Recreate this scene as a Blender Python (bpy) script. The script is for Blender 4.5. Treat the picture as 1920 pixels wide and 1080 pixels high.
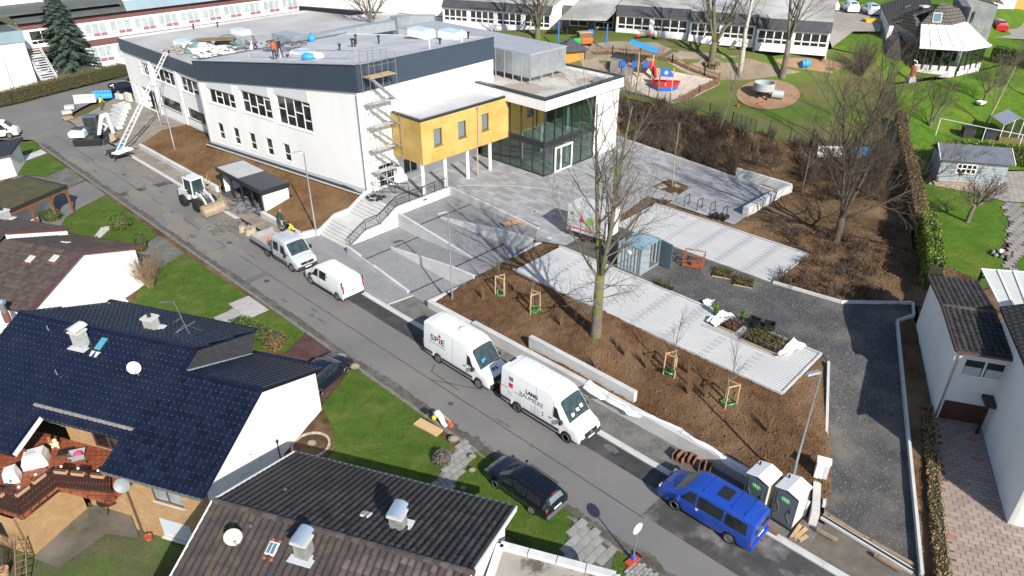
import bpy,bmesh,math,random
from math import radians as R,sin,cos,tan,pi,sqrt,atan2,hypot,exp
from mathutils import Vector as V,Matrix,noise as mnoise
from mathutils.bvhtree import BVHTree
from mathutils.geometry import delaunay_2d_cdt,tessellate_polygon
random.seed(7)
for _o in list(bpy.data.objects):bpy.data.objects.remove(_o)
scene=bpy.context.scene
COL=scene.collection
# ---------------------------------------------------------------- camera, sky, sun
CH,TILT,FPX=27.0,30.5,1333.0
cam_d=bpy.data.cameras.new('camera');cam=bpy.data.objects.new('camera',cam_d);COL.objects.link(cam)
cam.location=(0,0,CH);cam.rotation_euler=(R(90-TILT),0,0)
cam_d.sensor_width=36;cam_d.lens=36*FPX/1920;cam_d.clip_start=.5;cam_d.clip_end=2500
scene.camera=cam
world=bpy.data.worlds.new('World');scene.world=world;world.use_nodes=True
SUN_EL=R(33);SUN_DIR=V((.45,-.893,0)).normalized()
wt=world.node_tree;bgn=wt.nodes['Background']
sky=wt.nodes.new('ShaderNodeTexSky');sky.sky_type='NISHITA';sky.sun_disc=False
sky.sun_elevation=SUN_EL;sky.sun_rotation=atan2(SUN_DIR.x,SUN_DIR.y)
sky.air_density=1.0;sky.dust_density=.8;sky.ozone_density=1.0
wt.links.new(sky.outputs[0],bgn.inputs[0]);bgn.inputs[1].default_value=.105
sun_d=bpy.data.lights.new('sun','SUN');sun_d.energy=4.7;sun_d.angle=R(.55);sun_d.color=(1,.945,.86)
sun=bpy.data.objects.new('sun',sun_d);COL.objects.link(sun)
sun.rotation_euler=V((SUN_DIR.x*cos(SUN_EL),SUN_DIR.y*cos(SUN_EL),sin(SUN_EL))).to_track_quat('Z','Y').to_euler()
sun.location=(40,-50,60)
vs=scene.view_settings;vs.view_transform='Standard';vs.look='None';vs.gamma=1;vs.exposure=.54;vs.use_curve_mapping=False
# ---------------------------------------------------------------- surveying: photo points to places
_t=R(TILT);FW=V((0,cos(_t),-sin(_t)));UP=V((0,sin(_t),cos(_t)));RT=V((1,0,0));EYE=V((0,0,CH))
def ray(px,py):return FW*FPX+RT*(px-960)+UP*(540-py)
def G(px,py,z=0.0):
 d=ray(px,py);return EYE+d*((z-CH)/d.z)
def onp(px,py,o,ang):
 a=R(ang);n=V((-sin(a),cos(a),0));d=ray(px,py)
 return EYE+d*((V((o[0],o[1],0)).dot(n))/d.dot(n))
def onpl(px,py,p0,n):
 d=ray(px,py);return EYE+d*((V(p0)-EYE).dot(n)/d.dot(n))
SA=R(-43.6);SV=V((cos(SA),sin(SA),0));NV=V((-sin(SA),cos(SA),0));SANG=-43.6;NANG=46.4
def SN(s,n,z=0.0):return SV*s+NV*n+V((0,0,z))
def toSN(p):return p.x*SV.x+p.y*SV.y,p.x*NV.x+p.y*NV.y
# ---------------------------------------------------------------- materials
MATS={}
def mat(name,c1,c2=None,scale=3.0,detail=4,c3=None,scale3=.25,rough=.8,metal=0,bump=0,bscale=None,rnd=0,spec=.5,stretch=None,lo=.35,hi=.65,lo3=.4,hi3=.65,emit=None,coords='Object',brick=None,wave=None,coat=0,bdist=.02):
 if name in MATS:return MATS[name]
 m=bpy.data.materials.new(name);m.use_nodes=True;t=m.node_tree;N=t.nodes;L=t.links
 b=N['Principled BSDF'];b.inputs['Roughness'].default_value=rough;b.inputs['Metallic'].default_value=metal
 b.inputs['Specular IOR Level'].default_value=spec
 if coat:b.inputs['Coat Weight'].default_value=coat;b.inputs['Coat Roughness'].default_value=.08
 tc=N.new('ShaderNodeTexCoord');vec=tc.outputs[coords]
 if stretch:
  mp=N.new('ShaderNodeMapping');L.new(vec,mp.inputs[0]);mp.inputs['Scale'].default_value=stretch[:3]
  if len(stretch)>3:mp.inputs['Rotation'].default_value=(0,0,stretch[3])
  vec=mp.outputs[0]
 def nz(sc,det=detail):
  n=N.new('ShaderNodeTexNoise');n.inputs['Scale'].default_value=sc;n.inputs['Detail'].default_value=det;n.inputs['Roughness'].default_value=.62
  L.new(vec,n.inputs['Vector']);return n.outputs['Fac']
 def mix(f,a,bb):
  x=N.new('ShaderNodeMix');x.data_type='RGBA'
  for k,v in((0,f),(6,a),(7,bb)):
   if isinstance(v,(int,float)):x.inputs[k].default_value=v
   elif isinstance(v,tuple):x.inputs[k].default_value=(*v[:3],1)
   else:L.new(v,x.inputs[k])
  return x.outputs[2]
 def ramp(f,a,bb):
  r=N.new('ShaderNodeMapRange');r.inputs[1].default_value=a;r.inputs[2].default_value=bb;L.new(f,r.inputs[0]);return r.outputs[0]
 col=c1
 if c2:col=mix(ramp(nz(scale),lo,hi),c1,c2)
 if c3:col=mix(ramp(nz(scale3),lo3,hi3),col,c3)
 if brick:
  br=N.new('ShaderNodeTexBrick');L.new(vec,br.inputs['Vector']);br.inputs['Scale'].default_value=1
  br.inputs['Brick Width'].default_value=brick[0];br.inputs['Row Height'].default_value=brick[1];br.inputs['Mortar Size'].default_value=brick[3]
  br.inputs['Mortar'].default_value=(*brick[2],1)
  br.inputs['Color1'].default_value=(1,1,1,1);v=brick[4]if len(brick)>4 else .75;br.inputs['Color2'].default_value=(v,v,v,1);br.inputs['Bias'].default_value=-.1
  x=N.new('ShaderNodeMix');x.data_type='RGBA';x.blend_type='MULTIPLY';x.inputs[0].default_value=1
  if isinstance(col,tuple):x.inputs[6].default_value=(*col,1)
  else:L.new(col,x.inputs[6])
  L.new(br.outputs['Color'],x.inputs[7]);col=x.outputs[2]
 if rnd:
  oi=N.new('ShaderNodeObjectInfo');hs=N.new('ShaderNodeHueSaturation')
  mm=N.new('ShaderNodeMapRange');mm.inputs[3].default_value=1-rnd;mm.inputs[4].default_value=1+rnd;L.new(oi.outputs['Random'],mm.inputs[0]);L.new(mm.outputs[0],hs.inputs['Value'])
  if isinstance(col,tuple):hs.inputs['Color'].default_value=(*col,1)
  else:L.new(col,hs.inputs['Color'])
  col=hs.outputs[0]
 if isinstance(col,tuple):b.inputs['Base Color'].default_value=(*col,1)
 else:L.new(col,b.inputs['Base Color'])
 if bump:
  bp=N.new('ShaderNodeBump');bp.inputs['Strength'].default_value=bump;bp.inputs['Distance'].default_value=bdist
  h=nz(bscale or scale*3,6)
  if brick:
   mm=N.new('ShaderNodeMath');mm.operation='MULTIPLY_ADD';L.new(br.outputs['Fac'],mm.inputs[0]);mm.inputs[1].default_value=-1.2;L.new(h,mm.inputs[2]);h=mm.outputs[0]
  L.new(h,bp.inputs['Height']);L.new(bp.outputs[0],b.inputs['Normal'])
 if emit:b.inputs['Emission Color'].default_value=(*emit[:3],1);b.inputs['Emission Strength'].default_value=emit[3]
 MATS[name]=m;return m
def glassmat(name,tint=(.75,.85,.82),refl=.25,alpha=.55):
 if name in MATS:return MATS[name]
 m=bpy.data.materials.new(name);m.use_nodes=True;t=m.node_tree;N=t.nodes;L=t.links
 N.remove(N['Principled BSDF']);tr=N.new('ShaderNodeBsdfTransparent');tr.inputs[0].default_value=(*tint,1)
 gl=N.new('ShaderNodeBsdfGlossy');gl.inputs['Roughness'].default_value=.03;fr=N.new('ShaderNodeLayerWeight');fr.inputs[0].default_value=.22
 ma=N.new('ShaderNodeMath');ma.operation='MULTIPLY_ADD';ma.inputs[1].default_value=.7;ma.inputs[2].default_value=refl;L.new(fr.outputs[1],ma.inputs[0])
 mx=N.new('ShaderNodeMixShader');L.new(ma.outputs[0],mx.inputs[0]);L.new(tr.outputs[0],mx.inputs[1]);L.new(gl.outputs[0],mx.inputs[2])
 L.new(mx.outputs[0],N['Material Output'].inputs[0]);MATS[name]=m;return m
# ---------------------------------------------------------------- mesh building
class MB:
 def __init__(s):s.v=[];s.f=[]
 def add(s,vs,fs):
  k=len(s.v);s.v+=[V(p)for p in vs];s.f+=[tuple(i+k for i in f)for f in fs];return s
 def box(s,x0,x1,y0,y1,z0,z1):
  if x0>x1:x0,x1=x1,x0
  if y0>y1:y0,y1=y1,y0
  if z0>z1:z0,z1=z1,z0
  return s.add([(x0,y0,z0),(x1,y0,z0),(x1,y1,z0),(x0,y1,z0),(x0,y0,z1),(x1,y0,z1),(x1,y1,z1),(x0,y1,z1)],[(3,2,1,0),(4,5,6,7),(0,1,5,4),(1,2,6,5),(2,3,7,6),(3,0,4,7)])
 def cbox(s,c,sx,sy,sz,rz=0,rx=0,ry=0):
  m=Matrix.Rotation(rz,3,'Z')@Matrix.Rotation(ry,3,'Y')@Matrix.Rotation(rx,3,'X');c=V(c)
  vs=[c+m@V((x*sx/2,y*sy/2,z*sz/2))for z in(-1,1)for x,y in((-1,-1),(1,-1),(1,1),(-1,1))]
  return s.add(vs,[(3,2,1,0),(4,5,6,7),(0,1,5,4),(1,2,6,5),(2,3,7,6),(3,0,4,7)])
 def bar(s,p,q,w,h=None,up=V((0,0,1))):
  p,q=V(p),V(q);d=(q-p).normalized();h=h or w
  a=d.cross(up)
  if a.length<1e-4:a=d.cross(V((1,0,0)))
  a.normalize();b=a.cross(d)
  vs=[e+a*(x*w/2)+b*(y*h/2)for e in(p,q)for x,y in((-1,-1),(1,-1),(1,1),(-1,1))]
  return s.add(vs,[(0,1,2,3),(7,6,5,4),(0,4,5,1),(1,5,6,2),(2,6,7,3),(3,7,4,0)])
 def tube(s,pts,rs,n=6,cap=True):
  pts=[V(p)for p in pts]
  if isinstance(rs,(int,float)):rs=[rs]*len(pts)
  k=len(s.v);a=None
  for i,p in enumerate(pts):
   d=(pts[min(i+1,len(pts)-1)]-pts[max(i-1,0)])
   if d.length<1e-6:d=V((0,0,1))
   d.normalize()
   if a is None:a=d.orthogonal().normalized()
   else:
    a=a-d*a.dot(d)
    a=a.normalized()if a.length>1e-5 else d.orthogonal().normalized()
   b=d.cross(a)
   for j in range(n):
    t=2*pi*j/n;s.v.append(p+(a*cos(t)+b*sin(t))*rs[i])
  for i in range(len(pts)-1):
   for j in range(n):
    s.f.append((k+i*n+j,k+i*n+(j+1)%n,k+(i+1)*n+(j+1)%n,k+(i+1)*n+j))
  if cap and n>2:
   s.f.append(tuple(k+j for j in reversed(range(n))));e=k+(len(pts)-1)*n;s.f.append(tuple(e+j for j in range(n)))
  return s
 def lathe(s,prof,c=(0,0,0),n=16,axis='Z'):
  k=len(s.v);c=V(c)
  for r,z in prof:
   for j in range(n):
    t=2*pi*j/n
    p={'Z':V((r*cos(t),r*sin(t),z)),'Y':V((r*cos(t),z,-r*sin(t))),'X':V((z,r*cos(t),r*sin(t)))}[axis]
    s.v.append(c+p)
  for i in range(len(prof)-1):
   for j in range(n):
    s.f.append((k+i*n+j,k+i*n+(j+1)%n,k+(i+1)*n+(j+1)%n,k+(i+1)*n+j))
  s.f.append(tuple(k+j for j in reversed(range(n))));e=k+(len(prof)-1)*n;s.f.append(tuple(e+j for j in range(n)))
  return s
 def prism(s,poly,off):
  poly=[V(p)for p in poly];off=V(off);n=len(poly);k=len(s.v)
  nrm=V((0,0,0))
  for i in range(n):nrm+=poly[i].cross(poly[(i+1)%n])
  if nrm.dot(off)<0:poly=poly[::-1]
  s.v+=poly+[p+off for p in poly]
  s.f.append(tuple(k+i for i in reversed(range(n))));s.f.append(tuple(k+n+i for i in range(n)))
  for i in range(n):j=(i+1)%n;s.f.append((k+i,k+j,k+n+j,k+n+i))
  return s
 def quad(s,*p):return s.add(p,[tuple(range(len(p)))])
 def grid(s,fn,nu,nv,flip=False):
  k=len(s.v)
  for i in range(nu+1):
   for j in range(nv+1):s.v.append(V(fn(i/nu,j/nv)))
  for i in range(nu):
   for j in range(nv):
    a=k+i*(nv+1)+j;q=(a,a+nv+1,a+nv+2,a+1);s.f.append(q[::-1]if flip else q)
  return s
 def ball(s,c,r,n=8,m=6,sq=(1,1,1)):
  c=V(c);k=len(s.v)
  for i in range(m+1):
   t=pi*i/m
   for j in range(n):
    a=2*pi*j/n;s.v.append(c+V((r*sq[0]*sin(t)*cos(a),r*sq[1]*sin(t)*sin(a),r*sq[2]*cos(t))))
  for i in range(m):
   for j in range(n):s.f.append((k+i*n+j,k+(i+1)*n+j,k+(i+1)*n+(j+1)%n,k+i*n+(j+1)%n))
  return s
 def mesh(s,name,inv=None):
  me=bpy.data.meshes.new(name)
  vs=[inv@p for p in s.v]if inv else s.v
  me.from_pydata([tuple(p)for p in vs],[],s.f);me.update();return me
 def build(s,name,m,parent=None,smooth=False,bevel=0,world=False,label=None,kind=None):
  inv=parent_matrix(parent).inverted()if(world and parent)else None
  o=bpy.data.objects.new(name,s.mesh(name,inv));COL.objects.link(o)
  if m:o.data.materials.append(m)
  if parent:o.parent=parent
  if smooth:
   for p in o.data.polygons:p.use_smooth=True
   if smooth!='full':o.data.set_sharp_from_angle(angle=R(smooth if smooth is not True else 38))
  if bevel:
   b=o.modifiers.new('b','BEVEL');b.width=bevel;b.segments=2;b.limit_method='ANGLE'
  if label:o['label']=label
  if kind:o['kind']=kind
  return o
def parent_matrix(o):
 m=Matrix.LocRotScale(o.location,o.rotation_euler,o.scale)
 return parent_matrix(o.parent)@m if o.parent else m
def thing(name,label,cat,loc=(0,0,0),rz=0,group=None,scale=1):
 o=bpy.data.objects.new(name,None);COL.objects.link(o);o.empty_display_size=.2
 o.location=loc;o.rotation_euler=(0,0,rz);o.scale=(scale,)*3 if isinstance(scale,(int,float))else scale
 return tag(o,label,cat,group)
def tag(o,label,cat,group=None):
 o['label']=label;o['category']=cat
 if group:o['group']=group
 return o
def struct(o):o['kind']='structure';return o
def stuff(o,label,cat):o['kind']='stuff';return tag(o,label,cat)
def copy_tree(o,parent=None):
 c=o.copy();COL.objects.link(c);c.parent=parent
 for ch in list(o.children):copy_tree(ch,c)
 return c
def inst(me,name,m,parent,mtx,label=None):
 o=bpy.data.objects.new(name,me);COL.objects.link(o);o.parent=parent;o.matrix_local=mtx
 if m and not me.materials:me.materials.append(m)
 return o
def textmesh(txt,size,m,parent,mtx,name='lettering',depth=.004,bold=0):
 cu=bpy.data.curves.new(name,'FONT');cu.body=txt;cu.size=size;cu.extrude=depth;cu.align_x='CENTER';cu.align_y='CENTER';cu.offset=bold;cu.resolution_u=3
 to=bpy.data.objects.new('tmp',cu);COL.objects.link(to)
 dg=bpy.context.evaluated_depsgraph_get();me=bpy.data.meshes.new_from_object(to.evaluated_get(dg))
 bpy.data.objects.remove(to);me.materials.clear();me.materials.append(m)
 o=bpy.data.objects.new(name,me);COL.objects.link(o);o.parent=parent;o.matrix_local=mtx;return o
def frame_m(o,x,y):
 x=V(x).normalized();z=x.cross(V(y)).normalized();y=z.cross(x)
 m=Matrix.Identity(4)
 for i in range(3):m[i][0]=x[i];m[i][1]=y[i];m[i][2]=z[i];m[i][3]=o[i]
 return m
def inpoly(x,y,P):
 c=False;j=len(P)-1
 for i in range(len(P)):
  xi,yi=P[i][0],P[i][1];xj,yj=P[j][0],P[j][1]
  if(yi>y)!=(yj>y)and x<(xj-xi)*(y-yi)/(yj-yi)+xi:c=not c
  j=i
 return c
CTRL=[]
def fbm(p,sc,oct=4):return mnoise.fractal(V(p)*sc,.9,2.1,oct)
def patch(name,pts,m,grid=0,amp=0,nsc=1.0,lift=0,parent=None,thick=0,edge=0,ctrl=True,smooth=True,fn=None):
 """ground sheet: border points with their own heights, filled with a grid that may be roughened"""
 P=[V(p)for p in pts];n=len(P)
 tri=tessellate_polygon([P])
 def zat(x,y):
  best=None
  for a,b,c in tri:
   A,B,C=P[a],P[b],P[c];d=(B.y-C.y)*(A.x-C.x)+(C.x-B.x)*(A.y-C.y)
   if abs(d)<1e-9:continue
   u=((B.y-C.y)*(x-C.x)+(C.x-B.x)*(y-C.y))/d;v=((C.y-A.y)*(x-C.x)+(A.x-C.x)*(y-C.y))/d;w=1-u-v
   mn=min(u,v,w)
   if best is None or mn>best[0]:best=(mn,u*A.z+v*B.z+w*C.z)
   if mn>=-1e-6:break
  return best[1]
 if grid:
  B=[]
  for i in range(n):
   a,b=P[i],P[(i+1)%n];k=max(1,int((b-a).length/(grid*1.2)))
   for q in range(k):B.append(a.lerp(b,q/k))
  pts2=[V((p.x,p.y))for p in B];nb=len(B);zs=[p.z for p in B]
  x0=min(p.x for p in B);x1=max(p.x for p in B);y0=min(p.y for p in B);y1=max(p.y for p in B)
  y=y0
  r=random.Random(3)
  while y<y1:
   x=x0
   while x<x1:
    xx=x+r.uniform(-.25,.25)*grid;yy=y+r.uniform(-.25,.25)*grid
    if inpoly(xx,yy,B):
     pts2.append(V((xx,yy)));z=zat(xx,yy)
     if amp:z+=amp*fbm((xx,yy,0),nsc)
     if fn:z+=fn(xx,yy)
     zs.append(z)
    x+=grid
   y+=grid
  vo,eo,fo,ov,oe,of=delaunay_2d_cdt(pts2,[(i,(i+1)%nb)for i in range(nb)],[list(range(nb))],1,1e-5)
  mb=MB();mb.v=[V((p.x,p.y,(zs[ov[i][0]]if ov[i]else zat(p.x,p.y))+lift))for i,p in enumerate(vo)];mb.f=[tuple(f)for f in fo]
 else:
  mb=MB();mb.v=[p+V((0,0,lift))for p in P];mb.f=[tuple(t)for t in tri]
 if ctrl:
  for i in range(n):
   a,b=P[i],P[(i+1)%n];k=max(1,int((b-a).length/1.5))
   for q in range(k):CTRL.append(a.lerp(b,q/k))
  if grid:CTRL.extend(mb.v[nb::max(1,int(2/grid)**2)])
  else:
   xs=[p.x for p in P];ys=[p.y for p in P];x=min(xs)
   while x<max(xs):
    y=min(ys)
    while y<max(ys):
     if inpoly(x,y,P):CTRL.append(V((x,y,zat(x,y))))
     y+=2.5
    x+=2.5
 for i,f in enumerate(mb.f):
  a,b,c=(mb.v[k]for k in f[:3])
  if(b-a).cross(c-a).z<0:mb.f[i]=f[::-1]
 if thick:
  k=len(mb.v);mb.v+=[p+V((0,0,lift))for p in P]+[p+V((0,0,lift-thick))for p in P]
  for i in range(n):j=(i+1)%n;mb.f.append((k+i,k+j,k+n+j,k+n+i))
 return mb.build(name,m,parent,smooth=40 if smooth else False,world=bool(parent))
# ---------------------------------------------------------------- palette
asphalt=mat('asphalt',(.158,.157,.155),(.138,.137,.135),scale=.3,c3=(.185,.178,.166),scale3=.16,rough=.9,bump=.25,bscale=60,detail=8)
asphalt_new=mat('fresh_asphalt',(.028,.028,.03),(.05,.05,.05),scale=1.6,c3=(.09,.088,.085),scale3=.5,lo3=.5,hi3=.75,rough=.8,bump=.3,bscale=60)
asphalt_patch=mat('patched_asphalt',(.07,.068,.066),(.045,.043,.042),scale=.9,c3=(.19,.185,.18),scale3=.55,lo3=.52,hi3=.7,rough=.9,bump=.3,bscale=60)
seam=mat('tar_seam',(.05,.05,.05),rough=.7)
concrete=mat('concrete',(.50,.50,.49),(.41,.41,.40),scale=1.4,c3=(.56,.56,.545),scale3=.5,rough=.85,bump=.1,bscale=25)
concrete_l=mat('light_concrete',(.55,.55,.53),(.47,.47,.46),scale=1.2,rough=.85,bump=.08,bscale=25)
concrete_d=mat('weathered_concrete',(.27,.265,.25),(.19,.185,.175),scale=1.8,c3=(.13,.125,.11),scale3=.8,rough=.9,bump=.2,bscale=25)
gravel=mat('gravel',(.15,.145,.135),(.08,.077,.073),scale=14,detail=6,c3=(.20,.19,.175),scale3=.6,rough=.95,bump=.9,bscale=22,bdist=.05)
gravel_d=mat('dark_gravel',(.088,.088,.09),(.043,.043,.046),scale=9,detail=7,c3=(.15,.14,.12),scale3=.45,lo3=.45,hi3=.72,rough=.95,bump=.9,bscale=18,bdist=.05)
soil=mat('soil',(.148,.086,.046),(.09,.051,.028),scale=2.2,detail=8,c3=(.21,.137,.08),scale3=.35,lo3=.45,hi3=.7,rough=1,bump=1,bscale=11,spec=.1,bdist=.08)
soil_b=mat('bank_soil',(.16,.092,.045),(.108,.06,.03),scale=1.6,detail=9,c3=(.205,.128,.068),scale3=.3,rough=1,bump=1,bscale=14,spec=.1,bdist=.06)
mulch=mat('leaf_litter',(.13,.078,.042),(.055,.034,.02),scale=1.7,detail=9,c3=(.20,.13,.075),scale3=.3,lo3=.42,hi3=.66,rough=1,bump=1,bscale=8,spec=.1,bdist=.08)
grass=mat('lawn_grass',(.082,.142,.016),(.05,.104,.012),scale=1.3,detail=8,c3=(.16,.165,.045),scale3=.55,lo3=.5,hi3=.78,rough=.9,bump=1,bscale=26,spec=.2,bdist=.06)
grass_b=mat('garden_grass',(.10,.20,.014),(.065,.145,.012),scale=1.2,detail=8,c3=(.20,.215,.035),scale3=.4,lo3=.5,hi3=.78,rough=.9,bump=1,bscale=26,spec=.2,bdist=.06)
grass_p=mat('worn_grass',(.115,.14,.04),(.16,.125,.07),scale=.7,detail=8,c3=(.09,.155,.025),scale3=.18,rough=.95,bump=1,bscale=20,spec=.1,bdist=.06)
terrain_m=mat('terrain_ground',(.11,.12,.05),(.12,.09,.055),scale=.6,detail=6,rough=1,spec=.1)
paver_g=mat('grey_pavers',(.31,.315,.325),(.265,.27,.28),scale=.9,rough=.85,coords='Object',stretch=(1,1,1,R(43.6)),brick=(.24,.12,(.2,.2,.2),.006,.82),bump=.1,bscale=30)
paver_pl=mat('plaza_pavers',(.37,.375,.385),(.315,.32,.33),scale=.8,rough=.85,stretch=(1,1,1,R(43.6)),brick=(.95,.62,(.29,.29,.3),.01,.66),bump=.1,bscale=30)
paver_l=mat('light_slot_pavers',(.60,.60,.59),(.54,.54,.54),scale=.7,rough=.85,bump=.05)
paver_m=mat('parking_marker_pavers',(.46,.465,.48),(.41,.415,.43),scale=2,rough=.85)
joint_m=mat('gravel_joint',(.42,.42,.41),(.33,.33,.32),scale=9,rough=1)
redbrick=mat('red_brown_pavers',(.115,.05,.042),(.075,.032,.028),scale=2.5,c3=(.15,.085,.07),scale3=.7,rough=.9,brick=(.24,.12,(.04,.025,.02),.012),bump=.2)
cobble=mat('old_pavers',(.26,.25,.24),(.19,.185,.175),scale=2,c3=(.15,.15,.12),scale3=.6,rough=.9,stretch=(1,1,1,R(43.6)),brick=(.2,.1,(.12,.115,.1),.012),bump=.2)
sand=mat('playground_sand',(.50,.44,.37),(.40,.35,.29),scale=.5,detail=7,rough=1,bump=.6,bscale=6,bdist=.06)
chips=mat('wood_chips',(.36,.23,.14),(.22,.13,.075),scale=6,detail=8,rough=1,bump=.9,bscale=14,bdist=.05)
dirtpath=mat('trodden_dirt',(.24,.19,.14),(.17,.13,.095),scale=.6,detail=7,c3=(.29,.24,.185),scale3=.2,rough=1,bump=.6,bscale=10)
steel=mat('galvanised_steel',(.55,.57,.58),(.47,.49,.5),scale=3,rough=.42,metal=.85)
dark_steel=mat('dark_steel',(.05,.053,.056),rough=.5,metal=.6)
black=mat('black_plastic',(.015,.015,.016),rough=.55)
rubber=mat('rubber',(.012,.012,.012),rough=.85)
render_w=mat('white_render',(.82,.82,.80),(.77,.77,.755),scale=.8,stretch=(1,1,.15),c3=(.72,.715,.69),scale3=.35,lo3=.55,hi3=.8,rough=.9,bump=.05,bscale=60)
upvc=mat('white_window_frame',(.84,.84,.83),rough=.45)
glass_d=mat('dark_window_glass',(.01,.013,.015),(.085,.09,.085),scale=.7,lo=.5,hi=.75,rough=.06,spec=.6)
wood=mat('raw_timber',(.50,.35,.19),(.40,.27,.14),scale=2,stretch=(1,1,6),rough=.85)
wood_d=mat('weathered_timber',(.20,.13,.075),(.13,.085,.05),scale=3,rough=.9)
bark=mat('bark',(.16,.135,.105),(.085,.07,.052),scale=6,detail=6,c3=(.20,.18,.15),scale3=1.2,rough=1,bump=.8,bscale=18,bdist=.04)
bark_moss=mat('mossy_bark',(.17,.15,.115),(.1,.085,.06),scale=5,detail=6,c3=(.13,.15,.02),scale3=1.1,lo3=.48,hi3=.6,rough=1,bump=.8,bscale=14,bdist=.05)
twig=mat('twigs',(.13,.098,.07),(.085,.062,.045),scale=3,rough=1)
twig_g=mat('grey_twigs',(.17,.15,.12),(.11,.095,.075),scale=3,rough=1)
bark_w=mat('birch_bark',(.52,.49,.43),(.10,.085,.07),scale=4,detail=5,lo=.5,hi=.62,rough=.95,stretch=(1,1,3))
# ---------------------------------------------------------------- street and pavements (street frame)
def snp(pts,z=None):return[SN(p[0],p[1],p[2]if len(p)>2 else(z or 0))for p in pts]
def strip(mb,s0,s1,n0,n1,z0,z1):return mb.prism([SN(s0,n0,z0),SN(s1,n0,z0),SN(s1,n1,z0),SN(s0,n1,z0)],(0,0,z1-z0))
road=struct(patch('road',[SN(12,19.45),SN(12,25),SN(-84,25),G(150,240),G(118,222),G(150,203),G(222,168),G(236,150),G(300,120),G(290,95),G(120,152),G(0,190),G(-160,230),G(-160,262),G(0,262),G(60,262),SN(-92,19.45)],asphalt,grid=2.0,lift=0))
struct(patch('fresh_asphalt_strip',[p for p in snp([(-39.6,23.75),(-39.2,24.86),(-12.3,24.86),(-12.6,23.7),(-25,23.65)],.004)],asphalt_new,ctrl=False))
struct(patch('patched_asphalt_bay',snp([(-12.1,21.85),(-12.0,24.86),(6,24.86),(6,23.6),(-4.6,23.55),(-4.4,21.95),(-8,21.9)],.004),asphalt_patch,ctrl=False))
def wob(s0,s1,n,w,z,seed,amp=.05,step=.8):
 mb=MB();k=int((s1-s0)/step);a=[]
 for i in range(k+1):
  s=s0+(s1-s0)*i/k;d=amp*mnoise.noise(V((s*.5,seed,0)));ww=w*(1+.6*mnoise.noise(V((s*1.7,seed+9,0))));a.append((SN(s,n+d-ww/2,z),SN(s,n+d+ww/2,z)))
 for i in range(k):mb.quad(a[i][0],a[i+1][0],a[i+1][1],a[i][1])
 return mb
struct(wob(-95,-11.9,21.72,.06,.0045,1).build('road_seam',seam))
struct(wob(-4.3,6,21.9,.06,.0045,3).build('road_seam',seam))
mb=MB()
for a,b in((SN(-27.6,21.72),SN(-24.6,23.2)),(SN(-28.6,23.0),SN(-28.2,22.3)),(SN(-28.2,22.3),SN(-25.6,22.2)),(SN(-54,19.7),SN(-53.4,21.6))):
 d=(b-a).normalized().cross(V((0,0,1)))*.03;z=V((0,0,.006));mb.quad(a+d+z,b+d+z,b-d+z,a-d+z)
struct(mb.build('road_crack',seam))
rs_=random.Random(77)
for m_,n_,lo_,hi_,sp_ in((mat('oil_stain',(.095,.094,.093),(.13,.129,.127),scale=3,rough=.8),26,.15,.6,(-80,-4)),(mat('mud_film',(.215,.19,.155),(.175,.165,.145),scale=2,detail=8,rough=1),34,.5,2.2,(-86,-52))):
 mb=MB()
 for k in range(n_):
  s=rs_.uniform(*sp_);n=rs_.uniform(20.3,24.6);l=rs_.uniform(lo_,hi_);w=l*rs_.uniform(.15,.45);q=18
  mb.quad(*[SN(s+l*cos(2*pi*j/q)*(1+.5*mnoise.noise(V((j*.9,k,1)))),n+w*sin(2*pi*j/q)*(1+.6*mnoise.noise(V((j*.9,k,7)))),.0052+.00004*k+(.0012 if n_==26 else 0))for j in range(q)])
 struct(mb.build('road_stain',m_))
struct(patch('trench_patch',snp([(-71.5,19.8),(-70.6,19.8),(-70.3,24.8),(-71.3,24.8)],.0045),asphalt_patch,ctrl=False));struct(patch('trench_patch',snp([(-47.2,19.8),(-46.5,19.8),(-46.6,21.6),(-47.3,21.6)],.0045),mat('worn_patch',(.125,.124,.123),(.11,.109,.108),scale=1,rough=.9),ctrl=False))
def kerb(name,s0,s1,n0,n1,z0,z1,m,L=1.0,gap=.012,zf=None):
 root=bpy.data.objects.new(name,None);COL.objects.link(root);root['kind']='structure'
 me=None;s=s0;k=0
 while s<s1-.3:
  e=min(s+L,s1)
  if me is None:
   b=MB();b.box(gap/2,L-gap/2,n0,n1,z0,z1);me=b.mesh('kerb_stone');me.materials.append(m)
  o=bpy.data.objects.new('kerb_stone',me);COL.objects.link(o);o.parent=root
  o.location=SV*s+V((0,0,zf(s)if zf else random.uniform(-.004,.004)));o.rotation_euler=(0,0,SA);s=e
 return root
kerb('right_kerb',-83.8,-57.8,24.9,25.08,-.1,.055,concrete_l)
kerb('right_kerb',-54,-50.5,24.9,25.08,-.1,.055,concrete_l)
kerb('right_kerb',-50.5,8,24.9,25.08,-.1,.05,concrete_l)
mb=MB();strip(mb,-84,-57.8,25.1,25.3,-.1,.02);strip(mb,-54,8,25.1,25.3,-.1,.02);struct(mb.build('gutter_channel',concrete))
kerb('left_kerb',-92,6,19.2,19.34,-.1,.06,concrete_d)
mb=MB();strip(mb,-93,6,19.36,19.7,-.1,.006);struct(mb.build('gutter_channel',concrete_d))
dirt_m=mat('gutter_dirt',(.06,.052,.042),(.1,.09,.075),scale=2.5,rough=1)
mb=MB();rr=random.Random(5)
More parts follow.
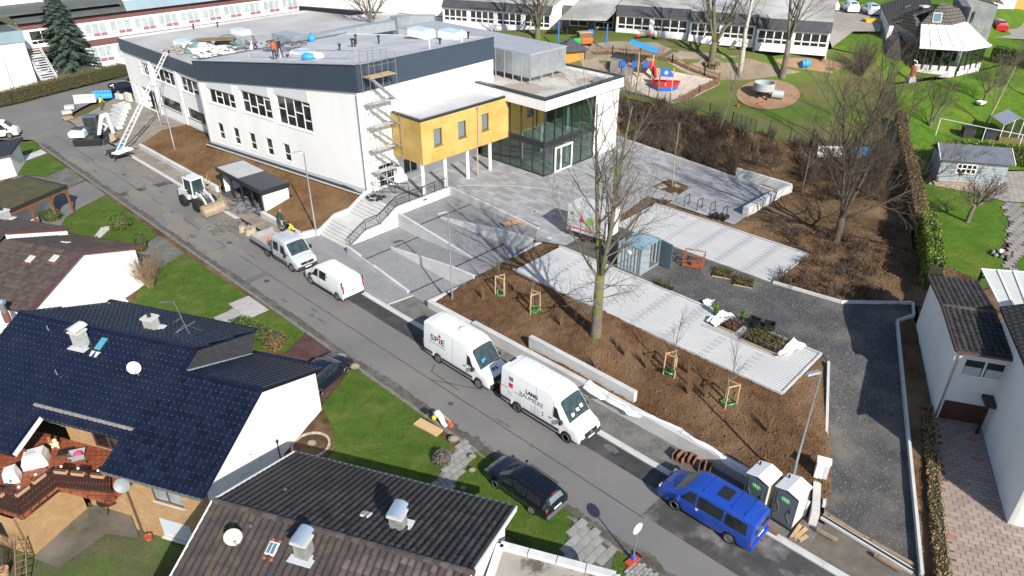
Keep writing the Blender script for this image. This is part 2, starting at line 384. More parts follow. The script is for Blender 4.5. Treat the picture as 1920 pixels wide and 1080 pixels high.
for i in range(620):
 s=rr.uniform(-60,-2)if i<480 else rr.uniform(-90,-60);cl=max(0,mnoise.noise(V((s*.22,4,0)))+.25);w=rr.uniform(.03,.1)+.22*cl*rr.random();l=rr.uniform(.06,.35)*(.5+cl);n=19.71+abs(rr.gauss(0,1))*(.05+.28*cl);z=.008+.00002*i
 q=9;mb.quad(*[SN(s+l/2*cos(2*pi*j/q)*rr.uniform(.7,1.2),n+w/2*sin(2*pi*j/q)*rr.uniform(.6,1.3),z)for j in range(q)])
struct(mb.build('gutter_dirt',dirt_m))
mb=MB();prev=None
for i in range(640):
 s=-93+i*.155;w=.06+max(0,.34*mnoise.noise(V((s*.16,2,0)))+.16*mnoise.noise(V((s*.9,5,0)))+.12*mnoise.noise(V((s*3.1,8,0)))+.12)*(1.5 if s>-30 else 1);q=(SN(s,19.45,.0075),SN(s,19.72+w,.0075))
 if prev:mb.quad(prev[0],q[0],q[1],prev[1])
 prev=q
struct(mb.build('gutter_dirt',mat('gutter_silt',(.085,.078,.068),(.06,.054,.047),scale=3,detail=8,c3=(.13,.125,.115),scale3=1.2,rough=1)))
struct(patch('sidewalk_gravel',snp([(-36.3,25.3),(-33.6,25.3),(-5.4,25.3),(-5.4,27.3),(-34.2,27.1),(-36.1,27.4)],.03),gravel,grid=.5,amp=.02,nsc=2))
struct(patch('sidewalk_gravel',snp([(-83.5,25.3,.03),(-50.3,25.3,.03),(-50,26.7,.03),(-83,26.7,.05)]),mat('dirt_gravel',(.24,.205,.165),(.15,.13,.108),scale=5,detail=8,c3=(.29,.255,.21),scale3=.5,rough=1,bump=.9,bscale=14,bdist=.05),grid=.3,amp=.07,nsc=1.2))
struct(patch('road_shoulder',[SN(-84,25.3,.03),SN(-83,27,.05),SN(-86.3,30.6,.3),SN(-85.4,33.5,.5),SN(-101,33.6,.2),G(232,165),G(222,180),G(165,213),G(128,225),G(150,240)],mat('site_dirt',(.28,.25,.21),(.2,.175,.145),scale=.7,detail=7,rough=1,bump=.7,bscale=8),grid=.6,amp=.1,nsc=.8,lift=.012))
struct(patch('sidewalk_paving',snp([(-50.3,25.3),(-36.4,25.3),(-36.0,27.35),(-33.9,27.15),(-34.4,30.3),(-36.6,30.3),(-36.4,27.55),(-45.3,28.1),(-50.0,28.35)],.035),paver_g))
mb=MB();mb.prism([SN(-36.42,25.3,.03),SN(-36.34,25.3,.03),SN(-36.0,27.36,.03),SN(-36.08,27.36,.03)],(0,0,.05));struct(mb.build('paving_edge',concrete_l))
ZP=2.2
plaza=struct(patch('plaza',[SN(-49.6,33.3,ZP),SN(-45.1,33.3,ZP),SN(-45.1,39.3,ZP),SN(-34,39.1,ZP),SN(-32.3,38.4,ZP),SN(-30.6,38,ZP),SN(-30.4,43.2,ZP),SN(-31.4,50.3,ZP),SN(-23.0,50.2,ZP),SN(-23.2,58.4,ZP),SN(-40.6,60.6,ZP),SN(-44,62,ZP),SN(-60,58,ZP),SN(-60,33.4,ZP)],paver_pl))
struct(patch('plaza_edge',[SN(-34.2,39.3,ZP+.006),SN(-34.2,38.8,ZP+.006),SN(-32.7,37.05,ZP+.006),SN(-30.5,37.95,ZP+.006),SN(-30.5,39.3,ZP+.006)],paver_pl,ctrl=False))
struct(wob(-49.6,-44.9,36.3,.35,ZP+.006,2,amp=0).build('drain_slot',dark_steel))
mb=MB()
for i in range(24):
 t=i/23;a=SN(-45.4+8*t,40.2+5.2*sin(t*1.6),ZP+.007);t2=(i+1)/23;b=SN(-45.4+8*t2,40.2+5.2*sin(t2*1.6),ZP+.007);d=(b-a).cross(V((0,0,1))).normalized()*.06
 mb.quad(a+d,b+d,b-d,a-d)
struct(mb.build('paving_band',concrete_l))
def slotpaving(name,s0,s1,n0,n1,z,zf,nb,notch=None):
 base=struct(patch(name,[SN(s0,n0,zf(s0,n0)),SN(s1,n0,zf(s1,n0)),SN(s1,n1,zf(s1,n1)),SN(s0,n1,zf(s0,n1))],joint_m,lift=-.03))
 mb=MB();mk=MB();pitch=.235;k=int((n1-n0)/pitch);L=.5
 cols=int((s1-s0)/L);bays=[s0+(s1-s0)*(i+1)/nb for i in range(nb-1)]
 for r in range(k):
  a=n0+r*pitch
  for c in range(-1,cols+1):
   sa=max(s0,s0+c*L+(L/2 if r%2 else 0));sb=min(s0+c*L+(L/2 if r%2 else 0)+L,s1)
   if sb-sa<.1:continue
   mid=(sa+sb)/2
   if notch and notch(mid,a):continue
   t=mk if any(abs(mid-b)<L*.42 for b in bays)else mb
   z0=zf(mid,a);w=pitch-.04
   t.add([SN(sa+.002,a,z0),SN(sb-.002,a,z0),SN(sb-.002,a+w,z0),SN(sa+.002,a+w,z0)],[(0,1,2,3)])
 mb.build('paving_slab',paver_l,base,kind='stuff');mk.build('bay_marker',paver_m,base,kind='stuff')
 return base
z1f=lambda s,n:2.0+.0*s
slotpaving('parking_paving',-30.9,-10.6,32.8,37.8,2.0,z1f,8,notch=lambda s,n:-17.2<s<-12.2 and n>35.6)
slotpaving('parking_paving',-30.2,-16.6,44.0,49.7,2.0,z1f,6)
mb=MB();strip(mb,-31.05,-10.5,32.66,32.78,1.8,2.06);strip(mb,-31.05,-10.45,37.82,37.94,1.8,2.06);strip(mb,-30.3,-16.5,43.84,43.98,1.8,2.06);strip(mb,-30.3,-16.5,49.74,49.86,1.8,2.06);strip(mb,-16.58,-16.46,44,49.74,1.8,2.06);strip(mb,-10.58,-10.46,32.8,37.8,1.8,2.06)
struct(mb.build('parking_edging',concrete))
struct(patch('parking_lot',[SN(-30.9,37.95,1.99),SN(-10.45,37.95,1.99),G(1553,680,1.9),G(1545,952,.2),G(1722,1066,.2),G(1682,603,1.95),G(1712,592,2),G(1710,570,2),G(1575,568,2),SN(-16.4,43.84,1.99),SN(-30.6,43.84,1.99)],gravel_d,grid=.5,amp=.03,nsc=1.5))
mb=MB()
for a,b in((G(1553,680,2.03),G(1545,948,.38)),(G(1728,1078,.33),G(1682,603,2.06)),(G(1682,603,2.0),G(1713,592,2.05)),(G(1713,592,2.05),G(1711,569,2.05)),(G(1711,569,2.05),G(1576,567,2.05)),(G(1576,567,2.05),SN(-16.5,43.84,2.03))):mb.bar(a,b,.14,.3)
struct(mb.build('driveway_edging',concrete_l))
struct(patch('driveway_apron',[G(1545,953,.19),SN(-5.4,27.3,.05),SN(-5.4,25.3,.03),SN(6,25.3,.03),G(1760,1120,.1),G(1723,1067,.19)],mat('apron_dirt',(.16,.14,.115),(.10,.088,.074),scale=1.2,detail=7,rough=1,bump=.7,bscale=9),grid=.4,amp=.03))
def wallz(s):return .55+.35*min(1,max(0,(s+34)/8))
def bedfn(x,y):
 s,n=toSN(V((x,y,0)));t=V((s+21.95,n-30.8)).length
 return .45*exp(-(t/2.2)**2)+.05*fbm((x,y,1),3.0)+.16*max(0,sin((n-27.6)/5*pi))
bed1=struct(patch('planting_soil',[SN(-33.7,27.4,.45),SN(-28,27.4,.75),SN(-18,27.4,.8),SN(-6.6,27.4,.75),SN(-5.7,28.5,.7),G(1553,684,1.87),SN(-10.4,37.9,1.93),SN(-10.45,32.68,1.93),SN(-31.0,32.68,1.95),SN(-31.0,37.9,2.05),SN(-32.2,38,2.1),SN(-32.9,34,1.55),SN(-33.1,30.6,1.2)],soil,grid=.27,amp=.07,nsc=1.1,fn=bedfn))
def bankfn(x,y):return .04*fbm((x,y,2),2.5)
NB0=(-49.66,33.8);NB1=(-74.1,31.06)
struct(patch('bank_soil',[SN(-50.1,27.0,.5),SN(-56.3,27.0,.5),SN(-56.3,29.9,1.15),SN(-64.9,29.9,1.0),SN(-64.9,27.0,.5),SN(-83.2,27.0,.45),SN(-86.2,30.6,.5),SN(-85.5,33.4,.75),SN(-74.1,33.4,.8),SN(-74.1,31.0,1.7),SN(-49.9,33.7,2.1),SN(-49.95,31.6,1.2),SN(-49.95,28.5,.5)],soil_b,grid=.4,amp=.06,nsc=.7,fn=bankfn))
bedR=struct(patch('planting_soil',[SN(-31.2,43.4,2.05),SN(-31.4,50.2,2.15),SN(-23.0,50.15,2.15),SN(-20,54,2.3),SN(-10,55,2.3),SN(-6,53.5,2.3),SN(-7.9,47.7,2.02),G(1575,566,2.0),SN(-16.45,43.9,2.0),SN(-16.45,49.9,2.02),SN(-30.3,49.9,2.05),SN(-30.3,43.9,2.03)],mulch,grid=.35,amp=.14,nsc=.8))
struct(patch('planting_soil',[G(1392,408,2.15),G(1368,424,2.12),SN(-23.0,50.15,2.15),SN(-20,54,2.3),G(1500,380,2.3),G(1480,345,2.35),G(1440,372,2.15)],mulch,grid=.35,amp=.1))
pit=struct(patch('tree_pit_soil',[G(1222,350,ZP),G(1252,336,ZP),G(1297,350,ZP),G(1270,367,ZP)],mulch,lift=.01,grid=.3,amp=.05,ctrl=False))
def px(pts,z=0):return[G(p[0],p[1],p[2]if len(p)>2 else z)for p in pts]
def lawn(name,pts,m=grass,z=.06,grid=.5,amp=.03):return struct(patch(name,px(pts,z),m,grid=grid,amp=amp,nsc=1.5))
lawn('lawn',[(-60,330),(-60,290),(0,279),(64,262),(76,279),(0,307)])
struct(patch('garden_path',px([(-60,335),(0,309),(77,280),(88,287),(30,308),(0,322)],.05),concrete))
lawn('lawn',[(-20,325),(30,309),(88,288),(124,313),(85,331),(30,326),(0,330)])
struct(patch('paved_drive',px([(30,328),(85,332),(125,314),(160,337),(125,352),(60,375),(0,360)],.05),cobble))
struct(patch('asphalt_drive',px([(60,378),(125,354),(161,339),(199,365),(150,390),(122,408),(118,425),(60,425)],.05),asphalt))
lawn('lawn',[(122,409),(150,391),(200,366),(296,440),(276,453),(262,458),(230,452),(190,445),(150,440),(110,430)])
struct(patch('garden_path',px([(176,444),(190,426),(207,423),(205,430),(188,446)],.075),concrete,ctrl=False))
struct(patch('paved_drive',px([(262,458),(277,454),(297,441),(347,475),(312,494),(300,505),(250,520)],.05),cobble))
lawn('lawn',[(300,506),(312,495),(348,476),(464,554),(404,598),(340,600),(250,570),(270,520)])
slabroot=struct(patch('slab_path',px([(464,555),(500,576),(480,592),(445,606),(405,600)],.045),concrete_d))
lawn('lawn',[(480,592),(500,577),(571,622),(535,662),(470,655),(440,625),(445,607)])
struct(patch('red_paved_drive',px([(536,662),(573,623),(664,680),(655,695),(602,762),(596,700),(560,690)],.05),redbrick))
lawn('lawn',[(602,763),(655,696),(664,686),(695,710),(788,776),(848,838),(845,846),(810,912),(700,890),(600,880),(540,870),(560,820)])
struct(patch('garden_soil',px([(530,850),(590,770),(604,764),(622,800),(628,840),(600,870),(560,880)],.07),mulch,grid=.4,amp=.04,lift=.03,ctrl=False))
stonepath=struct(patch('stone_path',px([(866,824),(893,847),(843,922),(810,912)],.05),concrete_d))
lawn('lawn',[(893,848),(905,845),(935,866),(1077,966),(1050,1044),(1000,1030),(930,990),(843,923)])
slabroot2=struct(patch('slab_path',px([(1077,972),(1156,1030),(1146,1068),(1050,1046)],.045),mat('slab_joint',(.07,.075,.05),(.12,.11,.09),scale=4,rough=1)))
lawn('lawn',[(1156,1031),(1181,1043),(1166,1075),(1200,1100),(1140,1110),(1146,1069)],z=.06)
cobroot=struct(patch('cobbled_drive',px([(1184,1044),(1240,1085),(1300,1120),(1180,1130),(1168,1075)],.045),mat('cobble_joint',(.08,.078,.07),rough=1)))
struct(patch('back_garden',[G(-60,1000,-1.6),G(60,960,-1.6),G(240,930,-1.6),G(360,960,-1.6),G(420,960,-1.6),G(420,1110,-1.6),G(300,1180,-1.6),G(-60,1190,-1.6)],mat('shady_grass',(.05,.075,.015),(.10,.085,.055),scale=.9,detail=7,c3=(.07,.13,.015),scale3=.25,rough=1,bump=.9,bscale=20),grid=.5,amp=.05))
struct(patch('patio',[G(62,1046,-1.52),G(165,950,-1.52),G(235,940,-1.52),G(262,1010,-1.52),G(200,1000,-1.52),G(110,1065,-1.52)],mat('mossy_patio',(.12,.11,.09),(.075,.075,.05),scale=1.1,detail=7,c3=(.17,.155,.135),scale3=.5,rough=1,bump=.3,bscale=12),grid=0,ctrl=False))
struct(patch('garden_ground',[SN(-92,19.3,.015),SN(6,19.3,.015),SN(6,13.5,.015),SN(-92,12,.015)],mulch,grid=1.5,amp=.02))
struct(patch('garden_ground',[G(1722,345,2.18),G(1990,325,2.18),G(2050,420,2.18),G(2000,565,2.15),G(1720,565,2.0)],mulch,grid=1.0,amp=.02))
dryg=mat('dry_grass',(.30,.21,.10),(.2,.135,.065),scale=3,detail=8,rough=1,bump=1,bscale=18,bdist=.06)
struct(patch('verge',[G(1684,606,2.0),G(1712,596,2.05),G(1735,640,1.8),G(1750,800,.9),G(1775,1100,.3),G(1728,1100,.25)],mulch,grid=.35,amp=.1,nsc=1.2))
brickdrive=struct(patch('slab_drive',[G(1745,780,.72),G(1800,760,.8),G(1960,800,.8),G(1960,1200,.3),G(1776,1200,.25),G(1774,1080,.3)],mat('drive_joint',(.10,.085,.065),rough=1)))
struct(patch('ditch_strip',[G(1575,564,2.02),G(1640,440,2.0),G(1665,330,2.3),G(1700,330,2.3),G(1718,560,2.0)],mulch,grid=.5,amp=.1,nsc=1))
lawn('lawn',[(1735,344),(1815,361),(1882,378),(1884,395),(1891,415),(1887,450),(1868,472),(1885,495),(1880,512),(1838,545),(1770,560),(1750,540),(1720,400),(1722,350)],grass_b,z=2.25)
gpath=struct(patch('garden_path',px([(1882,378),(1912,380),(1920,400),(1925,450),(1908,495),(1895,520),(1880,512),(1887,495),(1893,470),(1890,450),(1893,415),(1885,395)],2.27),mat('path_joint',(.10,.09,.075),rough=1)))
lawn('lawn',[(1912,380),(2000,380),(2000,560),(1895,525),(1908,495),(1926,450)],grass_b,z=2.25)
struct(patch('garden_patio',px([(1740,345),(1748,337),(1830,322),(1960,320),(1990,378),(1912,379),(1882,377),(1815,360)],2.28),mat('patio_slabs',(.40,.37,.33),(.33,.30,.27),scale=1.5,rough=.9,brick=(.5,.5,(.2,.18,.15),.02),bump=.1)))
struct(patch('house_yard',[G(1718,562,2.0),G(1770,562,2.2),G(1838,547,2.2),G(1895,525,2.2),G(2000,560,2.2),G(2050,800,.8),G(1745,770,.72),G(1730,640,1.8)],mulch,grid=.6,amp=.05))
struct(patch('shrub_bank',[SN(-44,62.2,2.25),SN(-40.6,60.8,2.3),SN(-23.2,58.6,2.3),SN(-20,54.2,2.3),SN(-10,55.2,2.3),G(1640,440,2.1),G(1665,330,2.4),G(1672,285,3.2),G(1600,280,3.4),G(1520,275,3.7),G(1440,256,4.2),G(1385,240,4.4),G(1280,208,4.8),G(1175,186,5.0),G(1120,175,5.0)],mulch,grid=.5,amp=.16,nsc=.5))
struct(patch('playground_lawn',[G(1175,184,5.02),G(1280,207,4.82),G(1385,239,4.42),G(1440,255,4.22),G(1520,274,3.72),G(1600,279,3.42),G(1672,284,3.22),G(1680,200,4.6),G(1660,150,6),G(1640,110,7.4),G(1560,92,8.3),G(1450,105,8.1),G(1300,78,8.9),G(1150,58,9),G(1000,55,9),G(860,60,8.7),G(855,120,7.0),G(1050,170,5.2)],grass_p,grid=.8,amp=.06,nsc=.6))
def lay(name,pts,m,lift=.05,grid=.6,amp=.03):
 return struct(patch(name,pts,m,grid=grid,amp=amp,lift=lift,ctrl=False))
def hillz(x,y):
 loc=HBV.ray_cast(V((x,y,60)),V((0,0,-1)))[0]
 return loc.z if loc else 5.0
HILL=bpy.data.objects['playground_lawn']
HBV=BVHTree.FromPolygons([v.co for v in HILL.data.vertices],[tuple(q.vertices)for q in HILL.data.polygons])
def hpx(px_,py_):
 loc=HBV.ray_cast(EYE,ray(px_,py_).normalized())[0]
 return loc if loc else G(px_,py_,7)
def drape(name,pts,m,lift=.04,grid=.7,amp=.02):
 P=[hpx(*p)for p in pts];
 o=patch(name,P,m,grid=grid,amp=0,ctrl=False)
 for v in o.data.vertices:v.co.z=hillz(v.co.x,v.co.y)+lift+amp*fbm(v.co,2)
 return struct(o)
drape('playground_sand',[(1182,128),(1232,128),(1290,140),(1348,150),(1350,158),(1270,196),(1230,185),(1176,172)],sand)
drape('trodden_yard',[(1060,85),(1150,78),(1230,80),(1260,92),(1232,112),(1190,126),(1176,170),(1120,172),(1090,120)],dirtpath,lift=.03)
drape('worn_path',[(1270,95),(1420,115),(1500,135),(1400,150),(1350,150),(1290,138),(1240,112)],dirtpath,lift=.03)
drape('wood_chip_circle',[(1440+60*cos(a)-0,178+28*sin(a))for a in[i*2*pi/20 for i in range(20)]],chips,lift=.06)
drape('wood_chip_strip',[(1450,112),(1540,110),(1600,124),(1560,138),(1470,125)],chips,lift=.05)
# ---------------------------------------------------------------- building kit
def udir(ang):a=R(ang);return V((cos(a),sin(a),0))
def facade(parent,o,ang,t0,t1,z0,z1,holes,m,side=1,rev=.16,name='wall',top=None):
 """outer skin of a wall with window openings and their reveals; top(t) may slope above z1"""
 u=udir(ang);n=V((u.y,-u.x,0))*side;o=V((o[0],o[1],0));mb=MB()
 P=lambda t,z,d=0:o+u*t+V((0,0,z))-n*d
 ts=sorted({t0,t1,*[h[0]for h in holes],*[h[1]for h in holes]});zs=sorted({z0,z1,*[h[2]for h in holes],*[h[3]for h in holes]})
 ts=[t for t in ts if t0<=t<=t1];zs=[z for z in zs if z0<=z<=z1]
 def face(*q):mb.quad(*(q if side>0 else q[::-1]))
 for a,b in zip(ts,ts[1:]):
  for c,d in zip(zs,zs[1:]):
   tm,zm=(a+b)/2,(c+d)/2
   if any(h[0]<tm<h[1]and h[2]<zm<h[3]for h in holes):continue
   face(P(a,c),P(b,c),P(b,d),P(a,d))
 if top:
  for a,b in zip(ts,ts[1:]):face(P(a,z1),P(b,z1),P(b,top(b)),P(a,top(a)))
 for a,b,c,d in[h[:4]for h in holes]:
  face(P(a,c),P(a,c,rev),P(b,c,rev),P(b,c));face(P(a,d),P(b,d),P(b,d,rev),P(a,d,rev))
  face(P(a,c),P(a,d),P(a,d,rev),P(a,c,rev));face(P(b,c),P(b,c,rev),P(b,d,rev),P(b,d))
 return mb.build(name,m,parent,world=True)
def window(parent,o,ang,t0,t1,z0,z1,cols=2,trans=None,side=1,rev=.13,fw=.07,fm=None,gm=None,sill=None,name='window',rows=None,curtain=None):
 """frame with a pane in every light; trans: list per column of transom heights (0..1)"""
 u=udir(ang);n=V((u.y,-u.x,0))*side;o=V((o[0],o[1],0))-n*rev;fm=fm or upvc;gm=gm or glass_d
 mb=MB();th=.07
 def bx(a,b,c,d,e0=0,e1=th,t=None):
  (t or mb).prism([o+u*a+V((0,0,c))+n*e0,o+u*b+V((0,0,c))+n*e0,o+u*b+V((0,0,d))+n*e0,o+u*a+V((0,0,d))+n*e0],n*(e1-e0))
 bx(t0,t1,z0,z0+fw);bx(t0,t1,z1-fw,z1);bx(t0,t0+fw,z0+fw,z1-fw);bx(t1-fw,t1,z0+fw,z1-fw)
 w=(t1-t0)/cols;panes=[]
 for c in range(cols):
  a=t0+c*w+(fw if c==0 else fw/2);b=t0+(c+1)*w-(fw if c==cols-1 else fw/2)
  if c:bx(t0+c*w-fw/2,t0+c*w+fw/2,z0+fw,z1-fw)
  hs=[z0+fw];tr=(trans[c%len(trans)]if trans else[])
  for q in tr:zz=z0+(z1-z0)*q;bx(a,b,zz-fw/2,zz+fw/2);hs+=[zz-fw/2,zz+fw/2]
  hs.append(z1-fw)
  for i in range(0,len(hs),2):panes.append((a,b,hs[i],hs[i+1]))
 w_=mb.build(name,fm,parent,world=True)
 for a,b,c,d in panes:
  g=MB();bx(a,b,c,d,.012,.03,g);g.build('pane',gm,w_,world=True)
 if sill:
  g=MB();bx(t0-.05,t1+.05,z0-.05,z0-.005,0,rev+.06,g);g.build('sill',sill,w_,world=True)
 return w_
def slab(parent,poly,th,m,name):return MB().prism(poly,(0,0,th)).build(name,m,parent,world=True)
def pbox(parent,s0,s1,n0,n1,z0,z1,m,name,bevel=0):return strip(MB(),s0,s1,n0,n1,z0,z1).build(name,m,parent,world=True,bevel=bevel)
# ---------------------------------------------------------------- the school
fascia_m=mat('anthracite_fascia',(.05,.072,.105),(.044,.064,.095),scale=.8,rough=.55,metal=.2)
roof_m=mat('roof_membrane',(.44,.44,.465),(.38,.385,.405),scale=.5,c3=(.52,.52,.54),scale3=.2,rough=.75)
roof_old=mat('old_roof_membrane',(.40,.395,.385),(.32,.315,.305),scale=.6,c3=(.48,.475,.465),scale3=.15,rough=.9)
yellow_m=mat('yellow_cladding',(.50,.325,.085),(.42,.265,.06),scale=.9,detail=7,c3=(.56,.385,.13),scale3=.4,rough=.8)
plinth_m=mat('grey_plinth',(.50,.51,.53),rough=.9)
blind_m=mat('blind_box',(.60,.62,.64),rough=.6)
entr_glass=glassmat('entrance_glass',(.62,.74,.69),.05)
frame_d=mat('anthracite_frame',(.03,.036,.042),rough=.4,metal=.3)
A=SN(-49.66,33.8)
school=thing('school_building','white school with dark blue fascia, yellow upper box and glass entrance corner','school',(A.x,A.y,0))
UA=142.8;LT=24.6
fb=lambda t:11.15-.1125*t;ft=lambda t:13.4-.1235*t
bigs=[(6.75,11.75,6.3,9.05),(12.6,17.4,6.4,8.55),(18.5,23.1,6.35,7.85)]
smalls=[(10.75+2.72*i,11.85+2.72*i,2.6,4.38)for i in range(5)]
facade(school,A,UA,0,LT,.3,8.3,[h for h in smalls]+[(a,b,c,min(d,8.3))for a,b,c,d in bigs if d<8.3]+[(a,b,c,8.3)for a,b,c,d in bigs if d>=8.3],render_w,side=-1,rev=.25,top=lambda t:fb(t)+.05)if False else None
segs=[(0,6.75),(6.75,11.75),(11.75,12.6),(12.6,17.4),(17.4,18.5),(18.5,23.1),(23.1,LT)]
wallparts=MB();u=udir(UA);nn=-V((u.y,-u.x,0))
facade(school,A,UA,0,LT,.3,6.3,smalls,render_w,side=-1,rev=.25)
for i,(a,b)in enumerate(segs):
 hh=[(x0,x1,max(z0,6.3),z1)for x0,x1,z0,z1 in bigs if x0==a]
 zt=hh[0][3]if hh else 6.9
 facade(school,A,UA,a,b,6.3,zt,hh,render_w,side=-1,rev=.3,top=lambda t:fb(t)+.05)
for a,b,c,d in bigs:
 window(school,A,UA,a,b,c,d,4,[[.36,.86],[.55],[.36],[.55]]if d>8 else[[.45],[],[.55],[]],side=-1,rev=.22,fw=.1,sill=upvc)
 mb=MB();e=nn*.012;P=lambda t,z:A+u*t+V((0,0,z))+e
 mb.prism([P(a+.1,d+.06),P(b-.05,d+.06),P(b-.05,fb(b)-.12),P(a+.1,fb(a)-.12)],nn*.02);mb.build('blind_panel',blind_m,school,world=True)
for a,b,c,d in smalls:window(school,A,UA,a,b,c,d,1,[[.42]],side=-1,rev=.2,fw=.08,sill=upvc)
B0=A+u*LT;C0=SN(-49.66,49.5);D0=SN(-74.6,50)
mb=MB();P3=lambda p,z:V((p.x,p.y,z))
mb.quad(P3(B0,.3),P3(D0,.3),P3(D0,10.3),P3(B0,10.3));mb.quad(P3(D0,.3),P3(C0,.3),P3(C0,13.3),P3(D0,10.3));mb.build('wall',render_w,school,world=True)
facade(school,A,NANG,0,15.7,.3,11.3,[(1.2,3.0,2.3,4.4),(4.0,5.7,2.75,4.3),(6.6,8.2,3.9,4.4),(9,10.6,3.9,4.4),(11.2,12.8,3.9,4.4),(13.4,15.4,2.25,4.5)],render_w,side=1,rev=.22)
window(school,A,NANG,1.2,3.0,2.3,4.4,2,[[.3]],side=1,rev=.16,fw=.08)
window(school,A,NANG,4.0,5.7,2.75,4.3,2,None,side=1,rev=.16,fw=.1,sill=upvc)
for a in(6.6,9,11.2):window(school,A,NANG,a,a+1.6,3.9,4.4,3,None,side=1,rev=.14,fw=.06)
window(school,A,NANG,13.4,15.4,2.25,4.5,2,None,side=1,rev=.16,fm=frame_d,gm=entr_glass)
mb=MB();q=.14
def fpoly(p0,p1,zb0,zb1,zt0,zt1,out):return mb.prism([P3(p0,zb0),P3(p1,zb1),P3(p1,zt1),P3(p0,zt0)],out)
mb=MB();fpoly(A-u*.14+nn*.02,B0+nn*.02,fb(0),fb(LT),ft(0),ft(LT),nn*q);mb.build('fascia',fascia_m,school,world=True)
un=udir(NANG);ns=V((un.y,-un.x,0))
mb=MB();fpoly(A+ns*.02,C0+ns*.02,11.15,11.35,13.4,13.4,ns*q);mb.build('fascia',fascia_m,school,world=True)
mb=MB();fpoly(B0,D0,8.4,8.6,10.36,10.36,-ns*.1);mb.build('fascia',fascia_m,school,world=True)
mb=MB();mb.add([P3(A,13.25),P3(C0,13.25),P3(D0,10.2),P3(B0,10.25)],[(0,1,2,3)]);mb.build('roof',roof_m,school,world=True)
mb=MB();mb.bar(P3(A+nn*.1,ft(0)+.02),P3(B0+nn*.1,ft(LT)+.02),.34,.05);mb.bar(P3(A+ns*.1+un*.1,13.42),P3(C0+ns*.1,13.42),.34,.05);mb.build('coping',mat('zinc_coping',(.55,.57,.59),rough=.4,metal=.6),school,world=True)
mb=MB();mb.prism([P3(A,1.4),P3(B0,.9),P3(B0,2.0),P3(A,2.5)],nn*.03);mb.build('plinth',plinth_m,school,world=True)
mb=MB();mb.bar(P3(A+nn*.3,2.14),P3(B0+nn*.3,1.74),.5,.03);mb.build('drip_channel',mat('black_gravel',(.025,.025,.028),rough=1),school,world=True)
mb=MB();mb.bar(P3(A+nn*.58,2.11),P3(B0+nn*.58,1.71),.06,.12);mb.build('drip_edging',concrete_l,school,world=True)
mb=MB();p=B0-u*.15+nn*.12;mb.tube([P3(p,1.8),P3(p,8.6)],.07,8);mb.build('downpipe',steel,school,world=True)
mb=MB();p=A+ns*.05+nn*.06;mb.bar(P3(p,2.3),P3(p,11.1),.3,.3);mb.build('corner_trim',mat('corner_metal',(.66,.7,.74),rough=.5),school,world=True)
RO=SN(-74,33.68);RA=136.4;RL=27.4
rup=[(5.6,11.2,4.8,6.55),(12.8,18.8,4.8,6.45),(19.8,22.4,4.8,6.4)];rup=[(a-0,b,c,d)for a,b,c,d in rup];rup.insert(0,(.6,4.9,4.8,6.6))
rlo=[(.6,4.9,1.65,2.9),(5.7,11.0,1.65,2.9),(12.8,18.4,1.65,2.95)]
facade(school,RO,RA,0,RL,.1,7.1,rup+rlo+[(20.0,25.9,.25,3.0)],render_w,side=-1,rev=.25)
for h in rup:window(school,RO,RA,*h,4,[[],[.38],[],[.38]],side=-1,rev=.2,fw=.09,sill=upvc)
for h in rlo:window(school,RO,RA,*h,3,None,side=-1,rev=.2,fw=.06,fm=frame_d,sill=frame_d)
ru=udir(RA);rn=V((-ru.y,ru.x,0));P4=lambda t,d,z:RO+ru*t+rn*d+V((0,0,z))
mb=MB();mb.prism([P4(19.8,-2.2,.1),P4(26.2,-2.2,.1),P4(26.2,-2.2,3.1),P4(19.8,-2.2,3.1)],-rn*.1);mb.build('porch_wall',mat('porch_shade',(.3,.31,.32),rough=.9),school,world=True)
for t in(5.25,11.9,19.3):mb=MB();mb.prism([P4(t-.3,.002,.1),P4(t+.3,.002,.1),P4(t+.3,.002,7.0),P4(t-.3,.002,7.0)],rn*.12);mb.build('pilaster',render_w,school,world=True)
mb=MB();mb.prism([P4(24.2,.02,.1),P4(25.2,.02,.1),P4(25.2,.02,3.1),P4(24.2,.02,3.1)],-rn*.9);mb.build('pillar',render_w,school,world=True)
mb=MB();mb.prism([P4(-.1,.02,6.95),P4(RL+.1,.02,6.95),P4(RL+.1,.02,8.45),P4(-.1,.02,8.45)],rn*.14);mb.build('fascia',fascia_m,school,world=True)
RR=[SN(-74.2,33.7,8.3),SN(-101.4,33.7,8.3),SN(-101.6,61,8.3),SN(-93,63,8.3),SN(-88,78,8.3),SN(-78.5,70,8.3),SN(-66,66,8.3),SN(-60,52,8.3),SN(-74.4,50,8.3)]
mb=MB();mb.add(RR,[tuple(range(len(RR)))[::-1]]);mb.build('roof',roof_old,school,world=True)
mb=MB();rz=V((0,0,0))
for a,b in zip(RR[1:6],RR[2:7]):mb.quad(V((a.x,a.y,.2)),V((b.x,b.y,.2)),b,a)
mb.build('wall',render_w,school,world=True)
mb=MB()
for a,b in zip(RR[1:5],RR[2:6]):mb.bar(a+V((0,0,.12)),b+V((0,0,.12)),.35,.26)
mb.build('parapet',roof_old,school,world=True)
mb=MB();mb.prism([SN(-78.6,69.8,6),SN(-91,78.5,6),SN(-91,78.5,9.8),SN(-78.6,69.8,9.8)],(.1,.15,0));mb.build('screen_wall',mat('grey_sheet_metal',(.22,.24,.25),rough=.5,metal=.3),school,world=True)
Y0,Y1,YS=36.8,47.6,-45.6
YO=SN(YS,Y0)
facade(school,YO,NANG,0,Y1-Y0,5.0,8.85,[(1.35,2.3,6.35,7.85),(4.2,5.15,6.35,7.85),(7.1,8.0,6.35,7.9)],yellow_m,side=1,rev=.25)
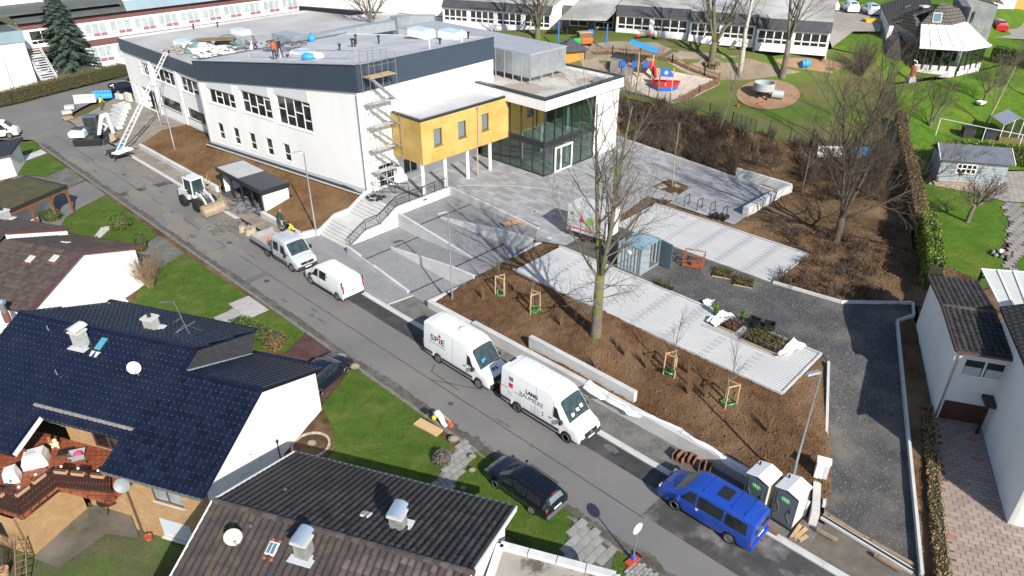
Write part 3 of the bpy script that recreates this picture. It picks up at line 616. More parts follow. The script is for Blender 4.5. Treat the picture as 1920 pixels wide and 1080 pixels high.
for a,b in((1.35,2.3),(4.2,5.15),(7.1,8.0)):window(school,YO,NANG,a,b,6.35,7.87,1,None,side=1,rev=.2,fw=.06,fm=frame_d,gm=mat('grey_glass',(.16,.19,.2),rough=.1,spec=.8),sill=frame_d)
mb=MB();mb.quad(SN(-49.6,Y0,5),SN(YS,Y0,5),SN(YS,Y0,8.85),SN(-49.6,Y0,8.85));mb.build('wall',yellow_m,school,world=True)
mb=MB();mb.quad(SN(-49.6,Y0,5),SN(-49.6,Y1,5),SN(YS,Y1,5),SN(YS,Y0,5));mb.build('soffit',render_w,school,world=True)
mb=MB();strip(mb,-49.5,YS-.15,Y0+.15,Y1,8.6,8.7);mb.build('roof',roof_m,school,world=True)
mb=MB();strip(mb,YS-.2,YS+.05,Y0-.05,Y1,8.82,9.0);strip(mb,-49.4,YS-.2,Y0-.05,Y0+.2,8.82,9.0);mb.build('parapet_cap',frame_d,school,world=True)
for n in(36.95,39.55,42.3,45.2):MB().tube([SN(YS-.35,n,ZP),SN(YS-.35,n,5.02)],.17,14).build('column',mat('white_column',(.7,.7,.68),rough=.8),school,smooth=True,world=True)
mb=MB();mb.tube([SN(YS+.1,43.35,5.1),SN(YS+.1,43.35,8.3)],.06,8);mb.tube([SN(YS+.1,43.35,8.3),SN(YS+.1,43.35,8.75)],[.06,.17],8);mb.tube([SN(YS-.1,43.35,ZP),SN(YS-.1,43.35,5.0)],.06,8);mb.build('downpipe',mat('copper_pipe',(.45,.33,.24),rough=.6),school,world=True)
GS,GN0,GN1=-41.0,47.35,58.5
zf=8.55
mb=MB();strip(mb,-52,GS,GN0+.05,GN1,9.1,9.2);mb.build('roof',mat('gravel_roof',(.50,.48,.44),(.41,.39,.36),scale=.7,c3=(.34,.29,.25),scale3=.25,lo3=.5,hi3=.58,rough=1,bump=.4,bscale=15),school,world=True)
mb=MB()
for p in((GS-.12,GS+.38,GN0-.4,GN1+.1),(-49.6,GS-.12,GN0-.4,GN0+.1),(-56,GS-.12,GN1-.15,GN1+.1)):strip(mb,*p,zf,9.5)
mb.build('fascia',render_w,school,world=True)
mb=MB()
for p in((GS-.16,GS+.42,GN0-.44,GN1+.14),(-49.6,GS-.16,GN0-.44,GN0+.14),(-56,GS-.16,GN1-.19,GN1+.14)):strip(mb,*p,9.5,9.62)
mb.build('parapet_cap',frame_d,school,world=True)
mb=MB();strip(mb,-52,GS,GN0+7.4,GN1,ZP-.5,zf);mb.build('wall',render_w,school,world=True)
mb=MB();strip(mb,-52,GS-.25,GN0+.2,GN0+7.3,5.0,5.35);mb.build('floor_slab',mat('slab_grey',(.45,.46,.45),rough=.8),school,world=True)
mb=MB();strip(mb,-49.6,-49.4,GN0+.2,GN0+7.3,ZP,zf);mb.build('wall',mat('inner_yellow_wall',(.62,.45,.10),(.5,.42,.16),scale=.4,rough=.8),school,world=True)
strip(MB(),-49.3,GS-.3,GN0+7.1,GN0+7.3,ZP,zf).build('wall',mat('inner_green_wall',(.30,.42,.34),(.36,.46,.38),scale=.4,rough=.8),school,world=True)
mb=MB();strip(mb,-49.3,GS-.3,GN0+.2,GN0+7.3,ZP-.3,ZP+.01);mb.build('floor',mat('inner_floor',(.42,.42,.40),rough=.5),school,world=True)
MB().tube([SN(GS-1.2,GN0+4.6,ZP),SN(GS-1.2,GN0+4.6,zf)],.2,12).build('column',mat('white_column',(.7,.7,.68)),school,world=True,smooth=True)
for k,n in enumerate((1.5,3.0)):strip(MB(),-47+k,-46.2+k,GN0+2+n,GN0+2.5+n,ZP,ZP+1.1).build('counter',blind_m,school,world=True)
zz=[ZP+.05,4.95,5.45,zf]
cw=mat('window_wall_metal',(.05,.06,.068),rough=.4,metal=.4)
def curtain(o,ang,edges,side):
 u=udir(ang);n=V((u.y,-u.x,0))*side;P=lambda t,z,d=0:V((o.x,o.y,0))+u*t+V((0,0,z))+n*d
 mb=MB()
 for t in edges:mb.bar(P(t,zz[0],-.05),P(t,zz[3],-.05),.08,.14,up=n)
 for z in(zz[0],zz[1],zz[2],zz[3]-.04):mb.bar(P(edges[0],z,-.05),P(edges[-1],z,-.05),.13,.08)
 w=mb.build('window_wall',cw,school,world=True)
 for a,b in zip(edges,edges[1:]):
  for c,d in((zz[0],zz[1]),(zz[2],zz[3])):
   g=MB();g.prism([P(a+.04,c,-.05),P(b-.04,c,-.05),P(b-.04,d,-.05),P(a+.04,d,-.05)],n*.015);g.build('pane',entr_glass,w,world=True)
  g=MB();g.prism([P(a+.04,zz[1],-.03),P(b-.04,zz[1],-.03),P(b-.04,zz[2],-.03),P(a+.04,zz[2],-.03)],n*.015);g.build('spandrel',frame_d,w,world=True)
 return w
K=SN(GS,GN0)
curtain(K,NANG,[0,1.45,2.6,4.0,5.5,7.35],1)
curtain(K,SANG,[-8.3,-7,-5.7,-4.4,-2.95,-1.5,0],1)
mb=MB();u2=udir(NANG);n2=V((u2.y,-u2.x,0));P5=lambda t,z,d=.1:K+u2*t+V((0,0,z))+n2*d
for t in(1.5,2.3,3.9):mb.bar(P5(t,ZP+.05),P5(t,4.6),.14,.1,up=n2)
mb.bar(P5(1.45,4.62),P5(3.95,4.62),.14,.14,up=n2);mb.bar(P5(1.5,ZP+.1),P5(3.9,ZP+.1),.12,.1,up=n2)
d=mb.build('entrance_door',upvc,school,world=True)
g=MB();g.bar(P5(2.15,3.0,.22),P5(2.15,3.9,.22),.05);g.build('handle',steel,d,world=True)
plant=mat('perforated_metal',(.40,.43,.45),(.33,.36,.38),scale=1.2,rough=.45,metal=.5)
enc=MB();strip(enc,-66,-46.2,51.0,56.4,11.85,11.98);pe=enc.build('plant_enclosure_roof',mat('enclosure_roof',(.42,.44,.46),(.36,.38,.4),scale=.5,rough=.5,metal=.2),school,world=True)
for s0 in(-49.6,-48.45,-47.3):pbox(school,s0+.04,s0+1.11,51.0,51.06,9.75,11.84,plant,'cladding_panel')
for s0 in(-52,-50.8):pbox(school,s0+.04,s0+1.16,51.0,51.06,9.75,11.84,plant,'cladding_panel')
for n0 in(51.1,52.75):pbox(school,-46.26,-46.2,n0+.04,n0+1.6,9.75,11.84,plant,'cladding_panel')
pbox(school,-46.26,-46.2,54.5,56.2,9.75,11.84,plant,'cladding_panel')
for s0,n0 in((-46.2,51.03),(-47.32,51.03),(-48.47,51.03),(-49.62,51.03),(-50.82,51.03),(-46.23,52.73),(-46.23,54.42),(-46.23,56.24)):MB().bar(SN(s0,n0,9.2),SN(s0,n0,11.9),.1).build('enclosure_post',steel,school,world=True)
pbox(school,-60,-47,52,55.5,9.2,11.0,mat('machine_grey',(.3,.32,.33),rough=.5),'ventilation_unit')
pbox(school,-42.0,-41.2,55.4,56.0,9.2,9.75,steel,'roof_hatch',bevel=.02)
duct_m=mat('duct_metal',(.50,.54,.56),(.42,.46,.48),scale=1.5,rough=.4,metal=.6)
def duct(pts,w,h,name='ventilation_duct'):
 for a,b in zip(pts,pts[1:]):MB().bar(a,b,w,h).build(name,duct_m,school,world=True)
duct([G(541,82,9.4),G(675,56,9.6),G(735,47,9.6)],1.3,1.1)
duct([G(735,47,9.6),G(765,38,9.6),G(815,38,9.6)],1.5,1.3)
duct([G(525,72,9.3),G(565,80,9.3)],2.2,1.5)
MB().add([G(752,38,9),G(770,38,9),G(770,34,9),G(752,34,9)],[(0,1,2,3)])
strip(MB(),-78.5,-77,59.5,61,8.4,10.6).build('vent_stack',plant,school,world=True)
sky_m=mat('skylight_dome',(.50,.60,.74),rough=.25,spec=.7)
for(a,b,zr)in((345,84,8.35),(452,62,8.35),(570,105,11.2),(790,63,12.6),(848,67,12.9)):
 c=G(a,b,zr);s_,n_=toSN(c)
 k=MB();strip(k,s_-1.3,s_+1.3,n_-.75,n_+.75,zr-.3,zr+.4);kk=k.build('skylight',upvc,school,world=True)
 MB().prism([SN(s_-1.2,n_-.65,zr+.4),SN(s_+1.2,n_-.65,zr+.4),SN(s_+1.2,n_+.65,zr+.42),SN(s_-1.2,n_+.65,zr+.42)],(0,0,.12)).build('dome',sky_m,kk,world=True)
for a,b,zr in((660,82,12),(665,82,12),(667,74,12),(825,82,13),(878,70,13.1),(637,92,11.9),(710,76,12.2),(408,48,8.5),(363,52,8.5),(540,112,11.3)):
 c=G(a,b,zr);MB().tube([c-V((0,0,.5)),c+V((0,0,.35)),c+V((0,0,.36)),c+V((0,0,.5))],[.09,.09,.16,.16],8).build('roof_vent',dark_steel,school,world=True)
rc=[(-101.3+i*3.2,34.2)for i in range(0)]
# ---------------------------------------------------------------- steps, ramps and retaining walls before the school
def zwall(name,label,pts,w,cat='wall',m=None,base=None,group=None,joint=2.4):
 """concrete wall along street-frame points (s, n, ztop, zbottom), cast in sections"""
 c=SN(pts[0][0],pts[0][1],0);t=thing(name,label,cat,(c.x,c.y,0),0,group)
 for a,b in zip(pts,pts[1:]):
  L=hypot(b[0]-a[0],b[1]-a[1]);k=max(1,round(L/joint))
  for i in range(k):
   f0,f1=i/k+(.004/L if i else 0),(i+1)/k-.004/L
   p=[tuple(a[j]+(b[j]-a[j])*f for j in range(4))for f in(f0,f1)]
   d=V((b[0]-a[0],b[1]-a[1])).normalized();q=(-d.y*w/2,d.x*w/2);mb=MB()
   vs=[]
   for P in p:
    for sgn in(1,-1):
     vs+=[SN(P[0]+q[0]*sgn,P[1]+q[1]*sgn,P[3]),SN(P[0]+q[0]*sgn,P[1]+q[1]*sgn,P[2])]
   mb.add(vs,[(0,2,3,1),(4,5,7,6),(0,1,5,4),(2,6,7,3),(1,3,7,5),(0,4,6,2)]);mb.build('wall_section',m or concrete,t,world=True,bevel=.012)
 return t
steps=thing('entrance_steps','broad concrete steps with landing climbing from pavement to school corner','steps',SN(-47.5,28.3,0))
zc=0.04
def flight(n0,z0,k,rise,tread,s0,s1):
 for i in range(k):strip(MB(),s0,s1,n0+i*tread,n0+(i+1)*tread+(.35 if i==k-1 else .02),z0+i*rise-.3,z0+(i+1)*rise).build('step',concrete_l,steps,world=True,bevel=.015)
flight(28.25,.04,6,.177,.26,-49.55,-45.35)
strip(MB(),-49.55,-45.35,30.12,31.5,.6,1.1).build('landing',concrete,steps,world=True)
flight(31.5,1.1,6,.183,.29,-49.55,-45.35)
zwall('step_wall','low white concrete wall along the soil side of the entrance steps',[(-49.72,28.0,.5,-.2),(-49.72,28.5,.6,-.2),(-49.72,30.0,1.4,-.2),(-49.72,31.5,1.45,.2),(-49.72,33.4,2.5,.5),(-49.72,33.75,2.5,.5)],.24,m=concrete_l)
zwall('ramp_wall','tall concrete wall with black railing between steps and ramp',[(-45.2,28.0,.3,-.2),(-45.2,28.4,.5,-.2),(-45.2,30.0,1.35,-.2),(-45.2,31.5,1.4,-.2),(-45.2,33.3,2.4,-.2),(-45.2,39.3,2.42,-.2)],.24)
zwall('ramp_wall','low sloping kerb wall of the ramp beside the pavement',[(-45.1,28.0,.72,-.1),(-36.6,27.35,.24,-.1)],.2)
zwall('ramp_wall','wedge shaped concrete wall of the lowest ramp, nearest the parked vans',[(-42.4,30.3,.72,0),(-35.6,30.75,1.35,0),(-33.25,30.9,1.38,0)],.2)
zwall('ramp_wall','sloping concrete wall in the middle of the ramps',[(-45.1,33.35,1.92,.2),(-35.6,32.95,1.22,.2)],.2)
zwall('ramp_wall','wedge shaped concrete wall of the upper ramp',[(-42.1,35.5,1.72,.8),(-35.5,36.5,2.32,.8),(-32.9,36.9,2.34,.8)],.2)
zwall('ramp_wall','concrete wall edging the plaza above the ramps',[(-45.08,39.4,2.42,1),(-33.9,38.7,2.3,1)],.2)
zwall('ramp_wall','concrete edge wall at the foot of ramps beside soil bed',[(-34.05,27.05,.55,-.2),(-33.2,30.8,1.0,-.2),(-32.9,34.3,1.4,0),(-32.7,36.8,2.0,0),(-32.2,38.2,2.25,0)],.26)
ramp_m=mat('ramp_pavers',(.285,.29,.30),(.25,.255,.265),scale=1.1,rough=.85,stretch=(1,1,1,R(43.6)),brick=(.24,.12,(.17,.17,.175),.006,.85),bump=.1,bscale=30)
def ramp(pts):return struct(patch('ramp',[SN(*p)for p in pts],ramp_m))
ramp([(-45.1,27.95,.6),(-42.3,27.75,.6),(-42.3,30.3,.6),(-42.3,33.2,.6),(-45.1,33.3,.6)])
ramp([(-42.3,27.75,.6),(-36.5,27.3,.06),(-34.1,27.2,.05),(-33.4,30.8,.05),(-36.4,30.65,.06),(-42.3,30.3,.6)])
ramp([(-42.3,30.35,.6),(-35.5,30.8,1.15),(-35.5,32.9,1.15),(-42.3,33.2,.6)])
ramp([(-35.5,30.8,1.15),(-33.2,30.9,1.15),(-32.8,36.8,1.15),(-35.5,36.4,1.15)])
ramp([(-35.5,33,1.15),(-35.5,36.4,1.15),(-42.2,35.5,1.65),(-42.3,33.25,1.65)])
ramp([(-42.3,33.3,1.65),(-42.3,39.2,1.65),(-45.1,39.3,1.65),(-45.1,33.4,1.65)])
ramp([(-42.3,35.5,1.65),(-35.5,36.5,2.17),(-32.8,36.9,2.19),(-30.7,37.95,2.19),(-30.7,39.0,2.19),(-34,38.8,2.18),(-42.3,39.2,1.65)])
for a,b in(((-42.3,27.8,.61),(-42.3,33.2,.61)),((-36.5,27.4,.07),(-36.4,30.6,.07)),((-35.5,30.9,1.16),(-35.5,36.3,1.16)),((-42.3,33.4,1.66),(-42.3,39.1,1.66))):
 struct(MB().bar(SN(*a),SN(*b),.12,.012).build('slot_drain',dark_steel))
def railing(name,label,pts,h=.95,sp=.16):
 P=[SN(*p)for p in pts];t=thing(name,label,'railing',P[0]);
 mb=MB();bal=MB();posts=[]
 for a,b in zip(P,P[1:]):
  mb.bar(a+V((0,0,h)),b+V((0,0,h)),.06,.05);mb.bar(a+V((0,0,.12)),b+V((0,0,.12)),.04)
  L=(b-a).length;k=max(1,int(L/sp))
  for i in range(k):q=a.lerp(b,i/k);bal.bar(q+V((0,0,.12)),q+V((0,0,h)),.022)
  kk=max(1,round(L/1.3))
  for i in range(kk+1):q=a.lerp(b,i/kk);posts.append(q)
 mb.build('handrail',dark_steel,t,world=True);bal.build('baluster',dark_steel,t,world=True,kind='stuff')
 seen=[]
 for q in posts:
  if all((q-r).length>.3 for r in seen):seen.append(q);MB().bar(q,q+V((0,0,h)),.05).build('post',dark_steel,t,world=True)
railing('railing','black steel railing following the steps and upper landing',[(-45.2,28.3,.45),(-45.2,30.0,1.35),(-45.2,31.5,1.4),(-45.2,33.3,2.4),(-45.2,39.0,2.42)])
MB().bar(SN(-49.7,33.6,2.5),SN(-49.7,33.6,3.4),.05)
railing('railing','plain black railing along the scaffold foot',[(-49.5,33.7,2.3),(-46.9,36.0,2.3)],sp=.4)
zwall('retaining_wall','long low concrete retaining wall of the soil bed facing the street',[(-34.0,27.2,.55,-.1),(-29.5,27.2,.62,-.1),(-29.48,27.2,.82,-.1),(-20,27.2,.9,-.1),(-6.3,27.2,.9,-.1)],.36,joint=4.2)
zwall('retaining_wall','short higher concrete wall standing behind the low wall',[(-24.9,27.85,1.5,.3),(-16.8,27.85,1.45,.3)],.32,joint=4)
zwall('retaining_wall','stub of concrete wall beside the driveway behind toilets',[(*toSN(G(1529,965,.75)),.8,-.1),(*toSN(G(1533,882,.85)),.95,-.1)],.36,joint=3)
zwall('retaining_wall','low concrete kerb wall under the soil bank left of shelter',[(-83.2,26.85,.5,-.1),(-65.0,26.85,.55,-.1)],.36,joint=3)
zwall('retaining_wall','low concrete kerb wall between shelter and steps',[(-56.6,26.85,.55,-.1),(-50.2,26.85,.55,-.1),(-49.9,28.0,.55,-.1)],.36,joint=3)
zwall('plaza_wall','low pale wall edging the plaza below the shrub bank',[(-43,61,2.5,1.8),(-40.6,60.75,2.5,1.8),(-23.2,58.55,2.45,1.8)],.25,m=concrete_l,joint=4)
c0=G(1380,330,2.4);c1=G(1482,358,2.4);s0_,n0_=toSN(c0);s1_,n1_=toSN(c1)
zwall('bank_wall','angled white concrete wall at the foot of shrub bank',[(s0_,n0_,3.2,2),(s1_,n1_,3.05,2)],.3,m=concrete_l,joint=4)
c2=G(1392,403,2.2);s2_,n2_=toSN(c2);c3_=G(1450,370,2.2);s3_,n3_=toSN(c3_)
zwall('bank_wall','heavy white concrete block wall at the plaza corner',[(s2_+.2,n2_,2.95,2),(s3_+.2,n3_,2.95,2)],.5,m=concrete_l,joint=6)
zwall('bank_wall','white concrete wall closing the plaza corner',[(s3_+.25,n3_+.1,2.95,2),(s1_,n1_,2.95,2)],.3,m=concrete_l,joint=4)
# ---------------------------------------------------------------- house kit
def boxuv(o):
 me=o.data;uv=me.uv_layers.new(name='uv');
 for p in me.polygons:
  n=p.normal;up=abs(n.z)>.75
  t=V((-n.y,n.x,0));t=t.normalized()if t.length>1e-4 else V((1,0,0))
  for li in p.loop_indices:
   c=me.vertices[me.loops[li].vertex_index].co
   uv.data[li].uv=(c.x,c.y)if up else(c.dot(t),c.z)
 return o
def tilemesh(name,w,l,h,m,flat=False,lip=None):
 mb=MB();xs=[0,.22,.42,.62,.8,1.0];zz=[.35,.95,1.0,.5,.12,.22]if not flat else[.5,.52,.5,.52,.5,.5]
 L=l*1.06
 for k,(y,lift)in enumerate(((0,.046),(L,.004))):
  for x,z in zip(xs,zz):mb.v.append(V((x*w,y,z*h+lift)))
 for x,z in zip(xs,zz):mb.v.append(V((x*w,-.004,z*h-.022)))
 n=len(xs)
 for i in range(n-1):
  mb.f.append((i,i+1,n+i+1,n+i));mb.f.append((2*n+i,2*n+i+1,i+1,i))
 me=mb.mesh(name);me.materials.append(m)
 if lip:me.materials.append(lip)
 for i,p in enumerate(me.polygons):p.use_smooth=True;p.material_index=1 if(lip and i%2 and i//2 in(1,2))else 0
 me.set_sharp_from_angle(angle=R(50));return me
def tiles(parent,poly,r,up,w,l,me,m,name='roof_tile',most=300,skip=None,mv=None):
 """lay tiles course by course on a roof plane inside poly; the nearest are objects, the rest one part"""
 r=V(r).normalized();up=V(up).normalized();nrm=r.cross(up).normalized();o=poly[0]
 Q=[((p-o).dot(r),(p-o).dot(up))for p in poly];a0=min(q[0]for q in Q);a1=max(q[0]for q in Q);b0=min(q[1]for q in Q);b1=max(q[1]for q in Q)
 rows=int(round((b1-b0)/l));l2=(b1-b0)/rows;spots=[]
 for j in range(rows):
  b=b0+j*l2;k=int((a1-a0)/w)+1
  for i in range(k):
   a=a0+i*w
   if inpoly(a+w/2,b+l2*.5,Q)and not(skip and skip(o+r*(a+w/2)+up*(b+l2/2))):spots.append((a,b))
 pos=[(o+r*a+up*b)for a,b in spots]
 order=sorted(range(len(pos)),key=lambda i:(pos[i]-EYE).length);pm=parent_matrix(parent).inverted();base=frame_m(V((0,0,0)),r,up)
 for i in order[:most]:
  mt=base.copy();p=pos[i]+nrm*(.012+random.uniform(0,.006));mt.translation=p;inst(me,name,None,parent,pm@(mt@Matrix.Rotation(random.uniform(-.012,.012),4,'Z')))
 if len(order)>most:
  mb=MB();vs=[base.to_3x3()@v.co for v in me.vertices];fs=[tuple(p.vertices)for p in me.polygons]
  for i in order[most:]:p=pos[i]+nrm*(.012+random.uniform(0,.006));mb.add([p+q for q in vs],fs)
  ob=mb.build(name,m,parent,world=True,smooth=50,kind='stuff');nf=len(me.polygons)
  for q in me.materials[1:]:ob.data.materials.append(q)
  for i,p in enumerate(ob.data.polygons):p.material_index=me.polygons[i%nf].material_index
class House:
 """ridge frame: a along the ridge (r), b across (g); origin o"""
 def __init__(s,o,ang=-17.7):s.o=V((o[0],o[1],0));s.r=udir(ang);s.g=udir(ang+90);s.ang=ang
 def P(s,a,b,z):return s.o+s.r*a+s.g*b+V((0,0,z))
 def AB(s,p):d=V((p.x,p.y,0))-s.o;return d.dot(s.r),d.dot(s.g)
 def box(s,mb,a0,a1,b0,b1,z0,z1):return mb.prism([s.P(a0,b0,z0),s.P(a1,b0,z0),s.P(a1,b1,z0),s.P(a0,b1,z0)],(0,0,z1-z0))
 def slope(s,parent,poly_ab,zf,th,m,tile=None,w=.3,l=.34,name='roof',most=300,up=None,skip=None,tm=None):
  top=[s.P(a,b,zf(b))for a,b in poly_ab]
  MB().prism([p-V((0,0,th))for p in top],(0,0,th)).build(name,m,parent,world=True)
  if tile:
   sgn=1 if zf(1)>zf(0)else-1
   upv=(s.g*sgn+V((0,0,abs(zf(1)-zf(0))))).normalized();rr=s.r*sgn
   tiles(parent,top,rr,upv,w,l,tile,tm or m,most=most,skip=skip)
def chimney(parent,c,w,d,h,ang,m,cap='curve',capm=None):
 u=udir(ang);v=udir(ang+90);zb=c.z-.6
 mb=MB();mb.cbox((c.x,c.y,zb+(h+.6)/2),w,d,h+.6,R(ang));ch=mb.build('chimney',m,parent,world=True)
 MB().cbox((c.x,c.y,c.z+h+.05),w+.12,d+.12,.1,R(ang)).build('cap',concrete_l,ch,world=True)
 MB().cbox((c.x,c.y,c.z+.06),w+.45,d+.45,.05,R(ang),rx=R(0)).build('flashing',mat('lead_flashing',(.5,.52,.54),rough=.5,metal=.3),ch,world=True)
 if cap=='curve':
  mb=MB();n=8
  for th in(0,.02):
   pass
  def fn(i,j):
   t=(i-.5)*2.2;return V((c.x,c.y,c.z+h+.12))+u*(sin(t)*(w*.62))+v*((j-.5)*(d+.35))+V((0,0,cos(t)*.28))
  mb.grid(fn,n,1);mb.grid(lambda i,j:fn(i,j)-V((0,0,.02)),n,1,True);k=mb.build('chimney_cowl',capm or steel,ch,world=True,smooth=True)
  for e in(-.4,.4):MB().bar(V((c.x,c.y,c.z+h))+v*e*d,V((c.x,c.y,c.z+h+.38))+v*e*d,.05).build('bracket',steel,ch,world=True)
 else:MB().tube([V((c.x,c.y,c.z+h)),V((c.x,c.y,c.z+h+.3))],.11,10).build('flue_pipe',dark_steel,ch,world=True)
 return ch
def rooflight(parent,c,r,up,w,h,m=None,glass=None,sub=None,apron=None):
 nrm=V(r).cross(V(up)).normalized();r=V(r);up=V(up)
 q=lambda x,y,z:c+r*x+up*y+nrm*z
 if apron:MB().prism([q(-w*.75,-h*.85,.05),q(w*.75,-h*.85,.05),q(w*.75,h*.7,.05),q(-w*.75,h*.7,.05)],nrm*.02).build('flashing',apron,parent,world=True)
 k=MB().prism([q(-w/2,-h/2,.03),q(w/2,-h/2,.03),q(w/2,h/2,.03),q(-w/2,h/2,.03)],nrm*.1).build('roof_window',m or dark_steel,parent,world=True,bevel=.02)
 e=.06;MB().prism([q(-w/2+e,-h/2+e,.135),q(w/2-e,-h/2+e,.135),q(w/2-e,h/2-e,.135),q(-w/2+e,h/2-e,.135)],nrm*.008).build('pane',glass or mat('roof_glass',(.10,.17,.2),rough=.08,spec=.8),k,world=True)
 if sub:MB().prism([q(-.015,-h/2+e,.144),q(.015,-h/2+e,.144),q(.015,h/2-e,.144),q(-.015,h/2-e,.144)],nrm*.01).build('glazing_bar',m or dark_steel,k,world=True)
def dish(label,c,d,rad,m,base=None,arm=True,name='satellite_dish'):
 d=V(d).normalized();a=d.orthogonal().normalized();b=d.cross(a);t=thing(name,label,'satellite dish',c)
 mb=MB();rings=4;n=20;
 for lay in(0,.015):
  k=len(mb.v)
  for i in range(rings+1):
   rr=rad*i/rings
   for j in range(n):q=2*pi*j/n;mb.v.append(c+a*rr*cos(q)+b*rr*sin(q)*1.08+d*(.22*rr*rr/rad+lay))
  for i in range(rings):
   for j in range(n):f=(k+i*n+j,k+i*n+(j+1)%n,k+(i+1)*n+(j+1)%n,k+(i+1)*n+j);mb.f.append(f if lay else f[::-1])
 mb.build('reflector',m,t,world=True,smooth=True)
 if arm:
  dn=V((0,0,-1));e=c+dn*rad*.9;f=c+d*rad*1.0+dn*rad*.7
  MB().tube([e,f],.02,6).build('feed_arm',steel,t,world=True);MB().cbox(f,.1,.1,.12).build('feed_head',mat('feed_grey',(.5,.5,.5),rough=.5),t,world=True)
 if base is not None:MB().tube([c-d*.06,base],.03,6).build('mount',steel,t,world=True)
 return t
tile_lip=None
blue_t=mat('blue_glazed_tile',(.0052,.0085,.023),(.0068,.011,.030),scale=1.5,c3=(.012,.016,.03),scale3=.9,lo3=.5,hi3=.7,rough=.3,rnd=.5,spec=.55,metal=.1)
brown_t=mat('brown_concrete_tile',(.085,.067,.064),(.05,.041,.041),scale=2.2,detail=6,c3=(.115,.10,.058),scale3=.8,lo3=.52,hi3=.66,rough=.9,rnd=.45,bump=.3,bscale=40)
dark_t=mat('dark_concrete_tile',(.034,.031,.032),(.022,.0205,.022),scale=2.2,c3=(.05,.045,.042),scale3=.5,rough=.85,rnd=.45,bump=.3,bscale=40)
old_t=mat('mossy_brown_tile',(.085,.062,.054),(.055,.042,.037),scale=3,detail=6,c3=(.10,.095,.03),scale3=.35,lo3=.56,hi3=.7,rough=.95,rnd=.3,bump=.3,bscale=40)
T_blue=tilemesh('blue_tile',.3,.33,.07,blue_t,lip=mat('tile_lip_glint',(.24,.26,.30),(.10,.12,.16),scale=5,rough=.5));T_brown=tilemesh('brown_tile',.3,.36,.085,brown_t);T_dark=tilemesh('dark_tile',.3,.36,.085,dark_t);T_old=tilemesh('old_tile',.3,.36,.03,old_t)  # blue tiles: highlights on the front lips painted as a paler colour
brick_y=mat('yellow_brick',(.50,.33,.17),(.42,.265,.13),scale=1.2,rough=.9,coords='UV',brick=(.24,.08,(.30,.24,.17),.008,.78),bump=.15)
brick_r=mat('red_brick_plinth',(.14,.055,.042),(.1,.04,.032),scale=1.2,rough=.9,coords='UV',brick=(.24,.08,(.09,.06,.05),.01,.8),bump=.15)
stucco_w=mat('white_stucco',(.78,.78,.77),(.72,.72,.71),scale=.9,stretch=(1,1,.2),c3=(.66,.655,.63),scale3=.4,lo3=.55,hi3=.8,rough=.9,bump=.06,bscale=50)
stucco_pink=mat('pale_stucco',(.72,.68,.66),(.68,.64,.625),scale=.6,rough=.9,bump=.06,bscale=50)
gutter_w=mat('white_gutter',(.72,.72,.70),rough=.5)
slate_m=mat('slate_cladding',(.055,.058,.06),(.04,.042,.045),scale=3,rough=.6,coords='UV',brick=(.3,.2,(.03,.03,.03),.01,.8))
terracotta=mat('terracotta_tiles',(.30,.085,.04),(.22,.06,.03),scale=1.5,c3=(.36,.12,.055),scale3=.5,rough=.6,brick=(.3,.3,(.14,.06,.04),.012),bump=.1)
wood_rail=mat('dark_stained_wood',(.045,.02,.014),(.03,.013,.01),scale=4,rough=.7)
# ---------------------------------------------------------------- house with the glazed blue roof
c=G(600,775,0);GA=72.3
ef=onp(597,690,c,GA);ap=onp(482,730,c,GA);en=onp(372,930,c,GA)
H1=House((ap.x,ap.y));house=thing('house','large house with glossy dark blue tiled roof and red terrace','house',(ap.x,ap.y,0))
zr=ap.z;bn=H1.AB(en)[1];bf=H1.AB(ef)[1];tn=(zr-en.z)/-bn;tf=(zr-ef.z)/bf
zn=lambda b:zr+tn*b;bU=1.28;zU=zn(bU);zfar=lambda b:zr-tf*b;zfarL=lambda b:zU-tf*(b-bU)
nplane=H1.r.cross((H1.g+V((0,0,tn))).normalized());apP=H1.P(0,0,zr)
def nab(px_,py_):return H1.AB(onpl(px_,py_,apP,nplane))
fplane=H1.r.cross((H1.g-V((0,0,tf))).normalized())
fa=H1.AB(onpl(480,620,H1.P(0,bU,zU),fplane))
n1,n2,n3=nab(197,873),nab(232,823),nab(73,785)
ov=.22
poly=[(-16.2,bU),(-4.4,bU),(-4.4,0),(ov,0),(ov,bn),(n1[0],bn),(n2[0],n2[1]),(n3[0],n2[1]),(n3[0],bn-.4),(-16.2,bn-.4)]
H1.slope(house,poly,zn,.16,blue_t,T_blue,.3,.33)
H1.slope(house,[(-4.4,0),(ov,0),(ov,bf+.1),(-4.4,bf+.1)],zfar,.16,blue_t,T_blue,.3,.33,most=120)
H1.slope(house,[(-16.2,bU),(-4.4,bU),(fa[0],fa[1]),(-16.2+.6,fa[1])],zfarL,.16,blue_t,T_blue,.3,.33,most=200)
mb=MB();mb.bar(H1.P(-16.2,bU,zU+.05),H1.P(-4.4,bU,zU+.05),.24,.1);mb.bar(H1.P(-4.4,0,zr+.05),H1.P(ov,0,zr+.05),.24,.1);mb.bar(H1.P(-16.2,fa[1]+.05,zfarL(fa[1])+.04),H1.P(fa[0],fa[1]+.05,zfarL(fa[1])+.04),.26,.1);mb.bar(H1.P(-4.4,bf+.15,zfar(bf)+.04),H1.P(ov,bf+.15,zfar(bf)+.04),.26,.1)
mb.build('ridge_tiles',blue_t,house,world=True)
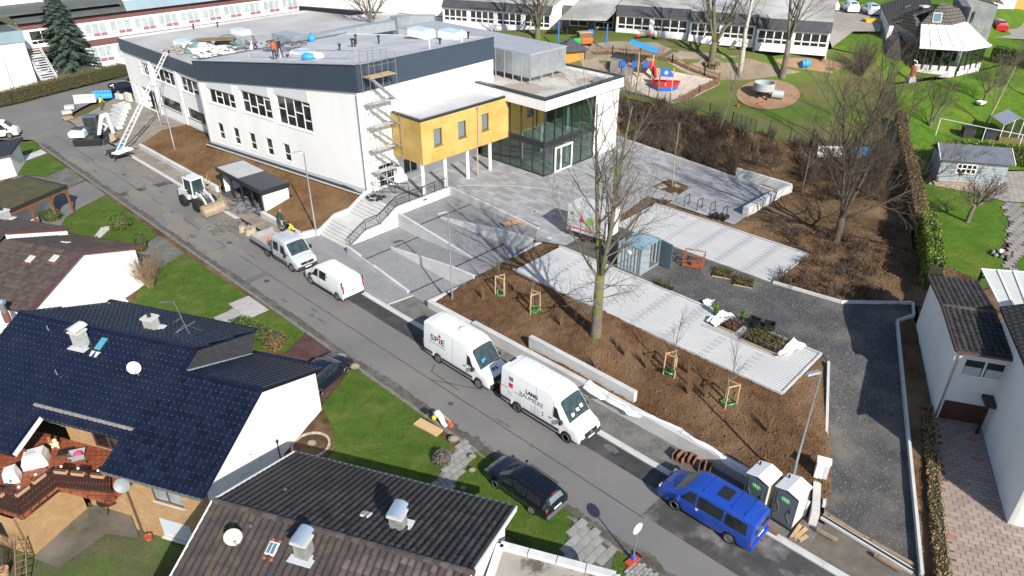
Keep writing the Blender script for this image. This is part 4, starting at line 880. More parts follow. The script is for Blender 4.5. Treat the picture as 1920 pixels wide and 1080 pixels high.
for a_,b_,w_,h_ in((H1.P(ov+.03,0,zr),H1.P(ov+.03,bn,zn(bn)),.06,.2),(H1.P(ov+.03,0,zr),H1.P(ov+.03,bf,zfar(bf)),.06,.2),(H1.P(n3[0]+.04,n2[1],zn(n2[1])),H1.P(n3[0]+.04,bn-.4,zn(bn-.4)),.08,.24),(H1.P(n1[0]-.03,bn,zn(bn)),H1.P(n2[0]-.03,n2[1],zn(n2[1])),.05,.16)):MB().bar(a_,b_,w_,h_).build('verge_board',blue_t,house,world=True)
mb=MB();mb.bar(H1.P(n3[0]+.1,n2[1],zn(n2[1])-.02),H1.P(n3[0]+.1,bn-.4,zn(bn-.4)-.02),.03,.26);mb.build('barge_board',gutter_w,house,world=True)
mb=MB();mb.bar(H1.P(n1[0],bn-.08,zn(bn)-.06),H1.P(ov,bn-.08,zn(bn)-.06),.16,.12);mb.build('gutter',steel,house,world=True)
boxuv(MB().prism([H1.P(-4.4,0,zr),H1.P(-4.4,bU,zU-.1),H1.P(fa[0],fa[1],zfarL(fa[1])-.1),H1.P(-4.4,bf,zfar(bf))],-H1.r*.05).build('cheek',slate_m,house,world=True))
MB().bar(H1.P(-4.3,.1,zr+.03),H1.P(-4.3,bf,zfar(bf)+.05),.14,.04).build('flashing',mat('lead_flashing',(.5,.52,.54)),house,world=True)
zl=-1.7
MB().prism([H1.P(0,bf-.35,-.3),H1.P(0,bf-.35,zfar(bf-.35)-.1),H1.P(0,0,zr-.12),H1.P(0,bn+.5,zn(bn+.5)-.1),H1.P(0,bn+.5,zl)],-H1.r*.25).build('wall',stucco_w,house,world=True)
def brickfacade(o,t0,t1,z0,z1,holes,side=1,rev=.15):return boxuv(facade(house,o,-17.7,t0,t1,z0,z1,holes,brick_y,side=side,rev=rev))
aL=n1[0]+.25;wo=H1.P(0,bn+.5,0)
plw=lambda px_,py_:(lambda p:(H1.AB(p)[0],p.z))(onp(px_,py_,wo,-17.7))
w1=(plw(277,905)[0],plw(343,945)[0],plw(277,935)[1],zn(bn+.5)-.25);w2=(plw(296,970)[0],plw(364,1015)[0],plw(296,1000)[1],plw(296,970)[1])
brickfacade(wo,aL,-.02,zl,zn(bn+.5)-.1,[w1,w2])
wf=mat('brown_window_frame',(.10,.055,.05),rough=.5)
window(house,wo,-17.7,*w1,2,None,fm=wf,gm=mat('curtained_glass',(.32,.36,.38),(.2,.23,.25),scale=2,rough=.08,spec=.7),sill=concrete)
MB().prism([H1.P(w2[0]+.02,bn+.5+.05,w2[2]),H1.P(w2[1],bn+.5+.05,w2[2]),H1.P(w2[1],bn+.5+.05,w2[3]),H1.P(w2[0]+.02,bn+.5+.05,w2[3])],-H1.g*.03).build('roller_shutter',mat('grey_shutter',(.50,.55,.60),rough=.5),house,world=True)
H1.box(MB(),w2[0]-.05,w2[1]+.05,bn+.36,bn+.55,w2[2]-.08,w2[2]-.01).build('sill',concrete,house,world=True)
boxuv(H1.box(MB(),aL-.25,aL,bn+.5,n2[1]+1.0,zl,zn(bn+.5)-.12).build('wall',brick_y,house,world=True))
MB().tube([H1.P(aL+.2,bn+.4,zl),H1.P(aL+.2,bn+.4,2.6)],.05,8).build('downpipe',wf,house,world=True)
ZT=1.1;bw=n2[1]+1.1
TR=[G(-70,935,ZT),G(40,968,ZT),G(107,914,ZT),H1.P(aL-.3,H1.AB(G(107,914,ZT))[1]+.05,ZT),H1.P(aL-.3,bw,ZT),H1.P(-16.2,bw,ZT)]
MB().prism([p-V((0,0,.22))for p in TR],(0,0,.22)).build('terrace_floor',terracotta,house,world=True)
zlw=zn(bw)-.2
wt0=n3[0]+.3
wb=H1.P(0,bw,0);pw=lambda px_,py_:(lambda p:(H1.AB(p)[0],p.z))(onp(px_,py_,wb,-17.7))
d0=pw(170,815)[0];d1=pw(228,830)[0];q0=pw(92,795)[0];q1=pw(122,805)[0]
boxuv(facade(house,wb,-17.7,wt0-.5,aL-.2,ZT,zlw,[(d0,d1,ZT+.02,ZT+2.05),(q0,q1,ZT+1.05,ZT+2.05)],brick_y,side=1,rev=.2))
window(house,wb,-17.7,d0,d1,ZT+.02,ZT+2.05,2,None,fm=wf,name='terrace_door')
window(house,wb,-17.7,q0,q1,ZT+1.05,ZT+2.05,1,None,fm=wf,sill=concrete_d)
H1.box(MB(),-16.1,-15.9,bn,bf,zl,zn(bn)+0).build('wall',stucco_w,house,world=True)
H1.box(MB(),-15.9,-.3,bf-.6,bf-.35,-.3,2.6).build('wall',stucco_w,house,world=True)
KW=G(65,1042,-1.6);KB=G(165,955,-1.6)
boxuv(MB().prism([V((KW.x,KW.y,zl)),V((KB.x,KB.y,zl)),V((KB.x,KB.y,ZT-.24)),V((KW.x,KW.y,ZT-.24))],-H1.r*.25).build('wall',brick_y,house,world=True))
q=lambda px_,py_:(lambda p:((p-V((KW.x,KW.y,0))).dot(H1.r),p.z))(onp(px_,py_,KW,-17.7))
wz=(-3.0,-1.2,-.9,.3)
boxuv(facade(house,KW,-17.7,-5,-.02,zl,ZT-.24,[wz],brick_y,side=1,rev=.15));window(house,KW,-17.7,*wz,1,None,fm=wf)
boxuv(H1.box(MB(),H1.AB(KB)[0],aL,H1.AB(KB)[1]+.3,H1.AB(KB)[1]+.5,zl,ZT-.24).build('wall',brick_y,house,world=True))
rp=[G(-70,930,ZT),G(40,966,ZT),G(107,913,ZT),G(212,925,ZT)]
rail=MB();slats=[];pale=mat('dark_stained_wood',(.045,.02,.014))
for a,b in zip(rp,rp[1:]):
 L=(b-a).length;k=int(L/.17)
 for z,h in((.96,.09),(.12,.16),(-.2,.16)):rail.bar(a+V((0,0,z)),b+V((0,0,z)),.1,h)
 for i in range(k):slats.append((a.lerp(b,(i+.5)/k),(b-a).normalized()))
rail.build('terrace_railing',wood_rail,house,world=True)
sm=MB().box(-.055,.055,-.012,.012,.2,.92).mesh('railing_board');sm.materials.append(wood_rail);pm=parent_matrix(house).inverted()
for p,d in slats:
 m4=Matrix.Translation(p)@Matrix.Rotation(atan2(d.y,d.x),4,'Z');inst(sm,'railing_board',None,house,pm@m4)
g0,g1=nab(66,762),nab(254,803)
MB().bar(H1.P(g0[0],g0[1],zn(g0[1])+.12),H1.P(g1[0],g0[1],zn(g0[1])+.12),.12,.12).build('snow_guard',mat('grey_timber',(.30,.28,.27),(.2,.19,.18),scale=4,rough=.9),house,world=True)
cc=nab(155,650);chimney(house,H1.P(cc[0],cc[1],zn(cc[1])),.62,.5,.95,-17.7,mat('grey_clad_chimney',(.40,.41,.40),(.3,.31,.3),scale=6,rough=.7),capm=mat('cream_sheet',(.62,.60,.55),rough=.5))
p2=onpl(287,618,H1.P(0,bU,zU),fplane);chimney(house,p2,.62,.55,.75,-17.7,MATS['grey_clad_chimney'],cap='pipe')
upn=(H1.g+V((0,0,tn))).normalized()
cw_=nab(192,647);rooflight(house,H1.P(cw_[0],cw_[1],zn(cw_[1])),H1.r,upn,.5,.85,glass=mat('blue_roof_glass',(.06,.30,.42),rough=.1,spec=.8),apron=None)
MB().prism([H1.P(cw_[0]-.3,cw_[1]-.75,zn(cw_[1]-.75)+.06),H1.P(cw_[0]+.3,cw_[1]-.75,zn(cw_[1]-.75)+.06),H1.P(cw_[0]+.3,cw_[1]-.45,zn(cw_[1]-.45)+.06),H1.P(cw_[0]-.3,cw_[1]-.45,zn(cw_[1]-.45)+.06)],(0,0,.04)).build('flashing',MATS['lead_flashing'],house,world=True)
for a,b in((92,622),(108,705)):
 k=nab(a,b);p=H1.P(k[0],k[1],zn(k[1]));MB().tube([p,p+V((0,0,.4))],.03,6).tube([p+V((.02,0,.02)),p+V((.3,.1,.12))],.015,5).build('roof_step',steel,house,world=True)
p=onpl(158,588,H1.P(0,bU,zU),fplane);MB().tube([p,p+V((0,0,.3))],[.12,.05],8).build('roof_vent',black,house,world=True)
kd=nab(261,705);pd=H1.P(kd[0],kd[1],zn(kd[1]));dish('round white satellite dish on the blue roof',pd+V((-.05,-.1,.62)),(.35,-.85,.3),.31,upvc,base=pd)
ka=onpl(357,630,H1.P(0,bU,zU),fplane);aer=thing('roof_aerial','thin television aerial mast with two antennas on the blue roof','aerial',ka)
MB().tube([ka,ka+V((-.35,-.1,2.3))],.022,6).build('mast',steel,aer,world=True)
tp=ka+V((-.35,-.1,2.25));r_=H1.r
mb=MB();mb.tube([tp,tp-r_*1.0+V((0,0,-.22))],.012,5)
for i in range(7):p=tp-r_*(.15+.13*i)+V((0,0,-.03*i));mb.tube([p-H1.g*.16,p+H1.g*.16],.006,4)
mb.build('antenna',steel,aer,world=True)
tp=ka+V((-.2,-.05,1.2));mb=MB()
mb.tube([tp,tp-r_*.5+V((0,0,-.35))],.012,5)
for i in range(6):p=tp-r_*(.1+.08*i)+V((0,0,-.06*i));mb.tube([p-H1.g*.2,p+H1.g*.2],.007,4)
mb.build('antenna',steel,aer,world=True)
mb=MB()
for d in((-1.1,-.5,.0),(.4,.6,-.05),(-.9,.3,.1)):mb.tube([ka+V((-.12,0,.75)),ka+V(d)],.009,4)
mb.tube([ka+V((-.75,-.3,.3)),ka+V((.3,.35,.75))],.01,4);mb.build('stay_wire',steel,aer,world=True)
pd=onp(229,910,H1.P(0,bn-.3,0),-17.7);dish('grey satellite dish on the wall under blue eave',pd,(.25,-.8,.45),.33,mat('grey_dish',(.20,.225,.235),rough=.5),base=pd+V((.1,.5,-.3)),arm=False)
# ---------------------------------------------------------------- house with the brown concrete tiles, nearest
e1=G(966,953,2.8);e0=G(552,850,2.8)
H2=House((e1.x,e1.y),-17.83);rap=onp(884,1066,e1,72.17);b2=H2.AB(rap)[1];z2=rap.z-.25;L2=(e1-e0).length
house2=thing('house','house with weathered brown concrete tiles and two clad chimneys, nearest the camera','house',(e1.x,e1.y,0))
t2=(z2-2.8)/-b2;zf2=lambda b:2.8-t2*b;zn2=lambda b:z2+t2*(b-b2)
H2.slope(house2,[(-L2,0),(0,0),(0,b2),(-L2,b2)],zf2,.14,dark_t,T_dark,.3,.36,most=300)
H2.slope(house2,[(-L2,b2),(0,b2),(0,2.1*b2),(-L2,2.1*b2)],zn2,.14,brown_t,T_brown,.3,.36,most=300)
rm=MB().tube([(0,0,0),(.36,0,.012)],[.13,.145],10).mesh('ridge_tile');rm.materials.append(brown_t);pm=parent_matrix(house2).inverted()
for i in range(int(L2/.33)+1):inst(rm,'ridge_tile',None,house2,pm@(Matrix.Translation(H2.P(-L2+i*.33,b2,z2+.01))@Matrix.Rotation(R(-17.83),4,'Z')))
for a in(-L2-.04,.04):
 MB().bar(H2.P(a,.05,zf2(.05)-.02),H2.P(a,b2,z2-.02),.06,.24).build('verge_board',gutter_w,house2,world=True);MB().bar(H2.P(a,b2,z2-.02),H2.P(a,2.1*b2,zn2(2.1*b2)-.02),.06,.24).build('verge_board',gutter_w,house2,world=True)
MB().bar(H2.P(-L2,.1,2.76),H2.P(.05,.1,2.76),.14,.1).build('gutter',steel,house2,world=True)
for a in(-L2+.35,-.35):MB().prism([H2.P(a,-.4,-1.6),H2.P(a,2*b2,-1.6),H2.P(a,2*b2,zn2(2*b2)-.15),H2.P(a,b2,z2-.15),H2.P(a,-.4,zf2(-.4)-.15)],H2.r*(.2 if a<-3 else-.2)).build('wall',stucco_w,house2,world=True)
H2.box(MB(),-L2+.4,-.4,-.6,-.4,-1.6,2.85).build('wall',stucco_w,house2,world=True)
H2.box(MB(),-L2+.4,-.4,2*b2,2*b2+.2,-1.6,2.75).build('wall',stucco_w,house2,world=True)
f2p=H2.P(0,0,2.8);f2n=H2.r.cross((H2.g-V((0,0,t2))).normalized());n2n=H2.r.cross((H2.g+V((0,0,t2))).normalized());n2p=H2.P(0,b2,z2)
clad=mat('fibre_clad_chimney',(.20,.215,.205),(.13,.14,.135),scale=9,detail=6,c3=(.27,.28,.26),scale3=3,rough=.75);bluecap=mat('blue_grey_cowl',(.42,.52,.62),rough=.35,metal=.5)
chimney(house2,onpl(748,990,f2p,f2n),.55,.5,.78,-17.8,clad,capm=bluecap)
chimney(house2,onpl(572,1042,n2p,n2n),.55,.5,.85,-17.8,clad,capm=bluecap)
upf=(-H2.g+V((0,0,t2))).normalized();upn2=(H2.g+V((0,0,t2))).normalized();white_f=mat('old_white_frame',(.6,.62,.63),rough=.5)
rooflight(house2,onpl(685,968,f2p,f2n),-H2.r,upf,.42,.42,m=white_f,sub=1)
rooflight(house2,onpl(512,1030,n2p,n2n),H2.r,upn2,.42,.52,m=white_f,sub=1,apron=mat('orange_flashing',(.42,.10,.04),rough=.8))
for q,f,n in((538,922,0),(473,990,1)):
 p=onpl(q,f,n2p if n else f2p,n2n if n else f2n);MB().tube([p,p+V((-.08,0,.22))],[.1,.06],8).build('roof_vent',mat('slate_vent',(.07,.09,.11),rough=.5),house2,world=True)
pd=onpl(452,1020,n2p,n2n);dish('pale grey satellite dish on the brown tiled roof',pd+V((-.15,-.15,.62)),(.42,-.75,.35),.33,mat('pale_dish',(.42,.42,.41),rough=.5),base=pd)
ga=House((e1.x,e1.y),-17.83);gar=thing('garage','flat roofed garage with white parapet beside the brown roofed house','garage',(e1.x,e1.y,0))
gz=2.2;gp=[G(938,1022,gz),G(1155,1080,gz),G(1170,1130,gz),G(900,1140,gz)]
MB().prism([p-V((0,0,2.4))for p in gp],(0,0,2.2)).build('wall',stucco_w,gar,world=True)
MB().prism([p-V((0,0,.16))for p in gp],(0,0,.06)).build('roof',mat('flat_roof_felt',(.36,.335,.30),(.28,.26,.235),scale=.8,c3=(.10,.085,.065),scale3=.5,lo3=.55,hi3=.62,rough=.9),gar,world=True)
for a,b in((gp[3],gp[0]),(gp[0],gp[1]),(gp[1],gp[2])):
 k=max(2,round((b-a).length/1.2))
 for i in range(k):MB().bar(a.lerp(b,i/k+.004),a.lerp(b,(i+1)/k-.004),.32,.2).build('parapet_slab',mat('parapet_white',(.6,.61,.61),(.5,.51,.51),scale=2,rough=.8),gar,world=True)
# ---------------------------------------------------------------- mossy brown house at the left
c=G(256,545,0);ef=onp(258,462,c,GA);ap=onp(148,473,c,GA);en=onp(50,583,c,GA)
H3=House((ap.x,ap.y));house3=thing('house','white gabled house with mossy brown roof and red verge boards','house',(ap.x,ap.y,0))
z3=ap.z;b3f=H3.AB(ef)[1];b3n=H3.AB(en)[1];t3f=(z3-ef.z)/b3f;t3n=(z3-en.z)/-b3n
zn3=lambda b:z3+t3n*b;zf3=lambda b:z3-t3f*b
n3p=H3.r.cross((H3.g+V((0,0,t3n))).normalized());f3p=H3.r.cross((H3.g-V((0,0,t3f))).normalized());a3=H3.P(0,0,z3)
rs=H3.AB(onpl(55,447,a3,n3p));rs0=H3.AB(onpl(-20,430,a3,n3p))
H3.slope(house3,[(-14,0),(.2,0),(.2,b3n-.1),(-14,b3n-.1)],zn3,.14,old_t,T_old,.3,.36,most=300)
H3.slope(house3,[(-7.8,0),(.2,0),(.2,b3f+.2),(-5.6,b3f+.2)],zf3,.14,old_t,T_old,.3,.36,most=150)
zhi=.55
H3.slope(house3,[(-14,0),(-6.2,0),(-6.2,b3f+.2),(-14,b3f+.2)],lambda b:zf3(b)+zhi,.14,old_t,T_old,.3,.36,most=100)
H3.slope(house3,[(-14,-1.2),(-6.2,-1.2),(-6.2,.02),(-14,.02)],lambda b:z3+zhi+t3n*b,.14,old_t,T_old,.3,.36,most=40)
red_v=mat('red_brown_verge',(.11,.05,.05),(.085,.036,.037),scale=3,rough=.7)
for a_,b_ in((H3.P(.25,0,z3),H3.P(.25,b3n,zn3(b3n))),(H3.P(.25,0,z3),H3.P(.25,b3f+.2,zf3(b3f+.2))),(H3.P(-6.1,0,z3+zhi),H3.P(-6.1,b3f+.2,zf3(b3f+.2)+zhi))):MB().bar(a_,b_,.1,.22).build('verge_board',red_v,house3,world=True)
MB().prism([H3.P(-6.2,0,z3-.1),H3.P(-6.2,b3f-.2,zf3(b3f-.2)-.1),H3.P(-6.2,b3f-.2,zf3(b3f-.2)+zhi-.1),H3.P(-6.2,0,z3+zhi-.1)],-H3.r*.1).build('wall',stucco_w,house3,world=True)
MB().prism([H3.P(0,b3f-.3,-.2),H3.P(0,b3f-.3,zf3(b3f-.3)-.1),H3.P(0,0,z3-.1),H3.P(0,b3n+.4,zn3(b3n+.4)-.1),H3.P(0,b3n+.4,-1.2)],-H3.r*.25).build('wall',stucco_w,house3,world=True)
H3.box(MB(),-14,-.2,b3n+.4,b3n+.6,-1.6,zn3(b3n)-.05).build('wall',stucco_w,house3,world=True)
H3.box(MB(),-14,-.2,b3f-.5,b3f-.3,-.3,zf3(b3f)).build('wall',stucco_w,house3,world=True)
u3=(H3.g+V((0,0,t3n))).normalized();uf3=(-H3.g+V((0,0,t3f))).normalized()
fl_r=mat('red_flashing',(.17,.065,.055),rough=.7)
for a,b in((58,487),(103,486)):rooflight(house3,onpl(a,b,a3,n3p),H3.r,u3,.45,.55,m=white_f,glass=mat('pale_roof_glass',(.45,.48,.46),rough=.15),apron=fl_r)
rooflight(house3,onpl(123,456,a3,f3p),-H3.r,uf3,.45,.45,m=white_f)
p=onpl(14,598,a3,n3p);chm=thing('chimney','round metal flue with red base on mossy roof','chimney',p)
MB().tube([p-V((0,0,.2)),p+V((0,0,.5))],.2,12).build('base',fl_r,chm,world=True);MB().tube([p+V((0,0,.5)),p+V((0,0,1.15))],.17,12).build('flue',steel,chm,world=True,smooth=True);MB().tube([p+V((-.25,0,1.25)),p+V((.25,0,1.25))],.16,8).build('cowl',bluecap,chm,world=True,smooth=True)
p=onpl(10,412,H3.P(0,0,z3+zhi),f3p);chimney(house3,p,.7,.6,.7,-17.7,MATS['grey_clad_chimney'],cap='pipe')
moss=mat('mossy_roof',(.05,.048,.022),(.085,.08,.02),scale=1.2,detail=7,c3=(.06,.05,.04),scale3=.4,rough=1,bump=.5,bscale=10)
cpz=2.7;CP=[G(126,347,cpz),G(48,329,cpz),G(-60,362,cpz),G(-60,425,cpz),G(15,395,cpz)]
cport=thing('carport','flat mossy carport roof on brown timber posts with arched braces','carport',G(110,410,0))
MB().prism([p-V((0,0,.3))for p in CP],(0,0,.3)).build('fascia',mat('bitumen_edge',(.02,.021,.024),rough=.6),cport,world=True)
cen=sum(CP,V((0,0,0)))/5
MB().prism([cen+(p-cen)*.93+V((0,0,.004))for p in CP],(0,0,.03)).build('roof',moss,cport,world=True)
br=mat('brown_carport_timber',(.20,.085,.035),(.15,.06,.026),scale=3,rough=.8)
pa,pb=CP[0]+V((-.1,.1,0)),CP[4];dd=(pb-pa);LL=dd.length;dd.normalize()
for i in range(4):
 q=pa+dd*(LL*i/3+(.25 if i==0 else 0));MB().bar(V((q.x,q.y,0)),V((q.x,q.y,cpz-.3)),.16).build('post',br,cport,world=True)
 for sg in(-1,1):
  if(i==0 and sg<0):continue
  mb=MB();pts=[]
  for k in range(6):t=k/5*pi/2;pts.append(V((q.x,q.y,0))+dd*sg*(.75*(1-cos(t)))+V((0,0,cpz-1.15+.8*sin(t))))
  for a_,b_ in zip(pts,pts[1:]):mb.bar(a_,b_,.12,.14)
  mb.build('brace',br,cport,world=True)
MB().bar(pa+V((0,0,-.38)),pb+V((0,0,-.38)),.14,.18).build('beam',br,cport,world=True)
back=V((-dd.y,dd.x,0));back=back if back.y>0 else-back
MB().prism([V((pa.x,pa.y,0))+back*2.2+dd*.3,V((pb.x,pb.y,0))+back*2.2,V((pb.x,pb.y,2.35))+back*2.2,V((pa.x,pa.y,2.35))+back*2.2+dd*.3],back*.15).build('wall',stucco_w,cport,world=True)
nb=thing('house','corner of a small white house with flat dark eave at the left edge','house',G(20,345,0))
np_=[G(22,317,2.6),G(40,315,2.6),G(-80,312,2.6),G(-80,345,2.6)]
q0,q1=G(32,330,0),G(-80,360,0)
MB().prism([V((q0.x,q0.y,-.2)),V((q1.x,q1.y,-.2)),V((q1.x,q1.y,2.4)),V((q0.x,q0.y,2.4))],(-1.5,4,0)).build('wall',stucco_w,nb,world=True)
MB().prism([V((q0.x+.5,q0.y-.4,2.4)),V((q1.x,q1.y-.4,2.4)),V((q1.x-2,q1.y+4.5,2.4)),V((q0.x-1.2,q0.y+4.5,2.4))],(0,0,.2)).build('eave',mat('bitumen_edge',(.02,.021,.024)),nb,world=True)
# ---------------------------------------------------------------- white house at the right edge
c=G(1747,780,.75);H4=House((c.x,c.y));house4=thing('house','white two storey house with brown tiled annex at the right edge','house',(c.x,c.y,0))
pe=onp(1779,648,c,-17.7);ze=pe.z
far=onp(1745,552,c,GA);apx=onp(1773,575,c,GA);near=onp(1779,648,c,GA)
bF=H4.AB(far)[1];bA=H4.AB(apx)[1];zA=apx.z;tA=(zA-ze)/(bA+.3)
zn4=lambda b:ze+tA*(b+.3);zf4=lambda b:zA-tA*(b-bA);bF=2*bA+.3
aR=H4.AB(onp(1905,660,c,-17.7))[0]
H4.slope(house4,[(-.15,-.3),(aR,-.3),(aR,bA),(-.15,bA)],zn4,.14,dark_t,T_dark,.3,.36)
H4.slope(house4,[(-.15,bA),(aR,bA),(aR,bF),(-.15,bF)],zf4,.14,dark_t,T_dark,.3,.36)
MB().bar(H4.P(-.15,bA,zA+.05),H4.P(aR,bA,zA+.05),.25,.12).build('ridge_tiles',brown_t,house4,world=True)
mb=MB();mb.bar(H4.P(-.18,-.3,ze-.02),H4.P(-.18,bA,zA),.06,.2);mb.bar(H4.P(-.18,bF,zf4(bF)),H4.P(-.18,bA,zA),.06,.2);mb.bar(H4.P(-.15,-.38,ze-.05),H4.P(aR,-.38,ze-.05),.14,.12);mb.build('gutter',wf,house4,world=True)
pp=lambda px_,py_:(lambda p:(H4.AB(p)[0],p.z))(onp(px_,py_,c,-17.7))
wL=pp(1800,700)[0];wR=pp(1882,715)[0];wz0=pp(1842,712)[1];wz1=wz0+1.15
facade(house4,c,-17.7,0,aR+.5,2.0,ze-.1,[(wL,wR,wz0,wz1)],stucco_w,side=1,rev=.18)
w_=window(house4,c,-17.7,wL,wR,wz0,wz1,2,None,rev=.14,fw=.09)
for k in range(2):
 a=wL+.12+k*(wR-wL)/2;mb=MB();n=12
 o_=H4.P(0,.1,0);mb.grid(lambda i,j:H4.P(a+i*((wR-wL)/2-.22),.095+.0,wz0+.12+j*.5-(.03*abs(sin(i*18))if j==0 else 0)),24,1);mb.build('lace_curtain',mat('lace',(.55,.6,.62),(.4,.45,.47),scale=20,rough=.9),w_,world=True)
boxuv(MB().prism([H4.P(.02,.02,.4),H4.P(aR+.5,.02,.4),H4.P(aR+.5,.02,2.0),H4.P(.02,.02,2.0)],H4.g*.1).build('garage_front',brick_r,house4,world=True))
H4.box(MB(),-.02,.3,-.02,.3,.4,2.0).build('wall',stucco_w,house4,world=True)
MB().prism([H4.P(0,0.02,.4),H4.P(0,bF-.3,1.4),H4.P(0,bF-.3,zf4(bF-.3)-.1),H4.P(0,bA,zA-.1),H4.P(0,.02,ze-.05)],H4.r*.25).build('wall',stucco_w,house4,world=True)
H4.box(MB(),.3,aR,bF-.5,bF-.3,.5,zf4(bF)).build('wall',stucco_w,house4,world=True)
MB().tube([H4.P(.15,-.06,.6),H4.P(.15,-.06,ze-.2)],.05,8).build('downpipe',steel,house4,world=True)
Mc=G(1892,975,.75);am,bm=H4.AB(Mc);am2=aR-.02;zM=onp(1904,612,H4.P(am2,0,0),69).z;bE=H4.AB(G(1888,584,zM))[1]
MB().prism([H4.P(am,bm,.3),H4.P(am2,bE,.3),H4.P(am2,bE,zM),H4.P(am,bm,zM)],H4.r*.3).build('wall',stucco_w,house4,world=True)
facade(house4,H4.P(am,bm,0),-17.7,0,9,.3,zM,[(2.5,4.5,1.5,2.8)],stucco_w,side=1)
for z in(1.5,):window(house4,H4.P(am,bm,0),-17.7,2.5,4.5,z,z+1.3,2,None)
boxuv(MB().prism([H4.P(am-.25,bm-.4,zM-.05),H4.P(am+4.5,bm-.4,zM+1.8),H4.P(am2+4.8,bE+.3,zM+1.8),H4.P(am2-.25,bE+.3,zM-.05)],(0,0,.14)).build('roof',mat('main_roof_tiles',(.06,.052,.05),(.045,.04,.038),scale=2,rough=.8,coords='UV',brick=(.3,.36,(.02,.018,.017),.04,.8),bump=.3),house4,world=True))
wz_=onp(1890,720,H4.P(am2,0,0),70.5);
MB().cbox(wz_+V((.02,0,-.1)),.12,.8,1.1,R(-17.7)).build('side_window',glass_d,house4,world=True)
cz=G(1870,745,2.7);ca,cb=H4.AB(cz);H4.box(MB(),ca-.75,ca+.55,cb-1.0,cb+.6,2.6,2.8).build('door_canopy',mat('dark_canopy',(.035,.03,.03),(.05,.04,.035),scale=2,rough=.8),house4,world=True)
H4.box(MB(),ca-.65,ca-.52,cb-.9,cb-.78,.4,2.6).build('canopy_post',wood_rail,house4,world=True)
tcz=5.2;tc=[G(1840,505,tcz),G(1990,515,tcz),G(2010,600,tcz),G(1880,585,tcz)]
cov=thing('terrace_cover','translucent white terrace roof with white bars behind the right house','canopy',V((tc[0].x,tc[0].y,2.2)))
MB().prism(tc,(0,0,.03)).build('roof_sheet',mat('milky_sheet',(.62,.62,.58),(.55,.56,.54),scale=1,rough=.4),cov,world=True)
mb=MB()
for i in range(6):f=i/5;mb.bar(tc[0].lerp(tc[1],f)+V((0,0,.05)),tc[3].lerp(tc[2],f)+V((0,0,.05)),.08)
mb.bar(tc[0],tc[1],.1);mb.bar(tc[3],tc[2],.1);mb.build('glazing_bar',upvc,cov,world=True)
for f in(0.02,.5):p=tc[0].lerp(tc[1],f);MB().bar(V((p.x,p.y,2.2)),p,.12).build('post',dark_steel,cov,world=True);MB().bar(V((p.x,p.y,tcz-.6)),p+V((.9,-.6,0)),.1).build('brace',dark_steel,cov,world=True)
slabm=mat('drive_slab',(.33,.255,.22),(.27,.21,.18),scale=2,rough=.9,rnd=.14,bump=.15);slabr=mat('red_slab',(.42,.14,.12),rough=.9)
sm_=MB().box(.012,.488,.012,.238,-.05,.012).mesh('drive_slab');sm_.materials.append(slabm);sr_=MB().box(.012,.488,.012,.238,-.05,.014).mesh('drive_slab');sr_.materials.append(slabr)
BD=[G(1745,780,.72),G(1800,760,.8),G(1960,800,.8),G(1960,1200,.3),G(1776,1200,.25),G(1774,1080,.3)]
bdq=[(p.x,p.y)for p in BD];ddr=bpy.data.objects['slab_drive'];dbv=BVHTree.FromPolygons([v.co for v in ddr.data.vertices],[tuple(q.vertices)for q in ddr.data.polygons]);sp_=[]
HD=House((BD[0].x,BD[0].y),-17.7)
for j in range(-60,12):
 for i in range(-10,24):
  a=i*.5+(.25 if j%2 else 0);b=j*.25;p=HD.P(a+.25,b+.12,0)
  if inpoly(p.x,p.y,bdq)and HD.P(a,b,0).x<27.5:sp_.append((a,b))
sp_.sort(key=lambda q:(HD.P(q[0],q[1],.5)-EYE).length)
mbx=MB()
for k,(a,b)in enumerate(sp_):
 p=HD.P(a,b,0);loc=dbv.ray_cast(V((p.x,p.y,20)),V((0,0,-1)))[0];z=loc.z if loc else .5
 me=sr_ if k%57==11 else sm_
 pr=(lambda q:(960+FPX*q.dot(RT)/q.dot(FW),540-FPX*q.dot(UP)/q.dot(FW)))(V((p.x,p.y,z))-EYE)
 if pr[0]>1935 or pr[1]>1095:mbx.add([HD.o*0+V((p.x,p.y,z))+(HD.r*v.co.x+HD.g*v.co.y+V((0,0,v.co.z)))for v in sm_.vertices],[tuple(q.vertices)for q in sm_.polygons]);continue
 inst(me,'paving_slab',None,ddr,Matrix.Translation(V((p.x,p.y,z+.012)))@Matrix.Rotation(R(-17.7),4,'Z'))
if mbx.v:mbx.build('paving_slab',slabm,ddr,kind='stuff')
def slabs(root,poly,ang,w,h,m,gap=.02,stagger=.5,up=.012,rnd=.02):
 me=MB().box(gap/2,w-gap/2,gap/2,h-gap/2,-.05,.02).mesh('paving_slab');me.materials.append(m);Q=[(p.x,p.y)for p in poly];u,v=udir(ang),udir(ang+90);o=poly[0]
 A_=[((p-o).dot(u),(p-o).dot(v))for p in poly];z=o.z
 j=min(q[1]for q in A_);r=0
 while j<max(q[1]for q in A_):
  i=min(q[0]for q in A_)-(stagger*w if r%2 else 0)
  while i<max(q[0]for q in A_):
   c_=o+u*(i+w/2)+v*(j+h/2)
   if inpoly(c_.x,c_.y,Q):p=o+u*i+v*j;inst(me,'paving_slab',None,root,Matrix.Translation(V((p.x,p.y,z+up+random.uniform(0,.008))))@Matrix.Rotation(R(ang)+random.uniform(-rnd,rnd),4,'Z'))
   i+=w
  j+=h;r+=1
greyslab=mat('grey_slab',(.30,.30,.285),(.24,.24,.225),scale=2.5,c3=(.2,.205,.16),scale3=.8,rough=.9,rnd=.12)
slabs(slabroot2,px([(1077,972),(1156,1030),(1146,1068),(1050,1046)],.045),46.4,.62,.4,greyslab)
